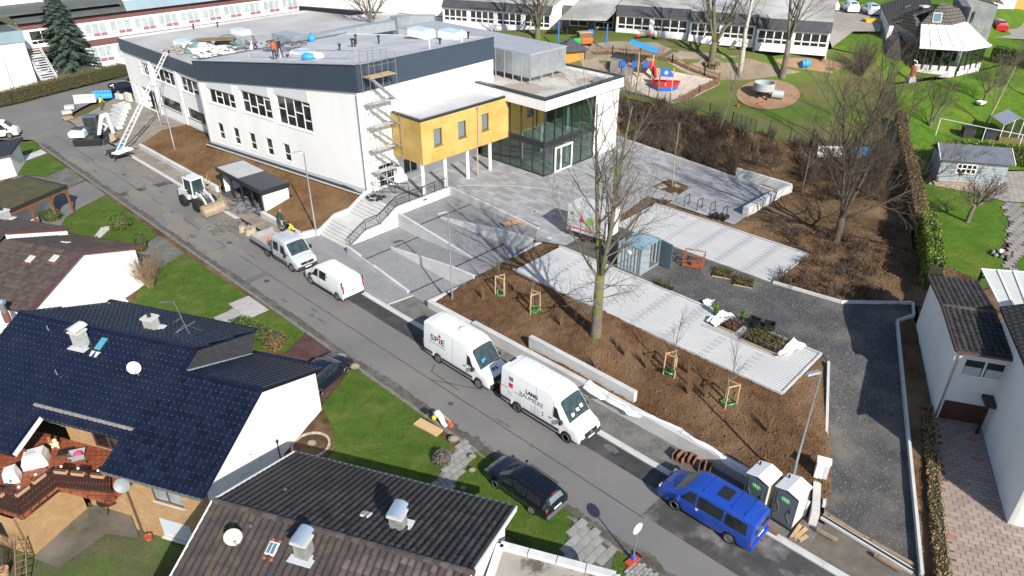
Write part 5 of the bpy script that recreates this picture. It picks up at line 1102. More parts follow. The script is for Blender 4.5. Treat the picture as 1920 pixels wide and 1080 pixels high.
slabs(slabroot,px([(464,555),(500,576),(480,592),(445,606),(405,600)],.045),46.4,1.6,.95,mat('pale_slab',(.40,.39,.37),(.32,.31,.3),scale=2,rough=.9,rnd=.15),stagger=0)
slabs(stonepath,px([(866,824),(893,847),(843,922),(810,912)],.05),48,.42,.36,greyslab,gap=.03,rnd=.06)
slabs(cobroot,px([(1184,1044),(1240,1085),(1300,1120),(1180,1130),(1168,1075)],.045),44,.26,.17,greyslab,gap=.03,rnd=.12)
slabs(gpath,px([(1882,378),(1912,380),(1920,400),(1925,450),(1908,495),(1895,520),(1880,512),(1887,495),(1893,470),(1890,450),(1893,415),(1885,395)],2.27),-14,.62,.5,mat('stepping_stone',(.29,.265,.25),(.22,.2,.19),scale=2,rough=.9,rnd=.15),gap=.04)
# ---------------------------------------------------------------- old school with red bands, behind left
old=thing('old_school_building','long two storey old school with red bands and white window strips behind the new school','school',SN(-121,40,0))
OO=SV*-123.6
redband=mat('dull_red_band',(.17,.075,.075),(.14,.06,.06),scale=.5,rough=.9);pinkp=mat('pink_panel',(.33,.12,.16),rough=.7);bluegrey=mat('blue_grey_fascia',(.22,.31,.36),(.19,.27,.31),scale=.3,rough=.6);felt=mat('dark_roof_felt',(.10,.115,.115),(.075,.085,.085),scale=.7,rough=.9)
pale_g=mat('pale_curtained_glass',(.42,.48,.48),(.30,.36,.37),scale=.8,rough=.12,spec=.6)
T0,T1=28.0,92.0
holesU=[];holesL=[]
t=T0+1.2
while t<T1-4:holesU.append((t,t+3.2,5.0,7.0));holesL.append((t,t+3.2,1.3,3.6));t+=3.7
facade(old,OO,NANG,T0,T1,0,8.3,holesU+holesL,render_w,side=1,rev=.15)
for i,h in enumerate(holesU):
 if h[0]<32:window(old,OO,NANG,*h,2,[[.3]],gm=glass_d,rev=.12,fw=.12)
 else:window(old,OO,NANG,*h,3,[[.22],[.22],[.22]],gm=pale_g,rev=.12,fw=.12)
for i,h in enumerate(holesL):
 if h[0]<55:window(old,OO,NANG,*h,3,[[.28]],gm=glass_d if h[0]<36 else pale_g,rev=.12,fw=.12)
 else:window(old,OO,NANG,*h,3,None,gm=pale_g,rev=.12,fw=.12)
un_=udir(NANG);so=V((un_.y,-un_.x,0))
def oband(t0,t1,z0,z1,d,m,name):return MB().prism([OO+un_*t0+V((0,0,z0))+so*.01,OO+un_*t1+V((0,0,z0))+so*.01,OO+un_*t1+V((0,0,z1))+so*.01,OO+un_*t0+V((0,0,z1))+so*.01],so*d).build(name,m,old,world=True)
oband(T0,T1,7.25,8.2,.12,redband,'red_band');oband(T0,T1,3.75,4.65,.1,redband,'red_band')
for h in holesU+holesL:
 if h[0]>32:oband(h[0]+1.15,h[0]+2.1,h[2]+.06,h[2]+.5,-.02,pinkp,'panel');oband(h[0]+2.2,h[1]-.1,h[2]+.06,h[2]+.5,-.02,pinkp,'panel')
MB().prism([OO+un_*43+V((0,0,8.2))+so*.8,OO+un_*T1+V((0,0,8.2))+so*.8,OO+un_*T1+V((0,0,9.6))+so*.2,OO+un_*43+V((0,0,9.6))+so*.2],-so*.3).build('fascia',bluegrey,old,world=True)
MB().prism([OO+un_*T0+V((0,0,8.2))+so*.8,OO+un_*43+V((0,0,8.2))+so*.8,OO+un_*43+V((0,0,9.1))-so*4,OO+un_*T0+V((0,0,9.1))-so*4],(0,0,.2)).build('canopy_roof',felt,old,world=True)
MB().prism([OO+un_*(T0-3)+V((0,0,9.2))-so*.2,OO+un_*T1+V((0,0,9.2))-so*.2,OO+un_*T1+V((0,0,9.2))-so*22,OO+un_*(T0-3)+V((0,0,9.2))-so*22],(0,0,.3)).build('roof',felt,old,world=True)
MB().bar(OO+un_*43+V((0,0,9.68))+so*.1,OO+un_*T1+V((0,0,9.68))+so*.1,.25,.16).build('roof_edge',gutter_w,old,world=True)
h2=[(t_,t_+3,10.2,12.2)for t_ in range(30,86,4)]
O2=OO-so*9
facade(old,O2,NANG,27,92,9.3,13,h2,render_w,side=1)
for h in h2:window(old,O2,NANG,*h,2,[[.3]],gm=mat('warm_glass',(.16,.11,.05),rough=.1),fw=.15)
for i in range(15):MB().prism([OO+un_*28.3+so*(.1+.0)+V((0,0,0)),OO+un_*30.6+so*.1,OO+un_*30.6+so*.4,OO+un_*28.3+so*.4],(0,0,.06)).v if False else None
st=thing('outside_stair','grey outside stair climbing the old school beside the white block','stair',SN(-120,28.6,0))
for i in range(16):p=OO+un_*28.9+so*(.3+(15-i)*.3)+V((0,0,.25+i*.28));MB().cbox(p,.32,2.0,.1,R(SANG)).build('step',plinth_m,st,world=True)
for e in(27.9,29.9):MB().bar(OO+un_*e+so*.3+V((0,0,4.6)),OO+un_*e+so*5+V((0,0,.2)),.08,.4).build('stringer',plinth_m,st,world=True);MB().bar(OO+un_*e+so*.3+V((0,0,5.6)),OO+un_*e+so*5+V((0,0,1.2)),.05).build('handrail',upvc,st,world=True)
wb_=thing('white_block','plain white rendered block with blue grey fascia at upper left','building',SN(-119,20,0))
strip(MB(),-138,-119.6,8,27.4,-.2,6.4).build('wall',render_w,wb_,world=True);strip(MB(),-135.2,-119.4,7.8,27.6,6.41,7.9).build('fascia',bluegrey,wb_,world=True);strip(MB(),-135,-119.8,8.2,27.2,7.91,7.95).build('roof',felt,wb_,world=True)
strip(MB(),-126,-122,20,25,7.96,8.6).build('roof_unit',mat('machine_grey',(.3,.32,.33)),wb_,world=True);strip(MB(),-121,-120.6,22,24.5,7.96,8.2).build('roof_box',redband,wb_,world=True)
yard=struct(patch('school_yard',[SN(-119.4,12,.3),SN(-119.4,60,.3),SN(-102,60,.2),G(300,118,.1),G(236,148,.1),G(120,150,.1),G(0,188,.1),G(-150,228,.1)],mat('yard_dirt',(.12,.10,.08),(.09,.08,.06),scale=.6,rough=1),grid=2))
# ---------------------------------------------------------------- kindergarten
KA=-22.0;kc=G(1152,61,9);KH=House((kc.x,kc.y),KA)
kind=thing('kindergarten','long low white kindergarten with window bands and dark slate eaves','kindergarten',(kc.x,kc.y,9))
kroof=mat('kindergarten_roof',(.33,.315,.285),(.25,.24,.22),scale=.4,c3=(.5,.5,.48),scale3=.15,rough=.9);kslate=mat('kindergarten_slate',(.065,.068,.075),(.045,.048,.053),scale=2,rough=.7)
glass_k=mat('kindergarten_glass',(.015,.016,.018),(.05,.045,.04),scale=.5,rough=.08,spec=.7)
def kwing(a0,a1,b,zb,hw,n,base=.38,depth=12,roofh=1.7):
 """one glazed bay of the kindergarten"""
 o=KH.P(0,b,0);w0,w1=zb+base,zb+hw-.12
 k=max(1,round((a1-a0)/4.4));ww=(a1-a0)/k;holes=[(a0+i*ww+.18,a0+(i+1)*ww-.18,w0,w1)for i in range(k)]
 facade(kind,o,KA,a0,a1,zb-.45,zb+hw,holes,render_w,side=1,rev=.12)
 for h in holes:window(kind,o,KA,*h,4,[[.36]],gm=glass_k,rev=.09,fw=.13)
 MB().prism([KH.P(a0,b-.25,zb+hw),KH.P(a1,b-.25,zb+hw),KH.P(a1,b+.5,zb+hw+roofh*.62),KH.P(a0,b+.5,zb+hw+roofh*.62)],(0,.02,.08)).build('slate_eave',kslate,kind,world=True)
 MB().prism([KH.P(a0,b+.5,zb+hw+roofh*.62),KH.P(a1,b+.5,zb+hw+roofh*.62),KH.P(a1,b+depth,zb+hw+roofh+.5),KH.P(a0,b+depth,zb+hw+roofh+.5)],(0,0,.12)).build('roof',kroof,kind,world=True)
 for a in(a0,a1):MB().prism([KH.P(a,b,zb-.8),KH.P(a,b+depth,zb-.8),KH.P(a,b+depth,zb+hw+roofh+.4),KH.P(a,b+.5,zb+hw+roofh*.6),KH.P(a,b,zb+hw)],KH.r*(.1 if a==a0 else-.1)).build('wall',render_w,kind,world=True)
kwing(0,9.2,.5,9,2.1,2)
kwing(9.3,17.2,.1,8.9,2.1,2)
kwing(17.3,25.5,-.4,8.7,2.1,2)
kwing(-24,-8.2,-1.0,8.7,2.1,3,roofh=1.5)
pz=11.1;PR=[G(1049,37,pz),G(1137,39,pz),G(1152,24,pz+.4),G(1165,0,pz+.9),G(1095,-6,pz+.9)]
MB().prism(PR[:2]+[PR[2]]+[PR[3],PR[4]],(0,0,.15)).build('porch_roof',kroof,kind,world=True)
blue_post=mat('blue_post',(.03,.16,.50),rough=.5)
for a,b in((1047,78),(1137,83)):g=G(a,b,8.75);MB().bar(V((g.x,g.y,8.6)),V((g.x,g.y,pz)),.14).build('porch_post',blue_post,kind,world=True)
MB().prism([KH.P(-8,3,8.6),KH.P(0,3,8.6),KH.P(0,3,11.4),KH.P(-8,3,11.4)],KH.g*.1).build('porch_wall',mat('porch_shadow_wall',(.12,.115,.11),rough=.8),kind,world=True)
window(kind,KH.P(0,2.9,0),KA,-7,-4.5,8.9,11,2,[[.35]],gm=glass_k)
window(kind,KH.P(0,2.9,0),KA,-3.5,-1,8.9,11,2,[[.35]],gm=glass_k)
wh=thing('white_hall','white building with a green glass stair slot above the school roof','building',G(880,30,8))
c0=G(885,32,8.5);hd=House((c0.x,c0.y),KA)
hd.box(MB(),-30,-1.4,0,8,6,13).build('wall',render_w,wh,world=True);hd.box(MB(),-1.3,.3,.1,6,8.4,13).build('glass_slot',mat('green_glass',(.02,.06,.04),rough=.1),wh,world=True)
for a in(-1.3,.2):hd.box(MB(),a,a+.12,-.05,.1,8.4,13).build('mullion',upvc,wh,world=True)
hd.box(MB(),-30,3,-.5,.0,6,8.3).build('plinth',frame_d,wh,world=True)
# ---------------------------------------------------------------- far right house with conservatory
bh=thing('house','grey slate clad house with white glazed conservatory at upper right','house',G(1720,128,6))
slate_l=mat('light_slate',(.21,.225,.24),(.16,.172,.185),scale=3,c3=(.27,.28,.29),scale3=.6,rough=.6,coords='UV',brick=(.35,.22,(.12,.13,.14),.012,.85))
tile_g=mat('grey_tile_roof',(.16,.14,.125),(.11,.098,.09),scale=2,rough=.85,coords='UV',brick=(.3,.36,(.05,.045,.04),.035,.85),bump=.3)
Z0=6.0;c=G(1660,140,Z0);BH=House((c.x,c.y),8)
def bquad(ps,m,name,off=None,uv=True):
 mb=MB();mb.prism(ps,off)if off else mb.quad(*ps);o=mb.build(name,m,bh,world=True)
 if uv:boxuv(o)
 return o
dn=lambda p,z:V((p.x,p.y,z))
r1,r2,r3,r4=G(1651,11,10.5),G(1668,48,10.0),G(1750,18,12.3),G(1735,-15,13.0)
bquad([r1,r2,r3,r4],tile_g,'roof',(0,0,.2));bquad([dn(r1,5),dn(r2,5),dn(r2,9.95),dn(r1,10.4)],stucco_w,'wall',(.6,0,0))
for k in range(3):p=r2.lerp(r3,.2+.25*k).lerp(r1.lerp(r4,.2+.25*k),.45)+V((0,0,.3));MB().bar(p,p+(r3-r2)*.12,.3,.06).build('roof_panel',mat('pale_roof_panel',(.4,.4,.38),rough=.5),bh,world=True)if k==1 else None
h1,h2,h3,h4=G(1671,40,10.4),G(1723,72,9.2),G(1727,45,10.7),G(1712,24,11.8)
bquad([h1,h2,h3,h4],tile_g,'roof',(0,.1,.15));bquad([dn(h1,5),dn(h2,5),dn(h2,9.1),dn(h1,10.3)],slate_l,'wall',(.3,1.2,0))
t1,t2,t3,ta=G(1727,45,10.75),G(1785,47,10.75),G(1813,40,10.75),G(1767,6,13.1)
bquad([t1,t2,ta],tile_g,'roof',(0,.1,.12));bquad([t2,t3,G(1800,18,12.2),ta],tile_g,'roof',(0,.15,.12))
q1,q2=G(1850,78,6.5),G(1812,45,10.5)
bquad([dn(q2,5.5),q1-V((0,0,1)),dn(q1,11.3),G(1805,-10,13.2),dn(q2,12.4)],slate_l,'gable_wall',(-.3,1.5,0))
bquad([dn(q1,11.3)+V((.5,-.2,0)),G(1803,-12,13.4),G(1830,-40,13.4),dn(q1,11.3)+V((4,8,0))],tile_g,'roof',(0,0,.2))
nt=(t2-t1).cross(ta-t1).normalized();nt=nt if nt.z>0 else-nt
rooflight(bh,onpl(1757,33,t1,nt),(t2-t1).normalized(),nt.cross((t2-t1).normalized()),1.0,1.1,m=upvc)
pw_=onp(1822,32,dn(q2,0),R(0)if False else math.degrees(atan2(q1.y-q2.y,q1.x-q2.x)));MB().cbox(pw_+V((0,-.05,0)),1.0,.2,1.2,atan2(q1.y-q2.y,q1.x-q2.x)).build('window',glass_d,bh,world=True)
pc=G(1735,38,10.8);MB().cbox(pc+V((-.4,.2,.2)),.9,.8,2.6,R(8)).build('chimney',slate_l,bh,world=True);MB().cbox(pc+V((-.4,.2,1.6)),1.1,1.0,.16,R(8)).build('chimney_cap',concrete_l,bh,world=True)
cz=8.6;cf=[G(1724,88,cz),G(1810,93,cz),G(1857,85,cz)];cbk=[t1-V((0,0,.1)),t2-V((0,0,.1)),t3-V((0,0,.1))]
con=thing('conservatory','white roofed conservatory with dark glazing bars on the slate house','conservatory',dn(cf[1],Z0))
wpan=mat('white_roof_panel',(.80,.80,.80),rough=.4)
for(f0,f1,k0,k1,n)in((cf[0],cf[1],cbk[0],cbk[1],4),(cf[1],cf[2],cbk[1],cbk[2],4)):
 for i in range(n):
  a,b=i/n,(i+1)/n;MB().prism([f0.lerp(f1,a+.012),f0.lerp(f1,b-.012),k0.lerp(k1,b-.012),k0.lerp(k1,a+.012)],(0,0,.08)).build('roof_panel',wpan,con,world=True)
  MB().bar(f0.lerp(f1,a)+V((0,0,.06)),k0.lerp(k1,a)+V((0,0,.06)),.07,.08).build('glazing_bar',steel,con,world=True)
 MB().bar(f0,f1,.25,.3).build('eave',wpan,con,world=True)
cgl=glassmat('conservatory_glass',(.6,.66,.6),.08)
for f0,f1,n in((cf[0],cf[1],5),(cf[1],cf[2],4)):
 g0,g1=f0+V((.1,.3,0)),f1+V((-.2,.3,0))
 for i in range(n):
  a,b=g0.lerp(g1,i/n),g0.lerp(g1,(i+1)/n);MB().bar(dn(a,Z0),dn(a,cz),.16).build('post',frame_d,con,world=True)
  MB().prism([dn(a,Z0+.6),dn(b,Z0+.6),dn(b,cz-.1),dn(a,cz-.1)],(.02,.03,0)).build('pane',cgl,con,world=True)
 MB().prism([dn(g0,Z0-.8),dn(g1,Z0-.8),dn(g1,Z0+.5),dn(g0,Z0+.5)],(0,.2,0)).build('base_wall',stucco_w,con,world=True)
MB().prism([dn(cf[0],Z0)+V((.3,.6,0)),dn(cf[1],Z0)+V((0,.6,0)),dn(cf[2],Z0)+V((-.5,.5,0)),dn(cbk[2],Z0),dn(cbk[0],Z0)],(0,0,.02)).build('floor',concrete,con,world=True)
for k in range(4):p=dn(cf[0].lerp(cf[1],.15+.24*k),Z0)+V((0,1.2+.4*(k%2),0));MB().tube([p,p+V((0,0,.5))],[.2,.28],8).build('plant_pot',MATS['orange_flashing'],con,world=True);MB().ball(p+V((0,0,.9)),.45,7,5).build('pot_plant',grass,con,world=True)
l0,l1,l2=G(1662,95,8.0),G(1689,66,9.4),G(1712,98,7.9)
bquad([l0,l1,l1+V((1.2,3.5,0)),l0+V((1.2,3.5,0))],mat('black_shed_roof',(.015,.016,.02),rough=.5),'lean_to_roof',(0,0,.1));bquad([l1,l2,l2+V((1.2,3.5,0)),l1+V((1.2,3.5,0))],tile_g,'lean_to_roof',(0,0,.1))
bquad([dn(l0,5.2)+V((.2,.2,0)),dn(l2,5.2)+V((-.2,.2,0)),dn(l2,7.8)+V((-.2,.2,0)),l1+V((0,.2,-.1)),dn(l0,7.9)+V((.2,.2,0))],mat('dark_cladding',(.05,.043,.04),(.035,.03,.028),scale=3,rough=.9),'lean_to_wall',(.03,.1,0))
lawnR=struct(patch('upper_garden_lawn',[G(1690,300,2.4),G(1668,200,4.6),G(1660,160,5.3),G(1760,150,5.4),G(1850,130,5.6),G(1990,90,6),G(2080,120,5.4),G(2060,320,2.3),G(1830,318,2.3),G(1745,336,2.3)],grass_b,grid=.8,amp=.06,nsc=.6))
struct(patch('upper_ground',[G(1660,158,5.32),G(1640,108,7.4),G(1560,90,8.3),G(1545,40,9.2),G(1500,0,9.4),G(1700,-30,9.4),G(2050,-20,9),G(2100,100,5.8),G(1990,88,6),G(1850,128,5.6)],grass_b,grid=1.5,amp=.05))
struct(patch('car_park',[G(1545,44,9.25),G(1560,90,8.35),G(1600,60,9),G(1650,60,8.9),G(1655,22,9.4),G(1530,8,9.45)],mat('car_park_gravel',(.32,.29,.26),(.25,.23,.2),scale=1,rough=1),lift=.08,ctrl=False))
struct(patch('house_drive',[G(1850,72,6.6),G(1850,60,6.8),G(1900,40,7.3),G(2000,60,7),G(1990,80,6.4)],MATS['car_park_gravel'],lift=.15,ctrl=False))
wy=thing('house','white house edge with yellow gate beyond the red car','house',G(1870,20,7.2))
p=G(1870,36,7.2);WH=House((p.x,p.y),8)
WH.box(MB(),-1.5,2.2,0,8,7,10.2).build('wall',stucco_w,wy,world=True);WH.box(MB(),2.3,4.6,.3,5,7,10).build('gate',mat('ochre_gate',(.48,.27,.07),rough=.7),wy,world=True);WH.box(MB(),4.7,9,.2,6,7,9.6).build('wall',stucco_w,wy,world=True)
# ---------------------------------------------------------------- garden shed, greenhouse, playhouse
sz=2.3;sc_=G(1754,340,sz);SH=House((sc_.x,sc_.y),-14);shed=thing('garden_shed','grey timber garden shed with white cottage window on the right lawn','shed',sc_)
shm=mat('grey_boards',(.34,.385,.42),(.29,.33,.36),scale=3,stretch=(1,1,8),rough=.8)
a1=SH.AB(onp(1880,345,sc_,-14))[0]
facade(shed,sc_,-14,0,a1,sz,sz+2.25,[(1.35,3.0,sz+.95,sz+1.85)],shm,side=1,rev=.06);window(shed,sc_,-14,1.35,3.0,sz+.95,sz+1.85,4,[[.5]],rev=.05,fw=.08)
SH.box(MB(),0,.05,.02,3,sz,sz+2.25).build('wall',shm,shed,world=True);SH.box(MB(),a1-.05,a1,.02,3,sz,sz+2.25).build('wall',shm,shed,world=True);SH.box(MB(),.05,a1-.05,2.95,3,sz,sz+2.25).build('wall',shm,shed,world=True)
for k in range(9):MB().bar(SH.P(0,-.012,sz+.12+k*.24),SH.P(a1,-.012,sz+.12+k*.24),.012,.012).build('board_joint',frame_d,shed,world=True)
MB().prism([SH.P(-.25,-.35,sz+2.15),SH.P(a1+.3,-.35,sz+2.15),SH.P(a1+.3,1.6,sz+3.05),SH.P(-.25,1.6,sz+3.05)],(0,0,.07)).build('roof',mat('shed_felt',(.13,.145,.175),(.10,.115,.14),scale=2,rough=.8),shed,world=True)
MB().prism([SH.P(-.25,1.6,sz+3.05),SH.P(a1+.3,1.6,sz+3.05),SH.P(a1+.3,3.4,sz+2.2),SH.P(-.25,3.4,sz+2.2)],(0,0,.07)).build('roof',MATS['shed_felt'],shed,world=True)
mb=MB()
for a in(-.27,a1+.32):mb.bar(SH.P(a,-.36,sz+2.18),SH.P(a,1.6,sz+3.1),.05,.16)
mb.build('barge_board',upvc,shed,world=True)
SH.box(MB(),-.3,3.4,-1.0,-.02,sz-.1,sz+.1).build('step',mat('wooden_deck',(.36,.28,.2),rough=.9),shed,world=True)
gz=3.1;gc=G(1873,262,gz);GH=House((gc.x,gc.y),-10);gh=thing('greenhouse','small glass greenhouse with white frame in upper right garden','greenhouse',gc)
for k in range(4):MB().bar(GH.P(k*.85,0,gz),GH.P(k*.85,0,gz+(1.5 if k in(0,3)else 2.1)),.05).build('frame_bar',upvc,gh,world=True)
ghg=glassmat('greenhouse_glass',(.82,.86,.82),.12)
for b in(0,3):MB().prism([GH.P(0,b,gz+.3),GH.P(2.55,b,gz+.3),GH.P(2.55,b,gz+1.5),GH.P(1.27,b,gz+2.3),GH.P(0,b,gz+1.5)],GH.g*.02).build('pane',ghg,gh,world=True)
for a in(0,2.55):MB().prism([GH.P(a,.05,gz+.3),GH.P(a,2.95,gz+.3),GH.P(a,2.95,gz+1.5),GH.P(a,.05,gz+1.5)],GH.r*.02).build('pane',ghg,gh,world=True)
for a in(0,2.55):MB().prism([GH.P(a,-.05,gz+1.52),GH.P(a,3.05,gz+1.52),GH.P(1.27,3.05,gz+2.35),GH.P(1.27,-.05,gz+2.35)],(0,0,.03)).build('roof_pane',mat('greenhouse_sheet',(.55,.58,.62),rough=.3),gh,world=True)
GH.box(MB(),-.03,2.6,-.03,3.03,gz-.3,gz+.28).build('base',wood_d,gh,world=True)
# ---------------------------------------------------------------- playground
red_p=mat('red_playground',(.55,.02,.025),rough=.45);blue_p=mat('blue_playground',(.02,.13,.55),rough=.45);lblue=mat('light_blue_roof',(.03,.30,.72),rough=.5);orange_w=mat('orange_boards',(.55,.26,.045),(.45,.2,.035),scale=3,rough=.7)
p=hpx(1058,122);ph=thing('playhouse','small orange timber playhouse with dark hipped shingle roof','playhouse',p);z0=p.z-.1
PH=House((p.x,p.y),20)
PH.box(MB(),-.2,2.6,0,2.2,z0,z0+1.7).build('wall',orange_w,ph,world=True)
ap_=PH.P(1.2,1.1,z0+2.9);base=[PH.P(-.7,-.5,z0+1.65),PH.P(3.1,-.5,z0+1.65),PH.P(3.1,2.7,z0+1.65),PH.P(-.7,2.7,z0+1.65)]
mb=MB();mb.add(base+[ap_],[(0,1,4),(1,2,4),(2,3,4),(3,0,4),(3,2,1,0)]);mb.build('roof',mat('dark_shingles',(.045,.05,.06),(.06,.066,.075),scale=3,rough=.8),ph,world=True)
for a in(-.2,2.6):PH.box(MB(),a-.06,a+.06,-.06,.06,z0,z0+1.7).build('corner_post',frame_d,ph,world=True)
p=hpx(1195,146);z0=p.z;tw=thing('slide_tower','climbing tower with blue sloping roof and red slide in the sand','play equipment',p);TH_=House((p.x,p.y),-12);TH_.r=TH_.r*1.25;TH_.g=TH_.g*1.25
for a in(0,1.3):
 for b in(0,1.1):TH_.box(MB(),a-.06,a+.06,b-.06,b+.06,z0-.2,z0+3.0).build('post',wood,tw,world=True)
MB().prism([TH_.P(-1.0,-.3,z0+3.9),TH_.P(1.5,-.45,z0+3.0),TH_.P(1.7,1.3,z0+3.0),TH_.P(-.9,1.4,z0+3.9)],(0,0,.06)).build('roof',lblue,tw,world=True)
TH_.box(MB(),0,1.3,0,1.1,z0+1.25,z0+1.35).build('platform',wood_d,tw,world=True)
for a,b,m in((.95,1.5,red_p),(.4,.9,blue_p),(-.6,-.1,blue_p),(-1.7,-1.2,blue_p)):TH_.box(MB(),a,b,-.05,.02,z0+1.2,z0+1.9).build('side_panel',m,tw,world=True)
for a in(-2.6,-1.5):TH_.box(MB(),a,a+1.0,.1,.9,z0-.1,z0+(1.8 if a<-2 else 1.2)).build('climbing_block',mat('grey_block',(.22,.21,.2),rough=.9),tw,world=True)
s0=TH_.P(1.4,-.2,z0+1.45);s1=hpx(1228,151)+V((0,0,.25));mb=MB();mid=s1.lerp(s0,.12)+V((0,0,-.05))
d=(s1-s0);d.z=0;d.normalize();sd=V((-d.y,d.x,0))
for e in(-.26,.26):mb.bar(s0+sd*e+V((0,0,.12)),mid+sd*e+V((0,0,.12)),.05,.26);mb.bar(mid+sd*e+V((0,0,.12)),s1+sd*e+V((0,0,.1)),.05,.2)
mb.bar(s0,mid,.5,.05);mb.bar(mid,s1,.5,.05);mb.build('slide',red_p,tw,world=True)
p=hpx(1246,168);z0=p.z;ship=thing('play_ship','red and blue wooden play ship with a sun on its blue sail','play equipment',p);SP=House((p.x,p.y),-8)
mb=MB();n=10
for z,w,zz in((0,1.1,.05),(1,1.45,.45)):pass
for i,(m,za,zb,wa,wb2)in enumerate(((blue_p,0,.42,1.35,1.55),(red_p,.42,.95,1.5,1.7))):
 mb=MB()
 pts=lambda w,z,up:[SP.P(a*w,b,z0+z+up*abs(a)**3)for a,b in((-1,0),(-.6,-.5),(.6,-.5),(1,0),(.6,.5),(-.6,.5))]
 A_,B_=pts(wa,za,.1),pts(wb2,zb,.12);mb.add(A_+B_,[(j,(j+1)%6,6+(j+1)%6,6+j)for j in range(6)]+[(5,4,3,2,1,0)]);mb.build('hull',m,ship,world=True)
for a in(-.75,.75):SP.box(MB(),a-.05,a+.05,-.62,-.54,z0-.1,z0+2.6).build('mast',wood,ship,world=True)
SP.box(MB(),-.7,.7,-.64,-.6,z0+.02,z0+.4).build('sail_board',blue_p,ship,world=True);SP.box(MB(),-.7,.7,-.64,-.6,z0+.42,z0+1.05).build('sail_board',red_p,ship,world=True)
mb=MB();mb.prism([SP.P(-.7,-.6,z0+1.6),SP.P(.75,-.6,z0+1.6),SP.P(.75,-.6,z0+1.9),SP.P(.2,-.6,z0+2.5),SP.P(-.7,-.6,z0+2.6)],-SP.g*.04);sail=mb.build('sail',blue_p,ship,world=True)
mb=MB();cc_=lambda r,t:SP.P(-.05+r*cos(t),-.655,z0+2.05+r*sin(t))
mb.quad(*[cc_(.14,2*pi*k/12)for k in range(12)])
for k in range(8):t=2*pi*k/8;mb.quad(cc_(.18,t-.16),cc_(.18,t+.16),cc_(.34,t))
mb.build('sun_emblem',upvc,sail,world=True)
textmesh('2',.42,upvc,ship,parent_matrix(ship).inverted()@frame_m(SP.P(0,-.655,z0+.74),SP.r,V((0,0,1))),name='number')
p=hpx(1429,183);z0=p.z;bowl=thing('play_bowl','round grey metal play bowl on posts with a tunnel in the wood chips','play equipment',p)
MB().lathe([(1.15,.9),(1.15,1.7),(1.08,1.7),(1.08,1.0),(0,1.0)],V((p.x,p.y,z0)),24).build('bowl',mat('grey_bowl',(.36,.39,.40),rough=.6),bowl,world=True,smooth=40)
for a in range(4):q=V((p.x+.7*cos(a*pi/2+.4),p.y+.7*sin(a*pi/2+.4),z0));MB().tube([q-V((0,0,.2)),q+V((0,0,1))],.1,8).build('leg',frame_d,bowl,world=True)
MB().tube([V((p.x+.9,p.y-.2,z0+.5)),V((p.x+2.1,p.y-.5,z0+.42))],.45,14).build('tunnel',MATS['grey_bowl'],bowl,world=True,smooth=40)
fw_m=mat('fence_timber',(.22,.115,.055),(.16,.085,.042),scale=2,rough=.9)
def picket(label,pts,h=.9,sp=.16,m=fw_m):
 P=[hpx(*q)for q in pts];t=thing('picket_fence',label,'fence',P[0]);mb=MB();rails=MB()
 for a,b in zip(P,P[1:]):
  L=(b-a).length;k=int(L/sp)
  for i in range(k):
   q=a.lerp(b,i/k);q.z=hillz(q.x,q.y);mb.bar(q,q+V((0,0,h)),.09,.025)
  for z in(.25,.7):rails.bar(a+V((0,0,z)),b+V((0,0,z)),.05,.08)
  kk=max(1,round(L/2.2))
  for i in range(kk+1):q=a.lerp(b,i/kk);q.z=hillz(q.x,q.y);MB().bar(q-V((0,0,.1)),q+V((0,0,h+.12)),.11).build('post',m,t,world=True)
 rails.build('rail',m,t,world=True,kind='stuff');mb.build('pale',m,t,world=True,kind='stuff');return t
picket('brown picket fence along the uphill side of the sand area',[(1118,104),(1148,102),(1200,107),(1260,118),(1320,143),(1348,152)])
picket('brown board fence at the downhill right side of the sand area',[(1348,158),(1310,176),(1272,196)],sp=.12)
green_f=mat('green_fence_wire',(.02,.06,.035),rough=.6)
def mesh_fence(label,pts,h=1.4,sp=2.4,hill=True,wires=8,m=green_f,step=.28):
 P=[hpx(q[0],q[1])if hill else G(*q)for q in pts];t=thing('wire_fence',label,'fence',P[0]);mb=MB()
 for a,b in zip(P,P[1:]):
  L=(b-a).length;k=max(1,round(L/sp))
  for i in range(k+1):q=a.lerp(b,i/k);MB().bar(q-V((0,0,.3)),q+V((0,0,h+.05)),.07).build('post',m,t,world=True)
  for w in range(wires):z=.1+(h-.1)*w/(wires-1);mb.bar(a+V((0,0,z)),b+V((0,0,z)),.014)
  for i in range(int(L/step)):q=a.lerp(b,i*step/L);mb.bar(q+V((0,0,.05)),q+V((0,0,h)),.012)
 mb.build('wire_mesh',m,t,world=True,kind='stuff');return t
mesh_fence('green wire fence with green posts below the sand area',[(1178,176),(1216,183),(1255,200),(1290,208)])
mesh_fence('green wire mesh fence below the wood chip circle',[(1296,200),(1330,215),(1372,232),(1415,250)],h=1.2)
mesh_fence('green wire fence at the lower end of the playground lawn',[(1440,258),(1520,276),(1600,280),(1668,284)],h=1.5)
mesh_fence('dark green mesh fence between the playground and the garden',[(1672,282),(1676,235),(1672,200),(1660,160)],h=1.6,wires=10)
def bench(label,pxl,ang,L=1.8,m=None):
 p=hpx(*pxl);t=thing('bench',label,'bench',p,R(ang));m=m or wood
 for k in range(3):MB().box(-L/2,L/2,-.22+k*.15,-.09+k*.15,.42,.46).build('seat_slat',m,t)
 for k in range(2):MB().box(-L/2,L/2,.26,.29,.6+k*.16,.72+k*.16).build('back_slat',m,t)
 for x in(-L/2+.2,L/2-.2):MB().box(x-.04,x+.04,-.2,.26,0,.42).box(x-.04,x+.04,.24,.28,.42,.9).build('leg',frame_d,t)
bench('yellow timber bench against the kindergarten wall right of the tree',(1350,84),-20,m=orange_w);bench('pale timber bench against the kindergarten wall',(1318,80),-20)
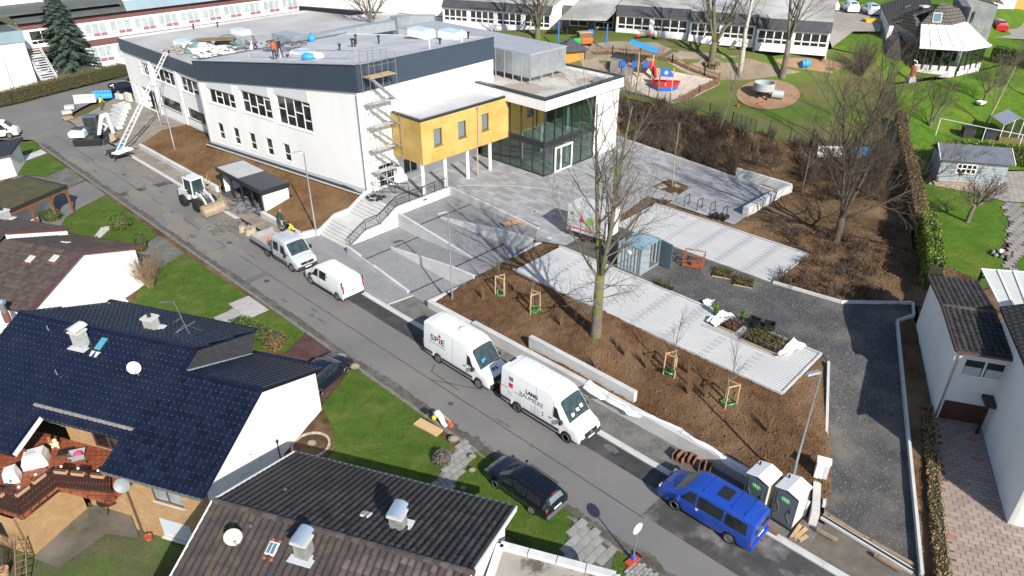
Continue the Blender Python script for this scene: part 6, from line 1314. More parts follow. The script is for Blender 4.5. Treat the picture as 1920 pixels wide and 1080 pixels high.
def tub(name,label,pxl,r,h,m,cat='toy'):
 p=hpx(*pxl);t=thing(name,label,cat,p);MB().lathe([(r*.8,0),(r,h),(r*.9,h),(r*.7,h*.5),(0,h*.5)],(0,0,0),14).build('shell',m,t,smooth=40);MB().lathe([(r*1.02,h*.85),(r*1.05,h),(r*1.0,h)],(0,0,0),14).build('rim',m,t)
p=hpx(1508,126);t=thing('play_barrel','blue plastic barrel lying on the playground lawn','barrel',p,R(20));MB().lathe([(.38,-.55),(.42,-.3),(.42,.3),(.38,.55)],(0,0,.4),14,'X').build('shell',lblue,t,smooth=40);MB().lathe([(.3,.551),(.3,.56)],(0,0,.4),14,'X').build('opening',blue_p,t)
tub('toy_bucket','small orange toy bucket on the lawn edge beside the chip circle',(1383,200),.18,.28,MATS['orange_flashing'])
p=hpx(1424,196);t=thing('toy_scoop','orange toy lying under the play bowl','toy',p,.4);MB().box(-.35,.35,-.12,.12,0,.18).build('tray',MATS['orange_flashing'],t,bevel=.04);MB().bar((.3,0,.1),(.75,.1,.35),.08).build('handle',MATS['orange_flashing'],t)
p=hpx(1096,86);t=thing('toy_cart','orange and green toy cart in the kindergarten yard','toy',p,.2);MB().box(-.5,.9,-.4,.4,.3,.95).build('orange_tub',mat('bright_orange',(.75,.12,.02),rough=.5),t,bevel=.05);MB().box(-1.5,-.55,-.4,.4,.3,.95).build('green_tub',mat('bright_green',(.02,.35,.06),rough=.5),t,bevel=.05)
for x in(-1.3,-.7,.6):MB().lathe([(.2,-.42),(.2,.42)],(x,0,.2),10,'Y').build('wheel',rubber,t)
p=hpx(1107,74);t=thing('easel','small blue easel stand in the kindergarten yard','stand',p);MB().bar((-.3,0,0),(-.1,0,1.1),.07).bar((.3,0,0),(.1,0,1.1),.07).build('legs',blue_post,t);MB().box(-.35,.35,-.05,.05,.6,1.2).build('board',blue_post,t)
p=hpx(1095,78);t=thing('wooden_crate','weathered timber box behind the toy cart','crate',p,.3);MB().box(-.8,.8,-.5,.5,0,1.1).build('box',wood_d,t);MB().box(-.85,.85,-.55,.55,1.1,1.2).build('lid',wood,t)
for k,(a,b,l)in enumerate(((1342,93,'leaning left'),(1374,92,'leaning right'))):
 p=hpx(a,b);t=thing('fallen_log','grey log seat %s on the worn slope before kindergarten'%('beside a yellow ball' if k==0 else 'next to the birch trunk'),'log',p);MB().tube([V((-.25,0,.1)),V((.25,.1,.9))],.2,8).build('log',twig_g,t);MB().tube([V((-.5,0,.12)),V((.3,-.2,.12))],.12,8).build('foot',wood_d,t)
p=hpx(1334,124);t=thing('tree_bench','hexagonal bench built round the big tree trunk','bench',p)
for k in range(6):
 a0,a1=k*pi/3,(k+1)*pi/3;MB().prism([V((.6*cos(a0),.6*sin(a0),.4)),V((1.05*cos(a0),1.05*sin(a0),.4)),V((1.05*cos(a1),1.05*sin(a1),.4)),V((.6*cos(a1),.6*sin(a1),.4))],(0,0,.06)).build('seat_board',wood_d,t);MB().bar((.95*cos(a0),.95*sin(a0),-.1),(.95*cos(a0),.95*sin(a0),.4),.09).build('leg',wood_d,t)
for k,(a,b,m,l)in enumerate(((1197,72,red_p,'red'),(1213,70,red_p,'dark red'),(1227,73,mat('toy_yellow',(.6,.42,.03),rough=.5),'yellow'),(1205,71,MATS['bright_green'],'green'))):
 p=hpx(a,b);t=thing('ride_on_toy',l+' ride-on toy parked by the kindergarten wall','toy',p,k);MB().box(-.3,.3,-.15,.15,.2,.5).build('body',m,t,bevel=.06);MB().bar((.2,0,.4),(.25,0,.8),.05).build('steering_column',m,t)
 for x in(-.22,.22):MB().lathe([(.14,-.2),(.14,.2)],(x,0,.14),10,'Y').build('wheel',rubber,t)
for k,(a,b)in enumerate(((1812,256),(1852,262))):
 p=G(a,b,3.0);t=thing('compost_bin',('left' if k==0 else 'right')+' of two dark compost bins behind the hedge','bin',p,R(-12));MB().box(-.55,.55,-.45,.45,0,.95).build('bin',mat('dark_compost',(.035,.035,.04),rough=.8),t,bevel=.05);MB().box(-.6,.6,-.5,.5,.95,1.05).build('lid',black,t)
 for z in(.25,.5,.75):MB().box(-.56,.56,-.465,-.452,z,z+.05).build('rib',black,t)
gf=thing('pipe_trellis','thin white pipe trellis over the vegetable rows','trellis',G(1764,222,3.6))
for a,b in((1764,222),(1849,240),(1918,254)):p=G(a,b,4.9);MB().tube([V((p.x,p.y,2.8)),p],.04,6).build('post',upvc,gf,world=True)
MB().tube([G(1764,222,4.9),G(1849,240,4.9),G(1945,258,4.9)],.04,6).build('rail',upvc,gf,world=True)
# ---------------------------------------------------------------- vehicles
def paint(name,c,rough=.28,metal=0,coat=.6):return mat(name,c,tuple(x*.93 for x in c),scale=.7,rough=rough,metal=metal,coat=coat)
veh_glass=mat('vehicle_glass',(.008,.012,.013),(.022,.03,.032),scale=1.4,rough=.06,spec=.32)
screen_glass=mat('windscreen_glass',(.018,.034,.038),(.05,.075,.08),scale=1.6,rough=.05,spec=.5)
trim=mat('grey_plastic_trim',(.035,.036,.038),rough=.6)
lampw=mat('headlamp',(.62,.66,.68),rough=.12,spec=.9);lampr=mat('tail_lamp',(.38,.012,.015),rough=.2,spec=.8);plate_m=mat('number_plate',(.72,.72,.70),rough=.5);alloy=mat('wheel_metal',(.33,.34,.35),rough=.45,metal=.6)
def lerpk(K,x,j):
 if x<=K[0][0]:return K[0][j]
 for a,b in zip(K,K[1:]):
  if x<=b[0]:
   t=(x-a[0])/(b[0]-a[0]+1e-9);return a[j]+(b[j]-a[j])*t
 return K[-1][j]
class Car:
 """body lofted along its length; x forward, y left. K: (x, ztop, half width, half roof width, belt height)"""
 def __init__(s,name,label,cat,s_,n_,heading,K,zs,wheels,wr,body,z=0,group=None,loc=None,ang=None,tread=None):
  p=loc if loc is not None else SN(s_,n_,z)
  s.t=thing(name,label,cat,p,R(SANG if heading>0 else SANG+180)if ang is None else ang,group);s.K=K;s.zs=zs;s.wx=wheels;s.wr=wr;s.m=body
  xs=sorted({*[k[0]for k in K],*[x+wr*1.12*cos(pi*i/10)for x in wheels for i in range(11)],*[K[0][0]+(K[-1][0]-K[0][0])*i/26 for i in range(27)]})
  s.xs=[x for i,x in enumerate(xs)if i==0 or x-xs[i-1]>.008]
  mb=MB();n=None
  for x in s.xs:
   r=s.ring(x);n=len(r)
   mb.v+=[V((x,y,z))for y,z in r]+[V((x,-y,z))for y,z in reversed(r[:-1])]
  m=2*n-1
  for i in range(len(s.xs)-1):
   for j in range(m-1):a=i*m+j;mb.f.append((a,a+m,a+m+1,a+1))
  mb.f.append(tuple(range(m)));e=(len(s.xs)-1)*m;mb.f.append(tuple(reversed(range(e,e+m))))
  for i,f in enumerate(mb.f):mb.f[i]=f[::-1]
  s.body=mb.build('body',body,s.t,smooth=32)
  x0,x1=K[0][0],K[-1][0];w=max(k[2]for k in K)
  MB().box(x0+.15,x1-.2,-w+.22,w-.22,zs-.08,zs+.35).build('underbody',black,s.t)
  hw=w-.02
  if not hasattr(Car,'wm'):Car.wm={}
  if wr not in Car.wm:
   ty=MB().lathe([(wr*.62,-.1),(wr*.93,-.105),(wr,-.07),(wr,.07),(wr*.93,.105),(wr*.62,.1)],(0,0,0),22,'Y').mesh('tyre');ty.materials.append(rubber)
   rm_=MB();rm_.lathe([(wr*.64,-.1),(wr*.6,-.112),(wr*.5,-.08),(wr*.2,-.07),(wr*.16,-.1),(0,-.1)],(0,0,0),18,'Y');rm_.lathe([(0,.1),(wr*.16,.1),(wr*.2,.07),(wr*.5,.08),(wr*.6,.112),(wr*.64,.1)],(0,0,0),18,'Y')
   for k in range(6):
    a=k*pi/3
    for sg in(-1,1):rm_.cbox((cos(a)*wr*.36,sg*.084,sin(a)*wr*.36),wr*.13,.012,wr*.13,ry=a)
   rme=rm_.mesh('rim');rme.materials.append(alloy)
   for me in(ty,rme):
    for p_ in me.polygons:p_.use_smooth=True
    me.set_sharp_from_angle(angle=R(45))
   Car.wm[wr]=(ty,rme)
  for x in wheels:
   for sg in(-1,1):
    wo_=bpy.data.objects.new('wheel',None);COL.objects.link(wo_);wo_.parent=s.t;wo_.location=(x,sg*(hw-.11),wr);wo_.empty_display_size=.1
    for me,nm in zip(Car.wm[wr],('tyre','rim')):inst(me,nm,None,wo_,Matrix.Identity(4))
 def ring(s,x):
  zt,w,wrf,zb=(lerpk(s.K,x,j)for j in(1,2,3,4));zs=s.zs;zb=min(zb,zt-.06)
  for wx in s.wx:
   d=abs(x-wx);Ra=s.wr*1.13
   if d<Ra:zs=max(zs,s.wr+sqrt(Ra*Ra-d*d))
  zm=max((s.zs*.45+zb*.55),zs+.04);zb=max(zb,zm+.03);er=min(.13,max(.015,(zt-zb)*.5))
  return[(w*.955,zs),(w*.985,min(zs+.06,zm-.02)),(w,zm),(w*.985,zb),(wrf,zt-er),(wrf-.035,zt-er*.4),(wrf-.11,zt-er*.08),(wrf*.5,zt+.02),(0,zt+.03)]
 def glass(s,x0,x1,f0=.1,f1=.9,sides=(-1,1),name='window',slant0=0,slant1=0,m=None,off=.008):
  for sg in sides:
   mb=MB()
   def fn(i,j):
    f=f0+(f1-f0)*j;x=x0+(x1-x0)*i+(slant0*j*(1-i)+slant1*j*i);r=s.ring(x);a,b=r[3],r[4]
    return V((x,sg*(a[0]+(b[0]-a[0])*f+off),a[1]+(b[1]-a[1])*f))
   mb.grid(fn,6,2,flip=(sg<0));mb.build(name,m or veh_glass,s.t,smooth=True)
 def screen(s,x0,x1,name='windscreen',m=None,inset=.92,n=10):
  def fn(i,j):
   x=x0+(x1-x0)*i;r=s.ring(x);half=[q for q in r[5:]];full=[(y*inset,z)for y,z in half]+[(-y*inset,z)for y,z in reversed(half[:-1])]
   t=j*(len(full)-1);k=min(int(t),len(full)-2);t-=k;y=full[k][0]+(full[k+1][0]-full[k][0])*t;z=full[k][1]+(full[k+1][1]-full[k][1])*t
   d=V((r[-1][1],0));return V((x,y,z))
  mb=MB();mb.grid(fn,n,12);
  a,b=s.ring(x0)[-1][1],s.ring(x1)[-1][1];nv=V((b-a if x1<x0 else a-b,0,abs(x1-x0)));nv=V(((a-b)/(x1-x0),0,1)).normalized()
  for v in mb.v:v+=nv*.012
  return mb.build(name,m or screen_glass,s.t,smooth=True)
 def add(s,name,m,mb,bevel=0,smooth=False,parent=None):return mb.build(name,m,parent or s.t,bevel=bevel,smooth=smooth)
 def text(s,txt,x,z,size,m,side=-1,bold=0,y=None,tilt=0,name='lettering',sx=1):
  r=s.ring(x);yy=y
  if yy is None:
   a,b=(r[3],r[4])if z>r[3][1]else(r[2],r[3]);t=(z-a[1])/(b[1]-a[1]+1e-6);yy=a[0]+(b[0]-a[0])*t+.012;tl=atan2(a[0]-b[0],b[1]-a[1])
  else:tl=0
  up=V((0,-side*sin(tl),cos(tl)));return textmesh(txt,size,m,s.t,frame_m(V((x,side*yy,z)),V((1,0,0))if side<0 else V((-1,0,0)),up)@Matrix.Diagonal((sx,1,1,1)),name=name,bold=bold)
 def decal(s,pts,m,side=-1,name='decal'):
  mb=MB();q=[]
  for x,z in pts:
   r=s.ring(x);a,b=(r[3],r[4])if z>r[3][1]else(r[2],r[3]);t=(z-a[1])/(b[1]-a[1]+1e-6);q.append(V((x,side*(a[0]+(b[0]-a[0])*t+.01),z)))
  mb.quad(*(q if side<0 else q[::-1]));return mb.build(name,m,s.t)
 def seam(s,x,z0,z1,side):
  mb=MB();pts=[]
  for k in range(7):
   z=z0+(z1-z0)*k/6;r=s.ring(x);y=None
   for a,b in zip(r[1:],r[2:5]):
    if a[1]<=z<=b[1]+1e-6:y=a[0]+(b[0]-a[0])*(z-a[1])/(b[1]-a[1]+1e-9)
   if y is None:continue
   pts.append(V((x,side*(y+.003),z)))
  for a,b in zip(pts,pts[1:]):mb.bar(a,b,.012,.006,up=V((0,1,0)))
  if mb.v:mb.build('door_seam',trim,s.t)
 def mirrors(s,x,z,w,m=None,size=(.14,.22,.26)):
  for sg in(-1,1):
   o=MB().cbox((x,sg*(w+.16),z),size[0],size[1],size[2]).build('mirror',m or black,s.t,bevel=.04);MB().bar((x,sg*(w-.05),z-.05),(x,sg*(w+.1),z-.03),.06).build('arm',black,o)
 def lamps(s,x,y,z,m,sx=.1,sy=.3,sz=.2,name='headlight',rz=0):
  for sg in(-1,1):MB().cbox((x,sg*y,z),sx,sy,sz,rz*sg).build(name,m,s.t,bevel=.03)
white_p=paint('white_van_paint',(.78,.79,.79));silver_p=paint('silver_paint',(.62,.64,.67),metal=.3);blue_van=paint('blue_van_paint',(.012,.06,.36),rough=.3);black_p=paint('black_car_paint',(.004,.0055,.012),rough=.14);navy_p=paint('navy_car_paint',(.006,.010,.026),rough=.14)
def panel_van(label,s_,n_,heading,style,face='old'):
 K=[(-3.0,2.5,.9,.80,1.25),(-2.93,2.6,.96,.85,1.3),(-2.2,2.68,.985,.87,1.3),(.5,2.68,.985,.87,1.3),(1.0,2.6,.985,.87,1.3),(1.38,2.36,.98,.87,1.3),(2.16,1.36,.965,.91,1.2),(2.6,1.14,.945,.86,1.02),(2.86,.96,.9,.78,.84),(2.96,.7,.84,.7,.58)]
 v=Car('van',label,'van',s_,n_,heading,K,.36,(-1.66,1.98),.35,white_p)
 v.screen(2.14,1.36,inset=.97)
 v.glass(1.06,1.62,.02,.62,slant1=-.34,name='door_window')
 for sg in(-1,1):v.seam(1.0,.5,2.3,sg);v.seam(-.25,.5,2.5,sg);v.seam(1.75,.95,1.3,sg)
 mb=MB()
 for sg in(-1,1):v.add('side_trim',trim,MB().box(-1.2,1.5,sg*.985,sg*1.0,.5,.68));v.add('side_trim',trim,MB().box(-2.9,-2.12,sg*.965,sg*.99,.5,.68));v.add('door_handle',black,MB().box(.78,.95,sg*.985,sg*1.01,1.12,1.17))
 v.mirrors(1.72,1.35,.97)
 v.add('bumper',trim,MB().cbox((2.9,0,.5),.2,1.72,.34),bevel=.06)
 v.add('grille',black,MB().cbox((2.93,0,.86 if face=='old' else .78),.07,1.05,.3 if face=='old' else .2,ry=R(-14)),bevel=.02)
 v.lamps(2.8,.72,.86,lampw,.2,.26,.26 if face=='old' else .2,rz=R(-20))
 v.add('number_plate',plate_m,MB().box(3.0,3.01,-.26,.26,.5,.61))
 v.lamps(-3.0,.9,1.05,lampr,.05,.13,.5,name='tail_light')
 v.add('rear_bumper',trim,MB().cbox((-2.98,0,.5),.14,1.76,.22),bevel=.03)
 for y in(-.43,.43):v.add('rear_window',veh_glass,MB().cbox((-2.985,y,1.75),.02,.66,.6,ry=R(2)),bevel=.01)
 for x in(-2.4,-1.7,-1.0,-.3,.35):v.add('roof_rib',white_p,MB().cbox((x,0,2.715),.05,1.3,.02))
 v.add('wiper_cowl',trim,MB().cbox((2.2,0,1.325),.12,1.25,.03,ry=R(30)))
 return v
navy_txt=mat('navy_lettering',(.012,.016,.04),rough=.5);red_dec=mat('red_decal',(.60,.01,.06),rough=.45);grey_dec=mat('grey_decal',(.16,.18,.2),rough=.5);grey_tx=mat('grey_lettering',(.2,.21,.22),rough=.5)
v=panel_van('white high roofed van lettered SPIE with a red dot',-26.85,24.1,1,0,'old')
v.text('SPiE',-1.6,1.78,.56,navy_txt,-1,bold=.004,sx=1.45);v.decal([(-2.38,1.42),(-.85,1.42),(-.85,1.46),(-2.38,1.46)],navy_txt);
mbd=MB();[mbd.v.append(V((-1.42+.115*cos(2*pi*k/14),0,2.13+.115*sin(2*pi*k/14))))for k in range(14)]
v.decal([(p.x,p.z)for p in mbd.v],red_dec,name='red_dot');v.text('SPiE',1.7,1.83,.1,navy_txt,-1)if False else None
textmesh('SPiE',.3,navy_txt,v.t,frame_m(V((2.5,0,1.235)),V((0,1,0)),V((-.8,0,.35))),bold=.006)
v.add('roof_vent',mat('vent_white',(.7,.71,.72),rough=.4),MB().lathe([(.26,2.69),(.26,2.78),(.18,2.86),(0,2.88)],(-.3,.1,0),16),smooth=40)
v.add('dashboard_papers',lblue,MB().cbox((1.93,-.35,1.68),.3,.3,.02,ry=R(54)))
v=panel_van('white high roofed van lettered LANG with small red and grey squares',-20.0,24.1,1,1,'new')
v.decal([(-2.3,1.98),(-1.98,1.98),(-1.98,2.26),(-2.3,2.26)],grey_dec);v.decal([(-2.3,1.55),(-1.98,1.55),(-1.98,1.84),(-2.3,1.84)],red_dec);v.decal([(-2.3,1.0),(-2.0,1.0),(-2.0,1.28),(-2.3,1.28)],mat('pale_decal',(.6,.63,.65),rough=.5));v.decal([(-2.9,1.38),(-1.2,1.38),(-1.2,1.41),(-2.9,1.41)],navy_txt)
v.text('LANG',-.55,1.88,.34,navy_txt,-1,bold=.01);v.text('RAUMIDEE',-.55,1.55,.38,grey_tx,-1)
for k in range(4):v.decal([(-.6,1.18-k*.13),(.1,1.18-k*.13),(.1,1.2-k*.13),(-.6,1.2-k*.13)],grey_tx,name='small_print')
v.decal([(.28,1.1),(.36,1.1),(.36,1.2),(.28,1.2)],navy_txt);v.decal([(.28,.92),(.36,.92),(.36,1.02),(.28,1.02)],navy_txt)
v.add('roof_spoiler',black,MB().cbox((-2.86,.0,2.66),.12,.5,.05));
for k,y in enumerate((-.4,.05,.4)):v.add('dashboard_papers',upvc,MB().cbox((1.98-.05*k,y,1.62+.07*k),.2,.22,.02,ry=R(54)))
v.add('emblem',steel,MB().cbox((2.985,0,.8),.03,.14,.14),bevel=.03)
K=[(-2.58,1.82,.86,.70,1.05),(-2.5,1.92,.92,.74,1.08),(-2.0,1.96,.95,.76,1.08),(.6,1.95,.95,.78,1.08),(1.0,1.85,.95,.8,1.08),(1.85,1.12,.93,.86,1.0),(2.3,.98,.89,.78,.88),(2.52,.82,.84,.7,.7),(2.6,.6,.78,.62,.5)]
v=Car('van','small white van with dark side window parked nose to the truck','van',-41.25,24.05,-1,K,.32,(-1.72,1.72),.33,white_p)
v.screen(1.8,1.0);v.glass(.55,1.4,.02,.85,slant1=-.5,name='door_window');v.glass(-.45,.4,.05,.85,name='side_window')
for sg in(-1,1):v.seam(.47,.45,1.8,sg);v.seam(-.55,.45,1.8,sg);v.add('sill_trim',trim,MB().box(-1.3,1.3,sg*.93,sg*.965,.32,.44))
v.mirrors(1.3,1.15,.95);v.lamps(2.38,.68,.78,lampw,.3,.25,.2,rz=R(-25));v.lamps(-2.56,.84,1.15,lampr,.06,.13,.62,name='tail_light');v.add('bumper',trim,MB().cbox((2.52,0,.45),.2,1.5,.2),bevel=.05);v.add('rear_bumper',trim,MB().cbox((-2.56,0,.42),.16,1.74,.2),bevel=.03)
v.add('rear_strip',black,MB().cbox((-2.585,0,.82),.015,1.3,.03));v.add('rear_strip',black,MB().cbox((-2.585,0,.93),.02,.35,.05));v.lamps(-2.55,.885,1.55,black,.05,.07,.5,name='rear_pillar')
for k in range(5):v.decal([(-1.9+.02*k,1.55-.1*k),(-.75,1.55-.1*k),(-.75,1.565-.1*k),(-1.9+.02*k,1.565-.1*k)],mat('pale_print',(.55,.57,.58),rough=.5),side=1,name='small_print')
v.decal([(-.62,1.42),(-.54,1.42),(-.54,1.54),(-.62,1.54)],navy_txt,side=1)
K=[(-2.52,1.72,.86,.70,1.02),(-2.46,1.84,.9,.75,1.05),(-1.9,1.93,.92,.78,1.06),(.55,1.93,.92,.78,1.06),(.95,1.84,.92,.79,1.06),(1.62,1.22,.905,.84,1.06),(2.05,1.08,.88,.8,.98),(2.36,.93,.85,.74,.82),(2.46,.68,.8,.68,.55)]
v=Car('van','blue passenger van with black roof hatch parked before the toilets','van',-9.72,24.05,-1,K,.3,(-1.48,1.44),.325,blue_van)
v.screen(1.58,.98);v.glass(.42,1.22,.02,.85,slant1=-.42,name='door_window');v.glass(-1.0,.3,.02,.85,name='side_window');v.glass(-2.22,-1.12,.02,.85,name='side_window',slant0=.06)
for sg in(-1,1):v.seam(.36,.45,1.8,sg);v.seam(-1.06,.45,1.8,sg);v.seam(1.3,.6,1.06,sg)
v.add('rear_window',veh_glass,MB().cbox((-2.512,0,1.4),.03,1.3,.5,ry=R(5)),bevel=.01);v.add('roof_hatch',black,MB().box(-.95,-.35,-.38,.38,1.95,1.985),bevel=.01)
for x in(.2,-1.25,-1.9):v.add('roof_rib',blue_van,MB().box(x-.03,x+.03,-.62,.62,1.94,1.972))
v.mirrors(1.2,1.12,.92,blue_van);v.lamps(2.42,.62,.8,lampw,.1,.3,.16);v.add('grille',black,MB().cbox((2.44,0,.8),.05,.9,.14));v.add('bumper',blue_van,MB().cbox((2.42,0,.45),.26,1.6,.26),bevel=.06);v.lamps(-2.5,.84,.78,lampr,.06,.12,.3,name='tail_light');v.add('rear_bumper',blue_van,MB().cbox((-2.52,0,.42),.2,1.74,.26),bevel=.05);v.add('number_plate',plate_m,MB().box(-2.57,-2.55,-.26,.26,.78,.88))
v.decal([(.2,.86),(.34,.86),(.34,1.0),(.2,1.0)],mat('pale_decal',(.6,.63,.65)),side=1,name='door_crest');v.add('tow_ball',lampr,MB().ball((-2.7,0,.42),.06));v.text('VW',-1.0,.8,.2,mat('dark_blue_print',(.006,.03,.2),rough=.4),side=1)if False else None
K=[(-2.17,.98,.76,.62,.82),(-2.1,1.12,.8,.62,.9),(-1.9,1.36,.84,.58,.92),(-1.5,1.44,.85,.60,.93),(.1,1.46,.85,.61,.93),(.45,1.4,.85,.63,.93),(1.12,.98,.84,.76,.92),(1.75,.88,.81,.72,.8),(2.05,.76,.76,.64,.66),(2.15,.56,.7,.56,.46)]
v=Car('estate_car','glossy black estate car parked half on the lawn','car',-17.15,18.9,-1,K,.26,(-1.2,1.26),.30,black_p,z=.06)
v.screen(1.08,.46);v.screen(-1.95,-2.12,name='rear_window',inset=.85,m=mat('pale_rear_glass',(.13,.19,.2),rough=.06,spec=.9));v.glass(.1,.78,.04,.85,slant1=-.38,name='door_window');v.glass(-.78,-.02,.04,.85,name='door_window');v.glass(-1.75,-.9,.04,.85,name='side_window',slant0=.15)
for sg in(-1,1):v.seam(.04,.4,1.3,sg);v.seam(-.84,.45,1.3,sg);v.add('roof_rail',black,MB().bar((-1.7,sg*.56,1.47),(.1,sg*.56,1.49),.03));v.add('side_moulding',trim,MB().box(-1.0,1.0,sg*.84,sg*.865,.5,.56))
v.mirrors(.75,.95,.84,black_p,(.1,.16,.12));v.lamps(2.05,.56,.62,lampw,.1,.3,.13);v.lamps(-2.12,.69,.78,lampr,.07,.2,.18,name='tail_light');v.add('number_plate',plate_m,MB().box(-2.19,-2.175,-.26,.26,.66,.76));v.add('rear_bumper',mat('grey_bumper',(.10,.11,.13),rough=.4),MB().cbox((-2.15,0,.45),.2,1.56,.2),bevel=.05);v.add('bumper',trim,MB().cbox((2.08,0,.42),.2,1.4,.22),bevel=.05);v.add('brake_light',lampr,MB().cbox((-1.93,0,1.42),.05,.4,.03))
v=Car('estate_car','dark blue car parked on the red paved drive behind the blue roof','car',0,0,1,K,.26,(-1.2,1.26),.30,navy_p,loc=G(606,716,.06),ang=R(64))
v.screen(1.08,.46);v.screen(-1.95,-2.12,name='rear_window',inset=.85);v.glass(.1,.78,.04,.85,slant1=-.38,name='door_window');v.glass(-.78,-.02,.04,.85,name='door_window');v.glass(-1.75,-.9,.04,.85,name='side_window',slant0=.15);v.mirrors(.75,.95,.84,navy_p,(.1,.16,.12));v.lamps(2.05,.56,.62,lampw,.1,.3,.13);v.lamps(-2.12,.69,.78,lampr,.07,.2,.18,name='tail_light')
K=[(-.55,2.12,.94,.82,1.2),(-.5,2.22,.97,.84,1.22),(.6,2.27,.98,.85,1.22),(1.2,2.22,.98,.86,1.22),(1.5,2.1,.98,.87,1.22),(2.22,1.36,.96,.91,1.15),(2.68,1.15,.93,.85,1.0),(2.92,.98,.88,.76,.85),(3.0,.68,.82,.68,.55)]
v=Car('tipper_truck','silver crew cab truck with dropside bed full of rubble','truck',-47.75,24.1,1,K,.42,(2.06,),.36,silver_p)
v.screen(2.2,1.48,inset=.96);v.glass(.78,1.6,.02,.75,slant1=-.3,name='door_window');v.glass(-.32,.45,.02,.8,name='door_window')
for sg in(-1,1):v.seam(.62,.6,2.0,sg);v.seam(-.44,.6,2.0,sg);v.add('sill_trim',trim,MB().box(-.4,1.6,sg*.96,sg*1.0,.55,.68))
v.mirrors(1.75,1.4,.98,size=(.14,.2,.34));v.add('bumper',trim,MB().cbox((2.94,0,.52),.2,1.72,.3),bevel=.06);v.add('grille',black,MB().cbox((2.97,0,.86),.08,1.1,.2),bevel=.03);v.add('emblem',steel,MB().cbox((3.02,0,.92),.03,.13,.18),bevel=.03);v.lamps(2.8,.72,.95,lampw,.2,.24,.32,rz=R(-20));v.add('number_plate',plate_m,MB().box(3.04,3.05,-.26,.26,.5,.6))
v.add('chassis',black,MB().box(-3.6,.2,-.4,.4,.5,.72));bed=mat('bed_metal',(.42,.44,.46),(.34,.36,.37),scale=2,rough=.5,metal=.4)
v.add('bed_floor',mat('dusty_floor',(.42,.37,.30),(.34,.3,.25),scale=2,rough=1),MB().box(-3.75,-.75,-1.02,1.02,.86,.94))
for sg in(-1,1):v.add('drop_side',bed,MB().box(-3.75,-.75,sg*1.0,sg*1.04,.9,1.3));v.add('mudguard',black,MB().box(-2.05,-1.1,sg*.8,sg*1.0,.74,.84))
v.add('tailgate',bed,MB().box(-3.79,-3.75,-1.02,1.02,.9,1.3));v.add('head_board',mat('dark_grey_board',(.06,.062,.065),rough=.6),MB().box(-.78,-.72,-1.02,1.02,.9,1.75))
for sg in(-1,1):
 wo_=bpy.data.objects.new('wheel',None);COL.objects.link(wo_);wo_.parent=v.t;wo_.location=(-1.6,sg*.84,.36)
 for me,nm in zip(Car.wm[.36],('tyre','rim')):inst(me,nm,None,wo_,Matrix.Identity(4))
rub=MB();rr=random.Random(9)
for k in range(70):x=rr.uniform(-2.3,-.9);y=rr.uniform(-.1,.95)if k<45 else rr.uniform(-.9,.9);rub.cbox((x,y,.98+rr.random()*(.5 if y>.2 else .15)),rr.uniform(.08,.28),rr.uniform(.08,.24),rr.uniform(.05,.14),rr.random()*3,rr.uniform(-.6,.6),rr.uniform(-.6,.6))
stuff_o=rub.build('rubble_load',mat('rubble',(.36,.31,.25),(.22,.2,.17),scale=3,rough=1),v.t,kind='stuff')
v.add('warning_post',mat('warning_red',(.62,.05,.03),rough=.5),MB().box(-.85,-.79,-.98,-.9,1.7,2.0))
KC=[(-2.05,.95,.78,.62,.8),(-1.95,1.25,.83,.6,.9),(-1.5,1.46,.85,.6,.92),(.0,1.5,.85,.6,.92),(.4,1.42,.85,.58,.92),(1.1,.98,.84,.62,.92),(1.7,.88,.8,.58,.8),(2.0,.7,.72,.5,.6),(2.08,.5,.66,.44,.42)]
def farcar(label,pxl,z,ang,m,name='parked_car'):
 g=G(pxl[0],pxl[1],z);v=Car(name,label,'car',0,0,1,KC,.26,(-1.25,1.25),.31,m,loc=g,ang=R(ang))
 v.screen(1.06,.42);v.screen(-1.55,-1.96,name='rear_window',inset=.85);v.glass(-.8,.75,.04,.85,name='side_window',slant1=-.3);v.lamps(1.95,.56,.66,lampw,.1,.28,.14);v.lamps(-2.0,.66,.85,lampr,.07,.2,.18,name='tail_light');v.mirrors(.75,.95,.84,m,(.1,.14,.12));return v
farcar('white car at the left end of the upper car park',(1555,18),9.45,82,white_p)
farcar('white car in the middle of the upper car park',(1592,21),9.4,82,white_p)
farcar('silver white car nearest the slate house gable',(1630,26),9.35,82,silver_p)
farcar('red hatchback parked on the drive of the slate house',(1866,56),6.95,80,paint('red_car_paint',(.42,.012,.02)))
farcar('dark car half hidden behind the end of the school',(237,172),.1,40,navy_p)
g=G(-5,258,.05);K=[(-2.2,1.8,.84,.7,1.02),(-2.1,1.92,.9,.75,1.05),(1.0,1.92,.9,.75,1.05),(1.3,1.8,.9,.72,1.05),(1.9,1.15,.88,.7,1.0),(2.3,.95,.82,.62,.85),(2.4,.65,.76,.56,.55)]
v=Car('van','white van cut off by the left edge of the picture','van',0,0,1,K,.32,(-1.4,1.5),.33,white_p,loc=g,ang=R(20));v.screen(1.85,1.3);v.glass(-1.9,.2,.02,.85,name='side_window');v.glass(.35,1.5,.02,.85,slant1=-.45,name='door_window');v.mirrors(1.5,1.15,.9);v.lamps(2.3,.6,.8,lampw,.1,.3,.16)
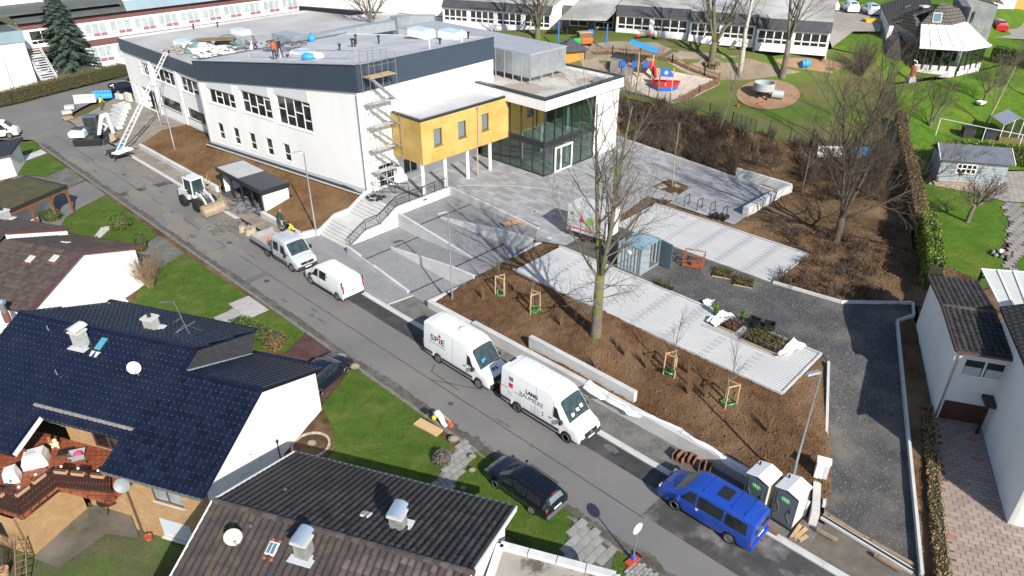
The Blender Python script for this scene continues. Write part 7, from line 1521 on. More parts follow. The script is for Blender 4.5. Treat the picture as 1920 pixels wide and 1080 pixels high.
# ---------------------------------------------------------------- machines and site equipment
mach_w=paint('machine_white',(.68,.69,.69));mach_g=mat('machine_dark_grey',(.06,.064,.07),rough=.5);bucket_m=mat('worn_bucket',(.38,.30,.21),(.28,.22,.155),scale=2.5,rough=.8)
def bigwheel(parent,x,y,r,w):
 o=bpy.data.objects.new('wheel',None);COL.objects.link(o);o.parent=parent;o.location=(x,y,r)
 mb=MB();mb.lathe([(r*.55,-w/2),(r*.92,-w/2),(r,-w*.35),(r,w*.35),(r*.92,w/2),(r*.55,w/2)],(0,0,0),24,'Y')
 for k in range(24):
  a=2*pi*k/24;mb.cbox((cos(a)*r,(w*.22)*(1 if k%2 else-1),sin(a)*r),.06,w*.5,.08,ry=-a)
 mb.build('tyre',rubber,o);MB().lathe([(r*.56,-w*.42),(r*.3,-w*.3),(0,-w*.3)],(0,0,0),16,'Y').lathe([(0,w*.3),(r*.3,w*.3),(r*.56,w*.42)],(0,0,0),16,'Y').build('rim',mat('rim_grey',(.3,.31,.32),rough=.5),o)
p=SN(-63.0,24.05,0);ld=thing('wheel_loader','white wheel loader with raised arms and tan bucket on the street edge','wheel loader',p,R(SANG+6))
for x in(-1.15,1.05):
 for y in(-.78,.78):bigwheel(ld,x,y,.55,.4)
MB().add([(-2.2,-.7,.75),(-.3,-.75,.75),(-.3,.75,.75),(-2.2,.7,.75),(-2.05,-.62,1.5),(-.3,-.7,1.75),(-.3,.7,1.75),(-2.05,.62,1.5)],[(3,2,1,0),(4,5,6,7),(0,1,5,4),(1,2,6,5),(2,3,7,6),(3,0,4,7)]).build('engine_hood',mach_w,ld,bevel=.08)
MB().box(-2.3,-2.05,-.7,.7,.6,1.2).build('counterweight',mach_g,ld,bevel=.05);MB().box(-.6,1.6,-.4,.4,.55,1.05).build('frame',mach_g,ld,bevel=.04)
cab=MB()
for x,y in((-.85,-.62),(-.85,.62),(.45,-.6),(.45,.6)):cab.bar((x,y,1.2),(x*.92,y*.9,2.75),.1)
cb=cab.build('cab_frame',mach_w,ld);MB().box(-.95,.55,-.66,.66,2.72,2.86).build('cab_roof',mach_w,ld,bevel=.06);MB().box(-.9,.5,-.64,.64,1.05,1.35).build('cab_base',mach_w,ld,bevel=.04)
for q in(((.47,-.56,1.35),(.47,.56,1.35),(.42,.52,2.7),(.42,-.52,2.7)),((-.8,-.63,1.35),(.4,-.61,1.35),(.36,-.56,2.7),(-.76,-.57,2.7)),((-.8,.63,1.35),(.4,.61,1.35),(.36,.56,2.7),(-.76,.57,2.7))):MB().prism(q,(0,0,.001)if False else(V(q[1])-V(q[0])).cross(V(q[3])-V(q[0])).normalized()*.02).build('window',screen_glass,ld)
MB().box(-.5,.1,-.3,.3,1.35,2.0).build('seat',black,ld,bevel=.06)
for y in(-.38,.38):MB().bar((.55,y,1.55),(1.5,y,1.35),.1,.26).bar((1.5,y,1.35),(2.15,y,.55),.1,.24).build('lift_arm',mach_w,ld);MB().tube([(.7,y*.8,.95),(1.5,y*.8,1.2)],.06,8).build('cylinder',steel,ld)
MB().tube([(.7,0,1.6),(1.7,0,1.15)],.07,8).build('tilt_cylinder',steel,ld)
prof=[(2.2,.12),(2.95,.08),(3.05,.12),(2.45,.2),(2.3,.45),(2.35,.85),(2.5,1.0),(2.42,1.03),(2.22,.88),(2.14,.4)]
MB().prism([V((x,-1.15,z))for x,z in prof],(0,2.3,0)).build('bucket',bucket_m,ld)
for y in(-1.17,1.15):MB().prism([V((x,y,z))for x,z in((2.2,.12),(3.0,.1),(2.5,1.0),(2.2,.88))],(0,.03,0)).build('bucket_side',bucket_m,ld)
for y in(-.95,.95):MB().cbox((.4,y,1.9),.12,.22,.16).build('mirror',black,ld)
MB().ball((-.6,-.4,2.95),.07).build('beacon',MATS['orange_flashing'],ld)
p=G(172,268,.02);ex=thing('excavator','small tracked excavator with folded arm parked on the road','excavator',p,R(8),None,1.2)
for y in(-.75,.75):
 o=MB();o.prism([V((x,y-.2,z))for x,z in((-1.25,.15),(-1.1,0),(1.1,0),(1.25,.15),(1.25,.4),(1.1,.55),(-1.1,.55),(-1.25,.4))],(0,.4,0));tr=o.build('track',rubber,ex)
 for k in range(12):MB().box(-1.15+k*.2,-1.05+k*.2,y-.21,y+.21,.55,.58).build('track_pad',mach_g,tr)
MB().box(-.5,.5,-.55,.55,.3,.62).build('undercarriage',mach_g,ex);MB().lathe([(.5,.62),(.5,.72)],(0,0,0),16).build('slew_ring',mach_g,ex)
MB().prism([V((x,-.85,z))for x,z in((-1.5,.8),(-.1,.75),(-.1,1.35),(-1.2,1.5),(-1.55,1.25))],(0,1.7,0)).build('engine_hood',mach_w,ex,bevel=.1);MB().prism([V((x,-.5,z))for x,z in((-1.3,1.47),(-.4,1.42),(-.45,1.5),(-1.25,1.54))],(0,1.0,0)).build('hood_panel',mach_g,ex)
c_=MB()
for x,y in((-.15,-.02),(-.15,.82),(.95,-.02),(.95,.82)):c_.bar((x,y,.75),(x,y,2.45),.08)
c_.build('cab_frame',mach_g,ex);MB().box(-.22,1.02,-.08,.9,2.42,2.55).build('cab_roof',mat('grey_cab_roof',(.10,.115,.14),rough=.4),ex,bevel=.05);MB().box(-.1,.92,0,.8,.95,2.4).build('cab_glass',mat('cab_glass',(.045,.06,.065),(.02,.028,.03),scale=2,rough=.1),ex)
MB().prism([V((x,-.5,z))for x,z in((.9,.9),(1.2,.9),(1.9,2.5),(2.3,2.7),(2.2,2.95),(1.65,2.8))],(0,.25,0)).build('boom',mach_w,ex);MB().prism([V((x,-.47,z))for x,z in((2.1,2.95),(2.4,2.85),(2.5,1.0),(2.25,.9))],(0,.2,0)).build('stick',mach_w,ex);MB().prism([V((x,-.75,z))for x,z in((2.1,1.0),(2.5,1.0),(2.55,.45),(2.1,.25),(2.0,.5))],(0,.8,0)).build('bucket',bucket_m,ex);MB().tube([(1.0,-.38,1.3),(1.45,-.38,2.4)],.05,8).build('cylinder',steel,ex);MB().box(1.35,1.5,-.9,.9,.05,.45).build('dozer_blade',mach_g,ex)
foot=G(222,285,.6);top=G(312,97,8.9);mid=foot.lerp(top,.42)
ho=thing('ladder_hoist','long white ladder hoist on a blue trailer leaning to the school roof','hoist',V((foot.x,foot.y,0)),0)
ax=(top-foot).normalized();sd=ax.cross(V((0,0,1))).normalized();upv=sd.cross(ax).normalized();hw_=mat('hoist_white',(.74,.75,.75),rough=.4,metal=.2)
for a,b,w in((foot,foot.lerp(top,.45),.3),(foot.lerp(top,.3),top,.22)):
 mb=MB();L=(b-a).length
 for sg in(-1,1):MB().bar(a+sd*sg*w,b+sd*sg*w,.07,.13,up=upv).build('rail',hw_,ho,world=True)
 k=int(L/.55)
 for i in range(k):q=a.lerp(b,i/k);mb.bar(q-sd*w,q+sd*w,.05)
 mb.build('rung',hw_,ho,world=True,kind='stuff')
for sg in(-1,1):MB().lathe([(.16,-.05),(.16,.05)],top+sd*sg*.3,12,'X').build('roller',black,ho,world=True)
MB().tube([foot.lerp(top,.02),foot.lerp(top,.25)-V((0,0,.9))],.06,8).build('cylinder',steel,ho,world=True)
tb=House((foot.x,foot.y),SANG)
tb.box(MB(),-1.6,1.0,-.7,.7,.45,.6).build('trailer_bed',frame_d,ho,world=True);tb.box(MB(),-1.4,-.1,.3,1.0,.6,.95).build('toolbox',lblue,ho,world=True);MB().prism([tb.P(.6,-.9,.75),tb.P(1.2,-.4,.7),tb.P(1.5,1.1,1.0),tb.P(.9,.7,1.15)],(0,0,.1)).build('cover_sheet',upvc,ho,world=True)
for b in(-.75,.75):MB().tube([tb.P(-.3,b-.09,.32),tb.P(-.3,b+.09,.32)],.32,14).build('wheel',rubber,ho,world=True)
for a,b in((-1.6,-1),(-1.6,1),(1.0,-1),(1,1)):MB().bar(tb.P(a,b*.9,0),tb.P(a*.8,b*.6,.6),.08).build('outrigger',dark_steel,ho,world=True)
SZ=2.35;sh=thing('bin_shelter','half open shelter with white walls and dark flat roof on the bank','shelter',SN(-60.6,28.5,0))
strip(MB(),-64.75,-60.7,27.1,29.8,SZ,SZ+.14).build('roof',mat('pale_roof_sheet',(.44,.45,.46),(.36,.37,.38),scale=1,rough=.7),sh,world=True);strip(MB(),-60.68,-56.4,27.1,29.8,SZ,SZ+.14).build('roof',mat('new_dark_roof',(.045,.053,.062),rough=.5),sh,world=True)
strip(MB(),-64.8,-56.35,26.98,27.09,SZ-.25,SZ+.18).build('fascia',frame_d,sh,world=True);strip(MB(),-64.86,-64.76,27.1,29.8,SZ-.2,SZ+.18).build('fascia',frame_d,sh,world=True);strip(MB(),-56.39,-56.3,27.1,29.8,SZ-.25,SZ+.18).build('fascia',frame_d,sh,world=True)
strip(MB(),-64.6,-64.4,27.3,29.7,-.1,SZ-.01).build('wall',stucco_w,sh,world=True);strip(MB(),-56.75,-56.5,27.2,29.7,-.1,SZ-.01).build('wall',stucco_w,sh,world=True);strip(MB(),-64.4,-56.75,29.5,29.7,-.1,SZ-.01).build('wall',stucco_w,sh,world=True)
for s in(-64.3,-62.4,-60.5,-58.6,-56.95):MB().bar(SN(s,27.2,0),SN(s,27.2,SZ),.14).build('post',frame_d,sh,world=True)
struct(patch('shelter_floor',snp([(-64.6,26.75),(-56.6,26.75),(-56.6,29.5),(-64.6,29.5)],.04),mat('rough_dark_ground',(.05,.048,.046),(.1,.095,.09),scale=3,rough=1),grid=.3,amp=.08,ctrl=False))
rubm=MATS['rubble'];rr=random.Random(4)
def pile(name,label,c,n,rad,h,m,smin=.08,smax=.3,flat=.5):
 mb=MB()
 for k in range(n):a=rr.random()*7;r=rad*sqrt(rr.random());z=max(0,h*(1-r/rad))*rr.random();mb.cbox((c.x+r*cos(a),c.y+r*sin(a),c.z+z+.03),rr.uniform(smin,smax),rr.uniform(smin,smax),rr.uniform(smin,smax)*flat,rr.random()*3,rr.uniform(-.4,.4),rr.uniform(-.4,.4))
 return stuff(mb.build(name,m),label,'rubble')
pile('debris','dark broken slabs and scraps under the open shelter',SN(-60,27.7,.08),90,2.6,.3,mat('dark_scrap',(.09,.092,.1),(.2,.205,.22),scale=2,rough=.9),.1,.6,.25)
pile('asphalt_chunks','broken asphalt chunks lying by the loader bucket',SN(-57.0,23.4,0),60,1.6,.2,mat('asphalt_chunk',(.10,.095,.09),(.17,.16,.15),scale=3,rough=1),.08,.45,.35)
for k,(s,n,w,h)in enumerate(((-55.1,24.1,.75,.5),(-54.2,24.4,1.0,.62))):
 t=thing('rubble_sack',('smaller flat' if k==0 else 'larger bulging')+' beige bulk sack on the road edge behind the truck','sack',SN(s,n,0),k);sk=mat('beige_sack',(.45,.35,.23),(.36,.28,.18),scale=2,rough=1)
 mb=MB();mb.grid(lambda i,j:V(((w/2+.06*sin(5*i+3*j))*(1-.25*j*j)*cos(2*pi*i)*(1 if j<.99 else .5),(w/2+.05*cos(7*i))*(1-.25*j*j)*sin(2*pi*i)*(1 if j<.99 else .5),h*j+.05*sin(9*i))),14,5,True);mb.build('bag',sk,t,smooth=True);MB().cbox((0,0,h*.93),w*.7,w*.7,.12,.3).build('contents',rubm,t,bevel=.04)
 MB().tube([(-.2,0,h),(0,.1,h+.22),(.2,0,h)],.02,5).build('strap',sk,t)
for k,(s,n,dx,m,l)in enumerate(((-66.2,26.3,.2,wood,'leaning pale broom handle at the soil bank wall'),(-68.0,26.3,.4,mat('tool_yellow',(.65,.35,.03),rough=.5),'yellow handled spade lying across the gutter wall'),(-64.9,26.2,-.1,wood,'long wooden rake handle leaning by the shelter'),(-62.7,26.0,.1,wood,'wooden stake standing before the shelter'))):
 p=SN(s,n,0);t=thing('hand_tool',l,'tool',p);MB().tube([p,p+V((dx,.3,1.5 if k!=1 else .9))],.025,6).build('handle',m,t,world=True);MB().cbox(p+V((0,0,.06)),.25,.05,.12,k).build('tool_head',dark_steel,t,world=True)
stc=concrete_l
for k in range(5):
 a=G(206+3*k,232-7*k,.1);t=thing('step_block','stacked concrete step block, %s from the bottom of the stair pile'%('lowest','second','third','fourth','fifth')[k],'concrete block',a,R(SANG),'concrete step blocks')
 MB().box(-.2,3.2,-.3,.35,0,.34+.06*k).build('block',concrete,t,bevel=.02);MB().box(-.2,3.2,-.36,-.31,.05+.04*k,.3+.06*k).build('nosing',concrete,t)
cl=[('tall concrete angle block leaning by the school pillar',(243,190),.9,.5,1.1),('grey concrete box standing on the step pile',(236,205),1.2,.9,.8),('pale concrete block at the roadside end of the pile',(225,186),1.0,.6,.7)]
for l,q,w,d,h in cl:t=thing('concrete_block',l,'concrete block',G(q[0],q[1],.15),R(SANG+12));MB().box(-w/2,w/2,-d/2,d/2,0,h).build('block',concrete_l,t,bevel=.02);MB().box(-w/2-.01,-w/2+.06,-d/2-.01,d/2+.01,h,h+.05).build('lip',concrete,t)
for k in range(3):t=thing('paver_pallet',('grey paver pallet nearest the barrier','grey paver pallet beside the road bend','flat pallet with tan slabs beside the excavator')[k],'pallet',G((132,126,128)[k],(205,214,224)[k],.02),R(20+15*k));MB().box(-.6,.6,-.45,.45,0,.12).build('pallet',wood_d,t);[MB().box(-.55+.28*i,-.3+.28*i,-.4,.4,.13,.55-.1*k).build('paver_stack',concrete if k<2 else bucket_m,t)for i in range(4)]
t=thing('site_plate','white slotted plate propped beside the excavator','plate',G(190,247,.1),R(SANG));MB().prism([(-.8,0,.1),(.8,0,.1),(.8,.7,.8),(-.8,.7,.8)],(0,.03,-.03)).build('panel',upvc,t);[MB().prism([(-.5+.28*i,.32,.44),(-.4+.28*i,.32,.44),(-.4+.28*i,.52,.64),(-.5+.28*i,.52,.64)],(0,-.03,.03)).build('slot',black,t)for i in range(4)]
def barrier(label,p,ang,m,n,lamps=0,L=2.0):
 t=thing('water_barrier',label,'barrier',p,R(ang),None);
 MB().prism([(-L/2,y,z)for y,z in((-.3,0),(.3,0),(.3,.3),(.12,.55),(.1,1.05),(-.1,1.05),(-.12,.55),(-.3,.3))],(L,0,0)).build('body',m,t,bevel=.03)
 for k in range(n):MB().box(-L/2+(k+.35)*L/n,-L/2+(k+.65)*L/n,-.125,-.115,.6,.9).build('slot',black if m==upvc else blue_p,t)
 for k in range(lamps):MB().tube([(-L/2+(k+.5)*L/lamps,0,1.05),(-L/2+(k+.5)*L/lamps,0,1.3)],.09,8).build('lamp',lampr,t)
 MB().box(-L/2-.02,-L/2,-.25,.25,.02,.5).build('end_coupling',black,t)
barrier('white water filled road barrier at the road bend',G(161,192,.02),14,upvc,8,L=2.6);barrier('blue water filled road barrier with red lamps on top',G(194,184,.02),14,lblue,6,4,L=2.4)
barrier('white barrier lying at the top of the shrub bank',G(1556,294,3.1),-6,upvc,6,L=2.6);barrier('blue barrier lying at the top of the shrub bank',G(1611,296,3.0),2,lblue,6,L=2.8)
def lamp(label,p,h,ang,lean=0):
 t=thing('street_lamp',label,'street lamp',p,R(ang),'slim grey street lamps');MB().tube([(0,0,-.3),(0,0,1.4),(0,0,1.45),(0,0,h)],[.085,.085,.062,.045],10).build('pole',steel,t,smooth=True)
 MB().tube([(0,0,h-.05),(.3,0,h+.02)],.035,8).build('bracket',steel,t);hd_=MB().add([(.15,-.13,h-.02),(.85,-.12,h+.02),(.85,.12,h+.02),(.15,.13,h-.02),(.15,-.09,h+.09),(.8,-.08,h+.08),(.8,.08,h+.08),(.15,.09,h+.09)],[(3,2,1,0),(4,5,6,7),(0,1,5,4),(1,2,6,5),(2,3,7,6),(3,0,4,7)]).build('lamp_head',mat('lamp_grey',(.33,.35,.37),rough=.4,metal=.4),t);MB().box(.3,.78,-.08,.08,h-.035,h-.02).build('lens',mat('lens',(.6,.6,.55),rough=.2),hd_)
 MB().box(.06,.09,-.05,.05,.5,.9).build('service_door',dark_steel,t)
lamp('street lamp on the soil bank above the sitting workers',SN(-49.9,28.0,.4)+V((.1,0,0)),7.0,190)
lamp('street lamp in front of the ramps beside the soil bed',SN(-32.8,28.3,.5),7.0,215)
lamp('tall street lamp behind the toilet cabins',SN(-7.5,27.8,.7),7.1,200)
lamp('street lamp on the soil bank before the rear wing',SN(-78.3,28.7,.5),6.9,190)
lamp('street lamp standing near the far end of the rear wing',SN(-88.5,31.5,.3),7.0,190)
lamp('street lamp beside the white block at upper left',G(24,178,.3),7.2,200)
for k,(s,n)in enumerate(((-8.35,26.25),(-6.95,26.4))):
 t=thing('portable_toilet',('left' if k==0 else 'right')+' of two grey portable toilets with WC sign and white roof','toilet cabin',SN(s,n,.04),R(SANG-4),'portable toilets');door=mat('toilet_grey',(.095,.115,.135),rough=.45);bt=mat('toilet_beige',(.62,.57,.5),rough=.5)
 MB().box(-.55,.55,-.5,.58,.1,2.05).build('cabin',bt,t,bevel=.02);MB().prism([V((x,-.54,z))for x,z in((-.57,.08),(.57,.08),(.57,2.02),(.0,2.2),(-.57,2.02))],(0,.05,0)).build('front',door,t)
 mb=MB();mb.prism([V((x,-.6,z))for x,z in((-.62,2.05),(0,2.22),(.62,2.05),(.62,2.1),(0,2.3),(-.62,2.1))],(0,1.25,0));mb.build('roof',mat('toilet_roof',(.78,.79,.78),rough=.5),t,bevel=.02);MB().box(-.6,.6,-.58,.62,0,.1).build('skid',black,t)
 d=MB().box(-.45,.4,-.56,-.545,.18,1.95).build('door',door,t,bevel=.01);MB().box(.26,.34,-.585,-.56,1.0,1.16).build('handle',black,d)
 for sg in(-1,1):pts=[(sg*.42,-.565,.4),(sg*.22,-.565,.75),(sg*.22,-.565,1.0),(sg*.38,-.565,1.3)];MB().tube(pts,.022,5).build('door_rib',mat('rib_grey',(.12,.14,.16),rough=.4),d)
 mb=MB();mb.quad(*[V((.27*cos(a),-.57,1.62+.17*sin(a)))for a in[2*pi*i/20 for i in range(20)]]);sg_=mb.build('sign',mat('wc_green',(.03,.45,.12),rough=.5),t);textmesh('WC',.2,upvc,sg_,frame_m(V((0,-.578,1.62)),V((1,0,0)),V((0,0,1))),bold=.006)
 MB().tube([(-.42,.3,2.1),(-.42,.3,2.35)],.05,8).build('vent_pipe',black,t)
t=thing('sales_trailer','white box trailer with red and green fruit pictures behind the tree','trailer',SN(-29.95,40.6,2.2),R(SANG+8));MB().box(-1.75,1.75,-1.05,1.05,.55,2.65).build('body',mat('trailer_white',(.52,.54,.54),(.45,.47,.47),scale=1.2,rough=.5),t,bevel=.05);MB().box(-1.7,1.7,-1.07,-1.052,.85,.95).build('stripe',red_dec,t)
MB().prism([(-.7,-1.062,1.5),(-.15,-1.062,1.5),(-.42,-1.062,2.15)],(0,-.01,0)).build('red_picture',red_dec,t);MB().lathe([(.3,-1.075),(.3,-1.062)],(.35,0,1.75),14,'Y').build('green_picture',mat('fruit_green',(.2,.45,.04),rough=.5),t);MB().prism([(.8,-1.062,1.2),(1.15,-1.062,1.2),(1.15,-1.062,1.8),(.8,-1.062,1.8)],(0,-.01,0)).build('red_picture',red_dec,t);MB().tube([(-1.3,-1.06,2.05),(-1.3,-1.08,2.05)],.14,12).build('dark_picture',grey_dec,t)
MB().box(1.752,1.77,-.6,-.2,1.2,2.2).build('window',veh_glass,t);MB().box(1.752,1.765,.1,.8,.6,2.5).build('door',upvc,t)
for y in(-1,1):MB().tube([(.0,y*.85,.33),(0,y*1.02,.33)],.33,14).build('wheel',rubber,t)
MB().box(1.75,2.7,-.06,.06,.45,.55).build('drawbar',dark_steel,t);MB().box(-1.6,1.6,-1.0,1.0,.35,.54).build('chassis',black,t)
cb_=mat('container_blue',(.27,.32,.345),(.23,.275,.30),scale=1.5,rough=.5);ct=thing('site_container','small light blue corrugated steel container with open door','container',SN(-25.75,38.2,2.0),R(SANG))
L_,W_,H_=1.9,2.35,2.15
n=40
mb=MB()
def corr(fn,L):
 k=int(L/.07)
 for i in range(k):
  a,b=i*L/k,(i+1)*L/k;da=.045 if(i//2)%2 else 0;db=.045 if((i+1)//2)%2 else 0
  mb.quad(fn(a,da,.12),fn(b,db,.12),fn(b,db,H_-.08),fn(a,da,H_-.08))
corr(lambda a,d,z:V((a,d,z)),L_);corr(lambda a,d,z:V((d,a,z)),W_);corr(lambda a,d,z:V((a,W_-d,z)),L_)
mb.build('corrugated_wall',cb_,ct);MB().box(L_-.05,L_,0,W_*.5,.12,H_-.08).build('door',cb_,ct,bevel=.01);MB().cbox((L_+.55,W_*.98,H_/2),1.15,.05,H_-.2,R(-8)).build('open_door',mat('container_dark',(.08,.13,.17),rough=.5),ct)
MB().box(-.02,L_+.02,-.02,W_+.02,H_-.08,H_).build('roof',mat('container_roof',(.20,.33,.40),(.09,.2,.26),scale=1.1,lo=.55,hi=.6,c3=(.30,.39,.44),scale3=.7,rough=.5),ct)
MB().box(-.02,L_+.02,-.02,W_+.02,0,.12).build('base_frame',cb_,ct);[MB().box(x-.04,x+.04,y-.04,y+.04,0,H_).build('corner_post',cb_,ct)for x in(0,L_)for y in(0,W_)];MB().box(.1,L_-.06,.1,W_-.1,.13,.14).build('floor',wood_d,ct)
MB().box(.75,1.1,-.03,-.015,1.45,1.75).build('sign',upvc,ct)
or_m=mat('orange_steel',(.28,.088,.042),rough=.5);bk=thing('lift_basket','orange steel pallet cage standing on the gravel','cage',SN(-21.9,42.2,2.0),R(SANG+20))
for x in(-.7,.7):
 for y in(-.45,.45):MB().bar((x,y,0),(x,y,1.1),.06).build('post',or_m,bk)
for z in(.1,.55,1.05):
 for y in(-.45,.45):MB().bar((-.7,y,z),(.7,y,z),.05).build('rail',or_m,bk)
 for x in(-.7,.7):MB().bar((x,-.45,z),(x,.45,z),.05).build('rail',or_m,bk)
MB().box(-.7,.7,-.45,.45,.08,.14).build('floor',or_m,bk);MB().box(-.1,.45,-.4,.1,.14,.5).build('toolbox',or_m,bk,bevel=.02)
# ---------------------------------------------------------------- vegetation
def grow(rng,start,d,length,r,level,maxlev,out,kids,up=.15,wob=.22,taper=.55,first=.3,ang=(.5,.95),decay=.62):
 """one limb as a bent polyline; recursion adds its side branches"""
 nseg=max(2,6-level);pts=[V(start)];rs=[r];d=V(d).normalized();dirs=[d]
 for i in range(nseg):
  d=(d+V((rng.uniform(-1,1),rng.uniform(-1,1),rng.uniform(-1,1)))*wob+V((0,0,up))).normalized()
  pts.append(pts[-1]+d*(length/nseg));rs.append(r*(1-(1-taper*.45)*(i+1)/nseg)if level<maxlev else max(.0065,r*(1-.8*(i+1)/nseg)));dirs.append(d)
 out.append((level,pts,rs))
 if level>=maxlev:return
 n=kids[level]
 for k in range(n):
  t=first+(1-first)*(k+rng.random()*.7)/n;t=min(t,.99);x=t*nseg;i=min(int(x),nseg-1);p=pts[i].lerp(pts[i+1],x-i);rr=rs[i]+(rs[i+1]-rs[i])*(x-i)
  a=rng.random()*2*pi;dd=dirs[min(i+1,nseg)];o=dd.orthogonal().normalized();o2=dd.cross(o);th=rng.uniform(*ang)
  nd=dd*cos(th)+(o*cos(a)+o2*sin(a))*sin(th)
  grow(rng,p,nd,length*decay*rng.uniform(.7,1.15)*(1.1-.45*t),max(.005,rr*rng.uniform(.45,.65)),level+1,maxlev,out,kids,up,wob*1.08,taper,.22,ang,decay)
def bare_tree(label,base,h,r,kids=(8,6,5,4),seed=1,d=(0,0,1),name='bare_tree',trunkm=None,crownm=None,maxlev=4,up=.12,first=.35,ang=(.45,.9),decay=.6,fork=None,group=None,forkh=.4,wob=.1,trunk_lv=1):
 rng=random.Random(seed);out=[];base=V(base)
 if fork:
  hp=base+V(d).normalized()*h*forkh;pts=[base-V((0,0,.3)),base+(hp-base)*.08,base.lerp(hp,.5)+V((rng.uniform(-.1,.1),rng.uniform(-.1,.1),0)),hp];out.append((0,pts,[r*1.5,r*1.08,r*.92,r*.85]))
  for fd,fl,fr in fork:grow(rng,hp-V((0,0,.25)),fd,h*(1-forkh)*fl,r*fr,1,maxlev,out,(0,)+tuple(kids),up,wob,.5,.12,ang,decay)
 else:
  grow(rng,base-V((0,0,.2)),d,h,r,0,maxlev,out,kids,up,wob,.35,first,ang,decay)
 t=thing(name,label,'tree',base,0,group);tr=MB();cr=MB()
 for lv,pts,rs in out:
  (tr if lv<=trunk_lv else cr).tube(pts,rs,(10,7,5,4,3,3)[lv],cap=lv<2)
 tr.build('trunk',trunkm or bark,t,world=True,smooth='full')
 if cr.v:cr.build('crown',crownm or twig_g,t,world=True)
 return t
bt=G(1117,632,1.6)
bare_tree('tall bare tree with mossy trunk standing in the soil bed',bt,15.0,.34,kids=(11,7,5),seed=11,fork=[((-.2,.12,1),1.0,.52),((.17,.1,1),.97,.54),((.05,-.2,1),.78,.34),((-.65,-.1,.8),.52,.24),((.6,.0,.8),.55,.25)],forkh=.3,trunkm=bark_moss,crownm=twig_g,maxlev=4,up=.07,ang=(.45,.95),decay=.54)
low=random.Random(5);out=[]
for k in range(7):
 a=low.uniform(0,6.28);grow(low,bt+V((0,0,2.6+.25*k)),(cos(a),sin(a),.25),2.4,.05,2,4,out,(0,0,6,4),-.03,.22,.5,.2,(.5,1.0),.55)
mb=MB();[mb.tube(p_,r_,4,cap=False)for l_,p_,r_ in out];mb.build('lower_branch',twig_g,bpy.data.objects['bare_tree'],world=True,kind='stuff')
bare_tree('spreading bare tree with dark forked stems in the leaf litter',G(1567,452,2.2),12.8,.3,kids=(14,9,6),seed=23,fork=[((-.3,.05,1),1.0,.5),((.08,.2,1),1.08,.52),((.4,.1,.9),1.0,.45),((-.1,-.35,.9),.8,.36),((.95,-.1,.45),.8,.34)],forkh=.16,trunkm=mat('dark_bark',(.10,.082,.062),(.06,.048,.036),scale=6,rough=1,bump=.6),crownm=mat('dark_twigs',(.085,.068,.05),(.055,.043,.032),scale=3,rough=1),up=.09,ang=(.45,.95),decay=.5)
bare_tree('broad bare tree with mossy twin stems in the hexagonal bench',hpx(1334,122),13,.42,kids=(8,6,4),seed=31,fork=[((-.1,.1,1),1.0,.7),((.45,0,.9),.85,.55),((-.4,-.1,.9),.7,.4)],forkh=.2,trunkm=bark_moss,crownm=twig_g)
bare_tree('white barked birch beside the bench tree',hpx(1386,142),15,.3,kids=(10,6,5),seed=33,first=.35,trunkm=bark_w,crownm=twig_g,name='birch_tree',maxlev=3,trunk_lv=0,up=.05,decay=.36)
bare_tree('tall bare tree with pale trunk right of the birch',hpx(1466,145),14,.34,kids=(8,6,4),seed=37,fork=[((-.15,.1,1),1,.65),((.25,.1,1),.9,.55),((.1,-.2,1),.7,.4)],forkh=.3,crownm=twig_g)
bare_tree('bare mossy tree forked low before the kindergarten windows',hpx(1008,72),11,.4,kids=(8,6,4),seed=41,fork=[((-.55,.1,.9),.95,.6),((.1,.1,1),1,.62),((.35,-.1,.9),.8,.45),((-.2,-.3,.8),.7,.4)],forkh=.12,trunkm=bark_moss,crownm=twig_g)
g=G(697,36,8.8);bare_tree('bare spreading tree rising behind the school roof',V((g.x,g.y,4.5)),10.5,.35,kids=(8,6,4),seed=43,fork=[((-.7,-.1,.7),1,.5),((.0,.1,1),1,.6),((.6,.0,.7),.95,.5),((-.2,-.3,.9),.8,.45)],forkh=.42,crownm=twig)
saps=[((1182,178),5.5,51),((1190,178),5.0,52),((1231,196),7.0,53),((1350,238),7.5,54)]
for k,(q,h,sd_)in enumerate(saps):bare_tree(('thin bare sapling left of a pair at the sand edge','thin bare sapling right of a pair at the sand edge','thin bare tree before the play ship','thin leaning bare tree before the chip circle')[k],hpx(*q),h,.075,kids=(9,5,3),seed=sd_,d=(.12,0,1)if k==3 else(0,0,1),maxlev=2,trunkm=twig_g,crownm=twig_g,trunk_lv=0,up=.12,decay=.42,name='sapling')
for k,(q,z,h)in enumerate((((1553,290),3.3,9.5),((1583,288),3.3,10),((1606,292),3.2,9.5),((1502,362),2.3,6.5),((1640,250),4.2,8),((1698,250),3.9,6.5))):bare_tree(('thin dark tree above the white barrier','thin dark tree between the two barriers','thin leaning tree above the blue barrier','slim pale sapling in the shrub bank','thin tangled tree at the playground corner','thin bare tree in the garden hedge')[k],G(*q,z),h,.1,kids=(11,6,4),seed=60+k,d=(.02 if k!=2 else .25,.05,1),maxlev=3,trunkm=twig,crownm=twig,trunk_lv=0,decay=.42,name='thin_tree',up=.06)
bare_tree('pruned bare fruit tree standing on the right lawn',G(1813,416,2.25),4.2,.17,kids=(10,7,5),seed=71,d=(.12,.0,1),fork=[((.5,.1,.8),1,.6),((-.3,.2,.9),1,.55),((.2,-.5,.8),.95,.5),((.9,.1,.5),.9,.5),((-.7,-.2,.5),.8,.45)],forkh=.38,crownm=twig,decay=.55,name='fruit_tree')
bare_tree('twisted bare fruit tree in the upper garden',G(1742,242,3.2),5.5,.18,kids=(8,6,5),seed=73,fork=[((-.15,.1,1),1,.6),((.4,.0,1),1,.6),((.6,.2,.6),.8,.4)],forkh=.15,crownm=twig,name='fruit_tree')
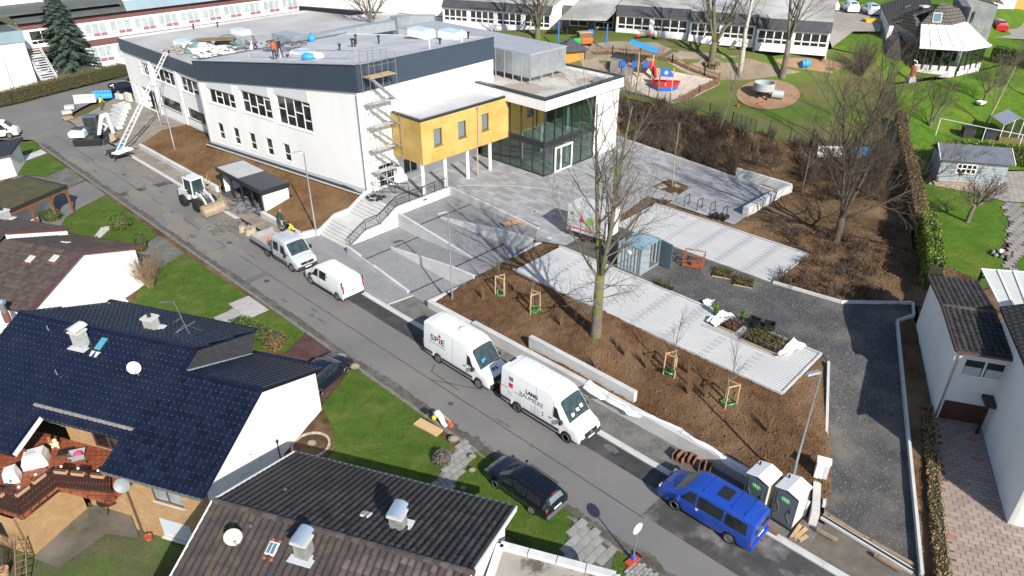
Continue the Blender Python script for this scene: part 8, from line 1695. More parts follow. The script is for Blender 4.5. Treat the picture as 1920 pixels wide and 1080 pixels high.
bare_tree('pale stemmed bare tree left of the greenhouse',G(1846,235,3.3),6.5,.12,kids=(9,6,4),seed=75,d=(.3,.1,1),maxlev=3,first=.25,trunkm=mat('pale_bark',(.36,.3,.17),rough=1),crownm=twig_g,trunk_lv=0,name='fruit_tree')
bare_tree('round bare fruit tree above the greenhouse',G(1843,192,4.3),5,.14,kids=(10,7,5),seed=77,fork=[((-.4,.1,.8),1,.6),((.3,.2,.9),1,.6),((.1,-.4,.8),1,.55),((.7,0,.5),.9,.5)],forkh=.25,crownm=twig,name='fruit_tree')
bare_tree('bare fruit tree at the right edge of the upper lawn',G(1925,175,4.6),5.5,.14,kids=(9,7,5),seed=79,fork=[((-.5,.1,.8),1,.6),((.3,.2,.9),1,.6),((-.1,-.4,.8),1,.55)],forkh=.25,crownm=twig,name='fruit_tree')
bare_tree('single young tree in the square plaza pit',G(1260,350,ZP),6.2,.07,kids=(12,6,4),seed=81,first=.38,maxlev=3,trunkm=mat('young_bark',(.3,.25,.17),rough=1),crownm=twig_g,trunk_lv=0,decay=.34,up=.2,name='sapling')
def staked(label,p,h,seed,tree=True,ring=True):
 t=thing('staked_sapling',label,'young tree',p,seed*1.0,None);
 for k in range(3):
  a=k*2*pi/3;MB().tube([(.42*cos(a),.42*sin(a),-.3),(.40*cos(a),.40*sin(a),1.45)],.045,8).build('stake',wood,t,smooth=True);b=a+2*pi/3
  MB().bar((.4*cos(a),.4*sin(a),1.38),(.4*cos(b),.4*sin(b),1.38),.03,.09).build('cross_bar',wood,t)
 if ring:
  mb=MB();mb.tube([(.3*cos(a),.3*sin(a),.1+.1*sin(a*1.5))for a in[i*.35 for i in range(19)]],.045,6);mb.build('watering_hose',mat('green_hose',(.02,.36,.07),rough=.4),t,smooth=True)
 rng=random.Random(seed);out=[];grow(rng,V((0,0,-.1)),(0,0,1),h,.045,0,2,out,(14,4),.12,.05,.35,.35,(.4,.75),.36);tr=MB();cr=MB()
 for lv,pts,rs in out:(tr if lv==0 else cr).tube(pts,rs,(7,4,3)[lv],cap=False)
 tr.build('trunk',twig_g,t,smooth='full');cr.build('crown',twig_g,t)
def onbed(px_,py_):
 loc=BBV.ray_cast(EYE,ray(px_,py_).normalized())[0];return loc if loc else G(px_,py_,1.2)
BBV=BVHTree.FromPolygons([v.co for v in bed1.data.vertices],[tuple(q.vertices)for q in bed1.data.polygons])
for q,h,sd_,l in(((940,551),3.8,1,'staked sapling nearest the ramps with green watering hose'),((1001,582),4.0,2,'staked sapling left of the big tree with green hose'),((1257,700),4.6,3,'staked sapling midway between big tree and driveway'),((1366,757),4.6,4,'staked sapling nearest the driveway with green hose')):staked(l,onbed(*q),h,sd_)
def leaves(mb,rng,c,rad,n,size,sq=(1,1,1),shell=.55):
 for _ in range(n):
  u=V((rng.gauss(0,1),rng.gauss(0,1),rng.gauss(0,1))).normalized();rr=shell+(1-shell)*rng.random();p=V(c)+V((u.x*rad*sq[0],u.y*rad*sq[1],u.z*rad*sq[2]))*rr
  a=(u+V((rng.uniform(-1,1),rng.uniform(-1,1),rng.uniform(-1,1)))*.8).normalized();b=a.orthogonal().normalized();b.rotate(Matrix.Rotation(rng.random()*6.28,3,a));e=a.cross(b);s=size*rng.uniform(.6,1.3);k=len(mb.v)
  mb.v+=[p-b*s,p+e*s*.5,p+b*s,p-e*s*.5];mb.f.append((k,k+1,k+2,k+3))
leaf_h=mat('hedge_leaves',(.055,.085,.018),(.10,.10,.03),scale=.8,detail=5,c3=(.13,.09,.035),scale3=.35,rough=.8);leaf_l=mat('laurel_leaves',(.10,.17,.022),(.045,.09,.012),scale=1.6,c3=(.22,.26,.03),scale3=.7,rough=.45);leaf_g=mat('shrub_leaves',(.06,.13,.015),(.035,.085,.01),scale=2,c3=(.11,.17,.02),scale3=1,rough=.6);leaf_b=mat('dry_leaves',(.20,.115,.05),(.12,.065,.03),scale=1.2,c3=(.27,.17,.08),scale3=.5,rough=.9);leaf_s=mat('spruce_needles',(.05,.085,.06),(.028,.052,.038),scale=1.2,c3=(.075,.11,.085),scale3=.5,rough=.8)
core_m=mat('hedge_core',(.03,.035,.012),(.05,.045,.02),scale=2,rough=1)
def hedge(label,P,w,h,m,dens=60,size=.09,seed=1,z=None,name='hedge'):
 t=thing(name,label,'hedge',P[0]);rng=random.Random(seed);core=MB();lv=MB()
 for a,b in zip(P,P[1:]):
  a,b=V(a),V(b);core.bar(a+V((0,0,h*.46)),b+V((0,0,h*.46)),w*.82,h*.86);L=(b-a).length;d=(b-a).normalized();sd_=V((-d.y,d.x,0)).normalized()
  for _ in range(int(dens*L*(w+2*h))):
   f=rng.random();q=a.lerp(b,f);s_=rng.random()*(w+2*h);bulge=.06*mnoise.noise(q*1.3)
   if s_<h:p=q+sd_*(w/2+bulge)+V((0,0,s_))
   elif s_<h+w:p=q+sd_*(w/2-(s_-h))+V((0,0,h+bulge))
   else:p=q-sd_*(w/2+bulge)+V((0,0,s_-h-w))
   p+=V((rng.uniform(-1,1),rng.uniform(-1,1),rng.uniform(-1,1)))*.07
   u=V((rng.uniform(-1,1),rng.uniform(-1,1),rng.uniform(-.2,1))).normalized();bb=u.orthogonal().normalized();e=u.cross(bb);sz_=size*rng.uniform(.6,1.3);k=len(lv.v);lv.v+=[p-bb*sz_,p+e*sz_*.55,p+bb*sz_,p-e*sz_*.55];lv.f.append((k,k+1,k+2,k+3))
 core.build('branches',core_m,t,world=True);lv.build('foliage',m,t,world=True,kind='stuff');return t
hedge('clipped green brown hedge along the upper left road',[G(-60,208,.3),G(20,192,.3),G(120,166,.3),G(236,138,.3)],2.0,1.5,leaf_h,90,.075,2)
hedge('dense green laurel hedge beside the right lawn',[G(1742,545,2.1),G(1738,490,2.2),G(1728,440,2.2)],1.0,2.0,leaf_l,130,.1,3)
hedge('brown leaved hedge running up from the laurel',[G(1722,436,2.2),G(1712,380,2.3),G(1700,320,2.4),G(1690,285,2.9),G(1684,230,4.2)],.9,1.5,leaf_b,70,.08,4)
hedge('green hedge behind the grey garden shed',[G(1748,300,2.6),G(1830,296,2.6),G(1990,318,2.5)],.9,1.7,leaf_l,90,.09,5)
hedge('dark trimmed hedge between the conservatory house and lane',[G(1856,112,5.9),G(1990,140,5.4)],1.2,1.8,leaf_g,50,.11,6)
hedge('dry tan grass hedge between driveway and slab drive',[G(1737,770,.95),G(1748,900,.65),G(1757,1000,.5),G(1768,1110,.3)],.55,.36,mat('dry_grass_leaves',(.34,.245,.125),(.21,.145,.075),scale=2,c3=(.27,.19,.09),scale3=.8,rough=1),200,.06,7)
hedge('low dark hedge at the blue roofed house front',[G(445,612,.1),G(490,632,.1),G(520,650,.1)],1.0,.8,leaf_g,90,.07,8)
def bush(label,p,rad,m,n,size=.06,sq=(1,1,.85),seed=1,stems=None,name='bush'):
 t=thing(name,label,'bush',p);rng=random.Random(seed);mb=MB();c=V(p)+V((0,0,rad*sq[2]*.75));leaves(mb,rng,c,rad,n,size,sq);mb.build('foliage',m,t,world=True,kind='stuff');k=MB();k.ball(c,rad*.8,12,8,sq);k.build('core',core_m,t,world=True,smooth=True);return t
bush('round clipped green bush on the left front lawn',G(228,428,.05),1.05,mat('bush_leaves',(.09,.17,.02),(.05,.11,.012),scale=3,c3=(.14,.2,.02),scale3=1.2,rough=.6),2600,.06,seed=3)
bush('dark green low bush beside the mossy carport',G(98,412,.05),.8,leaf_g,1500,.06,(1.3,1,.75),seed=4);bush('green conical shrub at the white gable corner',G(268,470,.05),.7,leaf_g,1300,.06,(.8,.8,1.5),seed=5)
bush('brown and green shrub beside the red drive',G(517,650,.05),.85,leaf_b,1200,.06,(1,1,.8),seed=6);bush('grey leafless cushion shrub beside the stone path',G(830,868,.06),.55,mat('grey_heather',(.22,.19,.2),(.15,.13,.13),scale=5,rough=1),1300,.045,seed=7);bush('small yellow green shrub at the dormer wall',G(178,457,.05),.5,mat('yellow_green_leaves',(.2,.22,.06),rough=.8),500,.06,seed=8)
def twigbush(label,p,h,rad,n,m,seed,name='leafless_shrub',mat2=None,lv=2,r0=.014):
 rng=random.Random(seed);out=[]
 for k in range(n):a=rng.random()*6.28;e=rng.uniform(.1,1)*rad/h;grow(rng,V(p)+V((cos(a)*.12,sin(a)*.12,-.1)),(cos(a)*e,sin(a)*e,1),h*rng.uniform(.7,1.1),r0,3-lv+0,3,out,(5,5,4),.05,.14,.5,.25,(.35,.8),.42)
 t=thing(name,label,'shrub',p);mb=MB();[mb.tube(q,r_,3,cap=False)for l_,q,r_ in out];mb.build('stems',m,t,world=True,kind='stuff');return t
tan_tw=mat('tan_stems',(.30,.21,.12),(.22,.15,.085),scale=3,rough=1)
twigbush('tan twiggy shrub against the white gable wall',G(284,540,.05),2.7,1.3,46,tan_tw,5,r0=.026);twigbush('grey leafless shrub below the white gable',G(222,556,.0),1.5,1.2,22,twig_g,6,r0=.02);twigbush('fine leafless shrub before the blue roofed house gable',G(470,900,-.4),2.6,1.9,26,twig_g,7)
twigbush('large leafless willow bush behind the playground',hpx(1612,142),4.2,2.6,70,twig,8,r0=.03);twigbush('leafless bush at the left edge below terrace',G(10,1060,-1.5),1.6,.9,18,twig,9)
for k,q in enumerate(((1155,690),(1172,668),(1288,735),(1442,795),(1320,720),(1210,690),(1050,600),(1418,640),(1240,640),(1020,690))):pass
tuft_m=mat('dry_tuft',(.34,.23,.11),(.24,.16,.08),scale=3,rough=1);tp=[(1157,650),(1172,668),(1212,690),(1290,738),(1322,745),(1438,810),(1290,700),(1052,610),(1080,600),(965,545),(905,560),(1120,700)]
def tuft(p,h,n,seed,name,label,m,grp):
 t=thing(name,label,'plant',p,0,grp);rng=random.Random(seed);mb=MB()
 for k in range(n):a=rng.random()*6.28;e=rng.random()*.22;q=V((cos(a)*.04,sin(a)*.04,-.05));mb.tube([q,q+V((cos(a)*e*.5,sin(a)*e*.5,h*.6)),q+V((cos(a)*e,sin(a)*e,h*rng.uniform(.8,1.1)))],[.012,.01,.004],3,cap=False)
 mb.build('stalks',m,t,kind='stuff')
tl=('left of the big tree trunk, lower one','just right of the big tree base','below the pale paving left of middle stakes','right of the middle staked sapling','midway between the two right stakes','nearest the toilets','beside the middle staked sapling','under the low branches of the big tree','left beneath the big tree','between the two left stakes','nearest the lamp by the ramps','behind the end of the short high wall')
for k,q in enumerate(tp):tuft(onbed(*q),.75+.25*(k%3),26,k,'dry_plant','dry tan tuft '+tl[k],tuft_m,'dry tufts in the soil bed')
def tray(label,p,ang,L,W,m,n=700,h=.28):
 t=thing('plant_pallet',label,'plants',p,R(ang));MB().box(-L/2,L/2,-W/2,W/2,0,.1).build('tray',black,t);rng=random.Random(int(L*100));mb=MB()
 for _ in range(n):leaves(mb,rng,(rng.uniform(-L/2,L/2),rng.uniform(-W/2,W/2),.1+rng.random()*h),.06,1,.06)
 mb.build('foliage',m,t,kind='stuff');MB().box(-L/2,L/2,-W/2-.06,-W/2,0,.06).build('lath',wood,t)
olive=mat('olive_leaves',(.085,.10,.025),(.05,.06,.02),scale=4,c3=(.12,.09,.04),scale3=2,rough=.8)
tray('left tray of low olive shrubs beside the orange cage',SN(-19.7,42.6,2.0),SANG+20,1.3,1.2,olive);tray('right tray of low olive shrubs beside the pale paving',SN(-18.0,42.5,2.0),SANG+20,1.3,1.2,olive);tray('large block of potted shrubs in the paving notch',SN(-13.6,36.8,2.02),SANG,2.3,1.7,olive,1600,.35);tray('reddish potted shrubs beside the black crates',SN(-15.9,36.9,2.02),SANG,1.1,1.2,mat('reddish_leaves',(.12,.04,.03),(.08,.07,.03),scale=4,rough=.8),500);tray('small tray of shrubs at the paving edge',SN(-21.8,38.2,2.0),SANG,1.4,.5,olive,350)
for k,(s,n)in enumerate(((-17.3,37.4),(-15.6,37.8))):
 p=SN(s,n,2.0);bush(('left' if k==0 else 'right')+' of two small bright green conifers by the paving notch',p,.32,mat('bright_conifer',(.12,.26,.02),(.08,.18,.015),scale=4,rough=.8),420,.05,(.7,.7,1.8),seed=30+k)
for k,(s,n)in enumerate(((-14.9,37.9),(-14.4,37.6),(-14.0,38.1))):
 t=thing('plastic_crate',('black crate nearest the conifers','middle black crate of the plant delivery','black crate nearest the shaded drive')[k],'crate',SN(s,n,2.0),R(SANG+10*k));MB().box(-.35,.35,-.28,.28,0,.05).build('floor',black,t);[MB().box(x0,x1,y0,y1,.05,.55).build('side',black,t)for x0,x1,y0,y1 in((-.35,.35,-.28,-.25),(-.35,.35,.25,.28),(-.35,-.32,-.25,.25),(.32,.35,-.25,.25))]
def sheet(name,label,P,m,seed,cat='sheet',amp=.12,parent=None):
 rng=random.Random(seed);mb=MB();n=14;off=V((seed*7,0,0))
 def fn(i,j):
  a=P[0].lerp(P[1],i);b=P[3].lerp(P[2],i);p=a.lerp(b,j);return p+V((0,0,amp*(.6+mnoise.noise((p+off)*2.2)+.5*mnoise.noise((p+off)*6))))
 mb.grid(fn,n*2,n);o=mb.build(name,m,None,smooth='full');return tag(o,label,cat)
film=mat('white_film',(.72,.74,.75),rough=.3);fleece=mat('white_fleece',(.76,.77,.77),rough=.8)
sheet('fleece_sheet','crumpled white fleece at the corner of the paving notch',[SN(-12.4,35.7,2.08),SN(-11.9,35.7,2.08),SN(-11.4,37.9,2.08),SN(-12.3,37.9,2.1)],fleece,3,amp=.16);sheet('fleece_sheet','crumpled white fleece over the reddish potted shrubs',[SN(-17.3,36.1,2.1),SN(-16.5,36.0,2.1),SN(-16.0,37.6,2.3),SN(-17.0,37.7,2.2)],fleece,4,amp=.16);sheet('fleece_sheet','small white sack beside the left conifer',[SN(-18.6,37.9,2.05),SN(-18.0,37.9,2.05),SN(-18.0,38.5,2.2),SN(-18.6,38.5,2.2)],fleece,5,amp=.3)
def surf(o):return BVHTree.FromPolygons([v.co for v in o.data.vertices],[tuple(q.vertices)for q in o.data.polygons])
SB=surf(bpy.data.objects['shrub_bank']);RB=surf(bedR)
def thicket(name,label,bvh,pts,m,seed,stems=(9,15),h=(.7,1.6),leafm=None,nl=0):
 rng=random.Random(seed);mb=MB();lf=MB()
 for px_,py_ in pts:
  p=bvh.ray_cast(EYE,ray(px_,py_).normalized())[0]
  if p is None or(1372<px_<1495 and 318<py_<415):continue
  hh=rng.uniform(*h)
  for k in range(rng.randint(*stems)):
   a=rng.random()*6.28;e=rng.uniform(.2,1.0);q=p+V((rng.uniform(-.3,.3),rng.uniform(-.3,.3),-.1));m1=q+V((cos(a)*e*.4,sin(a)*e*.4,1))*hh*.55;e1=m1+V((cos(a+.4)*e*.5,sin(a+.4)*e*.5,.8))*hh*.5
   mb.tube([q,m1,e1],[.022,.015,.005],3,cap=False)
   for j in range(3):b=a+rng.uniform(-1.5,1.5);s0=q.lerp(m1,rng.uniform(.5,1));mb.tube([s0,s0+V((cos(b)*.5,sin(b)*.5,.55))*hh*.45],[.011,.004],3,cap=False)
  if nl:leaves(lf,rng,p+V((0,0,hh*.45)),hh*.6,nl,.06,(1,1,.8),.1)
 o=mb.build(name,m);stuff(o,label,'brush')
 if lf.v:lf.build('leaf_clumps',leafm,o,world=True,kind='stuff')
rng=random.Random(12);P=[]
for _ in range(500):
 x=rng.uniform(1165,1690)
 if 1372<x<1492 and rng.random()<.45:x-=150
 top=205+(x-1175)*.17 if x<1440 else 262+(x-1440)*.08;bot=268+(x-1180)*.34 if x<1480 else 380;P.append((x,rng.uniform(top-14,min(bot,430))))
thicket('bank_brush','tangled brown leafless brush covering the bank behind the plaza',SB,P,twig,5,(8,14),(.8,2.1),leaf_b,16)
P=[(rng.uniform(1185,1260),rng.uniform(190,250))for _ in range(14)]+[(rng.uniform(1300,1345),rng.uniform(215,260))for _ in range(12)]
thicket('green_brush','patches of olive green brush high on the bank',SB,P,twig,6,(6,9),(.8,1.4),mat('olive_brush',(.09,.10,.03),(.13,.11,.05),scale=2,rough=.9),60)
P=[]
for _ in range(270):P.append((rng.uniform(1440,1650),rng.uniform(370,565)))
P2=[(rng.uniform(1630,1705),rng.uniform(215,330))for _ in range(70)]
thicket('corner_brush','tall tangled grey brush at the corner of playground and garden',SB,P2,twig,17,(9,14),(1.4,2.8),leaf_b,4)
thicket('bed_brush','low brown and purple shrubs in the leaf litter right of paving',RB,P,twig,7,(5,9),(.4,1.1),mat('winter_leaves',(.17,.09,.045),(.09,.05,.035),scale=1.0,c3=(.15,.025,.035),scale3=.45,lo3=.58,hi3=.66,rough=.9),26)
p=G(141,140,.3);t=thing('spruce_tree','tall blue green spruce in front of the old school','tree',p);MB().tube([p-V((0,0,.3)),p+V((0,0,11.5))],[.28,.04],8).build('trunk',bark,t,world=True);rng=random.Random(2);mb=MB();br_=MB();H=12.6
for k in range(230):
 f=(k/230)**.9;z=1.6+f*(H-2.0);L=(4.0*(1-f)**.85+.25)*rng.uniform(.75,1.12);a=k*2.39996+rng.uniform(-.3,.3);d=V((cos(a),sin(a),0));b0=p+V((0,0,z));n=max(3,int(L*4.5))
 tip=b0+d*L+V((0,0,-.18*L));br_.tube([b0,tip],[.03,.008],3,cap=False)
 for i in range(n):
  q=b0.lerp(tip,.22+.78*(i+rng.random())/n);w=.55*(1.1-i/n)+.12;sd_=V((-d.y,d.x,0))
  for sg in(-1,1):
   for rep in range(2):
    e=q+sd_*sg*w*rng.uniform(.6,1.1)+d*.22+V((0,0,rng.uniform(-.2,.02)));s2=(e-q).cross(V((0,0,1))).normalized()*.085;kk=len(mb.v);mb.v+=[q+s2,q-s2,e-s2*.4,e+s2*.4];mb.f.append((kk,kk+1,kk+2,kk+3));u=V((0,0,.09));kk=len(mb.v);mb.v+=[q+u,q-u,e-u*.4,e+u*.4];mb.f.append((kk,kk+1,kk+2,kk+3))
br_.build('branches',bark,t,world=True,kind='stuff');mb.build('crown',leaf_s,t,world=True)
def scatter(o,dens,fn,name,m,seed,cam=True,lim=110):
 rng=random.Random(seed);mb=MB();me=o.data;me.calc_loop_triangles()
 for tri in me.loop_triangles:
  a,b,c=(me.vertices[i].co for i in tri.vertices);ar=(b-a).cross(c-a).length/2;mid=(a+b+c)/3;dist=(mid-EYE).length
  if mid.z<-5 or dist>lim:continue
  n=ar*dens*min(1.6,(42/dist)**1.3);n=int(n)+(rng.random()<n%1)
  for _ in range(n):
   u,v_=rng.random(),rng.random()
   if u+v_>1:u,v_=1-u,1-v_
   fn(mb,rng,a+(b-a)*u+(c-a)*v_)
 if mb.v:return mb.build(name,m,o,kind='stuff')
def blade(mb,rng,p):
 for _ in range(3):
  a=rng.random()*6.28;h=rng.uniform(.03,.08);d=V((cos(a),sin(a),0));s_=V((-d.y,d.x,0))*.014;k=len(mb.v);q=p+V((rng.uniform(-.06,.06),rng.uniform(-.06,.06),-.005));mb.v+=[q-s_,q+s_,q+d*h*.8+V((0,0,h))];mb.f.append((k,k+1,k+2))
def clod(mb,rng,p):
 r=rng.uniform(.02,.075)*(1.7 if rng.random()<.06 else 1);k=len(mb.v);a0=rng.random()*2
 for i in range(4):a=a0+i*pi/2;mb.v.append(p+V((cos(a)*r*rng.uniform(.7,1.3),sin(a)*r*rng.uniform(.7,1.3),-.01)))
 mb.v.append(p+V((rng.uniform(-.3,.3)*r,rng.uniform(-.3,.3)*r,r*rng.uniform(.7,1.2))));mb.f+=[(k,k+1,k+4),(k+1,k+2,k+4),(k+2,k+3,k+4),(k+3,k,k+4)]
def stone(mb,rng,p):
 r=rng.uniform(.015,.045);k=len(mb.v);a0=rng.random()*2
 for i in range(3):a=a0+i*2.09;mb.v.append(p+V((cos(a)*r,sin(a)*r,-.01)))
 mb.v.append(p+V((0,0,r*.9)));mb.f+=[(k,k+1,k+3),(k+1,k+2,k+3),(k+2,k,k+3)]
def leaflet(mb,rng,p):
 s=rng.uniform(.04,.09);u=V((rng.uniform(-1,1),rng.uniform(-1,1),1.2)).normalized();b=u.orthogonal().normalized();e=u.cross(b);k=len(mb.v);p=p+V((0,0,.03));mb.v+=[p-b*s,p+e*s*.6,p+b*s,p-e*s*.6];mb.f.append((k,k+1,k+2,k+3))
blade_m=mat('grass_blades',(.085,.135,.02),(.045,.09,.013),scale=1.4,detail=6,c3=(.17,.165,.06),scale3=.6,lo3=.48,hi3=.72,rough=.8)
for o in[o for o in bpy.data.objects if o.name.split('.')[0]=='lawn']:scatter(o,48,blade,'grass_blades',blade_m,3)
scatter(bpy.data.objects['back_garden'],40,blade,'grass_blades',blade_m,4)
scatter(bed1,60,clod,'soil_clods',soil,5);scatter(bpy.data.objects['bank_soil'],34,clod,'soil_clods',soil_b,6)
scatter(bedR,40,leaflet,'fallen_leaves',leaf_b,7);scatter(bpy.data.objects['shrub_bank'],16,leaflet,'fallen_leaves',leaf_b,8)
stone_m=mat('loose_stone',(.36,.35,.33),(.2,.195,.19),scale=5,rough=.9)
for nm in('parking_lot','sidewalk_gravel','sidewalk_gravel.001','road_shoulder'):scatter(bpy.data.objects[nm],26 if nm!='road_shoulder' else 12,stone,'loose_stones',stone_m,9)
# ---------------------------------------------------------------- scaffold, roof edge protection and roof clutter
sc=thing('scaffold_tower','galvanised stair scaffold tower at the corner of the white hall','scaffold',SN(-48.6,35.2,ZP))
sA,sB,nA,nB,nC=-49.3,-48.2,34.0,35.3,36.7
for s in(sA,sB):
 for n in(nA,nB,nC):MB().tube([SN(s,n,ZP),SN(s,n,14.6 if n<36 else 14.2)],.03,6).build('standard',steel,sc,world=True);MB().box(0,0,0,0,0,0)
lv_z=[4.2,6.2,8.2,10.2,12.4]
for z in lv_z:
 k=lv_z.index(z)
 for s in(sA,sB):
  for dz in(0,1.0):MB().tube([SN(s,nA,z+dz),SN(s,nC,z+dz)],.022,5).build('ledger',steel,sc,world=True)
 for n in(nA,nB,nC):MB().tube([SN(sA,n,z),SN(sB,n,z)],.022,5).build('transom',steel,sc,world=True)
 for j in range(3):pl=wood if z>12 else mat('scaffold_deck',(.42,.41,.38),rough=.7);MB().prism([SN(sA+.05+j*.34,nA if k%2 else nA+.1,z),SN(sA+.36+j*.34,nA if k%2 else nA+.1,z),SN(sA+.36+j*.34,nC,z),SN(sA+.05+j*.34,nC,z)],(0,0,.05)).build('deck_board',pl,sc,world=True)if(j<2 or z>12)else None
 z0=lv_z[k-1]if k else ZP
 fl=MB()
 for e in(sB-.12,sB-.62):MB().bar(SN(e,nA+.3,z),SN(e,nC-.2,z0+.1),.05,.14).build('stair_stringer',mat('alu',(.6,.61,.62),rough=.35,metal=.7),sc,world=True)
 for i in range(8):f=(i+.5)/8;p=SN(sB-.37,nA+.3,z).lerp(SN(sB-.37,nC-.2,z0+.1),f);MB().cbox(p,.5,.18,.03,R(SANG)).build('tread',MATS['alu'],sc,world=True)
 MB().tube([SN(sB+.02,nA,z),SN(sB+.02,nC,z0)],.02,5).build('brace',steel,sc,world=True)
for s in(sA,sB):MB().tube([SN(s,nA,14.4),SN(s,nC,14.2)],.022,5).build('ledger',steel,sc,world=True)
ed=thing('edge_guard','thin metal guard rail along the roof edge of the hall','guard rail',A+V((0,0,13)))
P_=lambda t,z:V((A.x,A.y,0))+u_*t+V((0,0,z));u_=udir(UA);inn=-nn*.4
for a,b in((.6,5.4),(5.5,10.4),(10.5,15.3)):
 for h in(.35,1.0):MB().tube([P_(a,ft(a)+h)+inn,P_(b,ft(b)+h)+inn],.022,5).build('rail',steel,ed,world=True)
 for t in(a,b):MB().tube([P_(t,ft(t)-.1)+inn,P_(t,ft(t)+1.05)+inn],.025,5).build('post',steel,ed,world=True)
 for i in range(4):t0,t1=a+(b-a)*i/4,a+(b-a)*(i+1)/4;MB().tube([P_(t0,ft(t0)+(.35 if i%2 else 1))+inn,P_(t1,ft(t1)+(1 if i%2 else .35))+inn],.012,4).build('lattice',steel,ed,world=True)
un=udir(NANG);ns=V((un.y,-un.x,0))
for q in(8.3,12.2):MB().bar(V((A.x,A.y,13.3))+un*q-ns*.5,V((A.x,A.y,14.4))+un*q-ns*.5,.08).build('roof_post',upvc,ed,world=True)
RPn=(V((C0.x,C0.y,13.25))-V((A.x,A.y,13.25))).cross(V((B0.x,B0.y,10.25))-V((A.x,A.y,13.25))).normalized()
def onroof(px_,py_):return onpl(px_,py_,V((A.x,A.y,13.25)),RPn)
rr=random.Random(21);ins=mat('insulation_board',(.78,.77,.73),(.7,.69,.65),scale=2,rough=.9);tarp=mat('green_tarp',(.16,.23,.22),(.12,.18,.175),scale=1.5,rough=.6)
mb=MB()
for k in range(75):
 a,b=rr.uniform(365,440),rr.uniform(86,108);p=G(a,b,8.4+rr.random()*1.0);mb.cbox(p,rr.uniform(.5,1.6),rr.uniform(.3,.9),rr.uniform(.04,.14),rr.random()*3,rr.uniform(-.35,.35),rr.uniform(-.35,.35))
stuff(mb.build('insulation_boards',ins),'heap of white insulation boards and offcuts on the rear roof','debris')
def mound(label,c,rx,ry,h,m,seed):
 t=thing('tarp_heap',label,'tarpaulin',c);mb=MB();mb.grid(lambda i,j:V((rx*(1-j)*cos(2*pi*i)*(1+.15*sin(7*i*2)),ry*(1-j)*sin(2*pi*i)*(1+.12*cos(11*i)),h*(1-(1-j)**2.2)+.08*mnoise.noise(V((i*9,j*4,seed))))),26,6,True);mb.build('sheet',m,t,smooth='full');MB().cbox((0,0,h*.4),rx,ry,h*.7).build('load',ins,t)
mound('green tarpaulin heap at the left of the roof rubbish',G(378,96,8.35),1.9,1.5,1.5,tarp,3);mound('green tarpaulin heap behind the insulation boards',G(430,90,8.35),1.8,1.4,1.6,tarp,4)
t=thing('timber_stack','stack of dark battens on top of the roof rubbish','timber',G(405,75,9.6),R(10));[MB().box(-2.2+.05*k,2.0+.04*k,-.6+k*.24,-.44+k*.24,0,.1+.06*(k%2)).build('batten',wood_d,t)for k in range(6)]
mb=MB()
for k in range(60):a,b=rr.uniform(430,575),rr.uniform(78,100);p=onroof(a,b)if a>500 else G(a,b,9.4);mb.cbox(p+V((0,0,.1)),rr.uniform(.2,1.0),rr.uniform(.2,.6),rr.uniform(.04,.2),rr.random()*3,rr.uniform(-.3,.3))
stuff(mb.build('roofing_scraps',mat('dark_felt_scrap',(.04,.045,.055),(.2,.2,.21),scale=.8,rough=.9)),'dark roofing scraps and rolls beside the duct','debris')
stuff(pile('gravel_heap','x',G(352,92,8.35),160,3.0,.5,mat('roof_gravel',(.36,.34,.31),(.25,.24,.22),scale=4,rough=1),.1,.35,.6),'grey gravel heap along the rear roof edge','gravel')
t=thing('plastic_bag','light blue plastic sack at the roof edge below the duct','bag',onroof(585,78));MB().ball((0,0,.35),.42,10,7,(1,.9,1)).build('bag',lblue,t,smooth=True);MB().tube([(0,0,.7),(.05,0,.95)],[.1,.16],7).build('neck',lblue,t)
t=thing('plastic_bag','blue and white sacks behind the roof guard rail','bag',onroof(578,112));MB().ball((0,0,.25),.45,10,7,(1.4,.9,.8)).build('bag',lblue,t,smooth=True);MB().ball((.9,.2,.3),.42,10,7,(1.3,.9,.8)).build('white_bag',upvc,t,smooth=True)
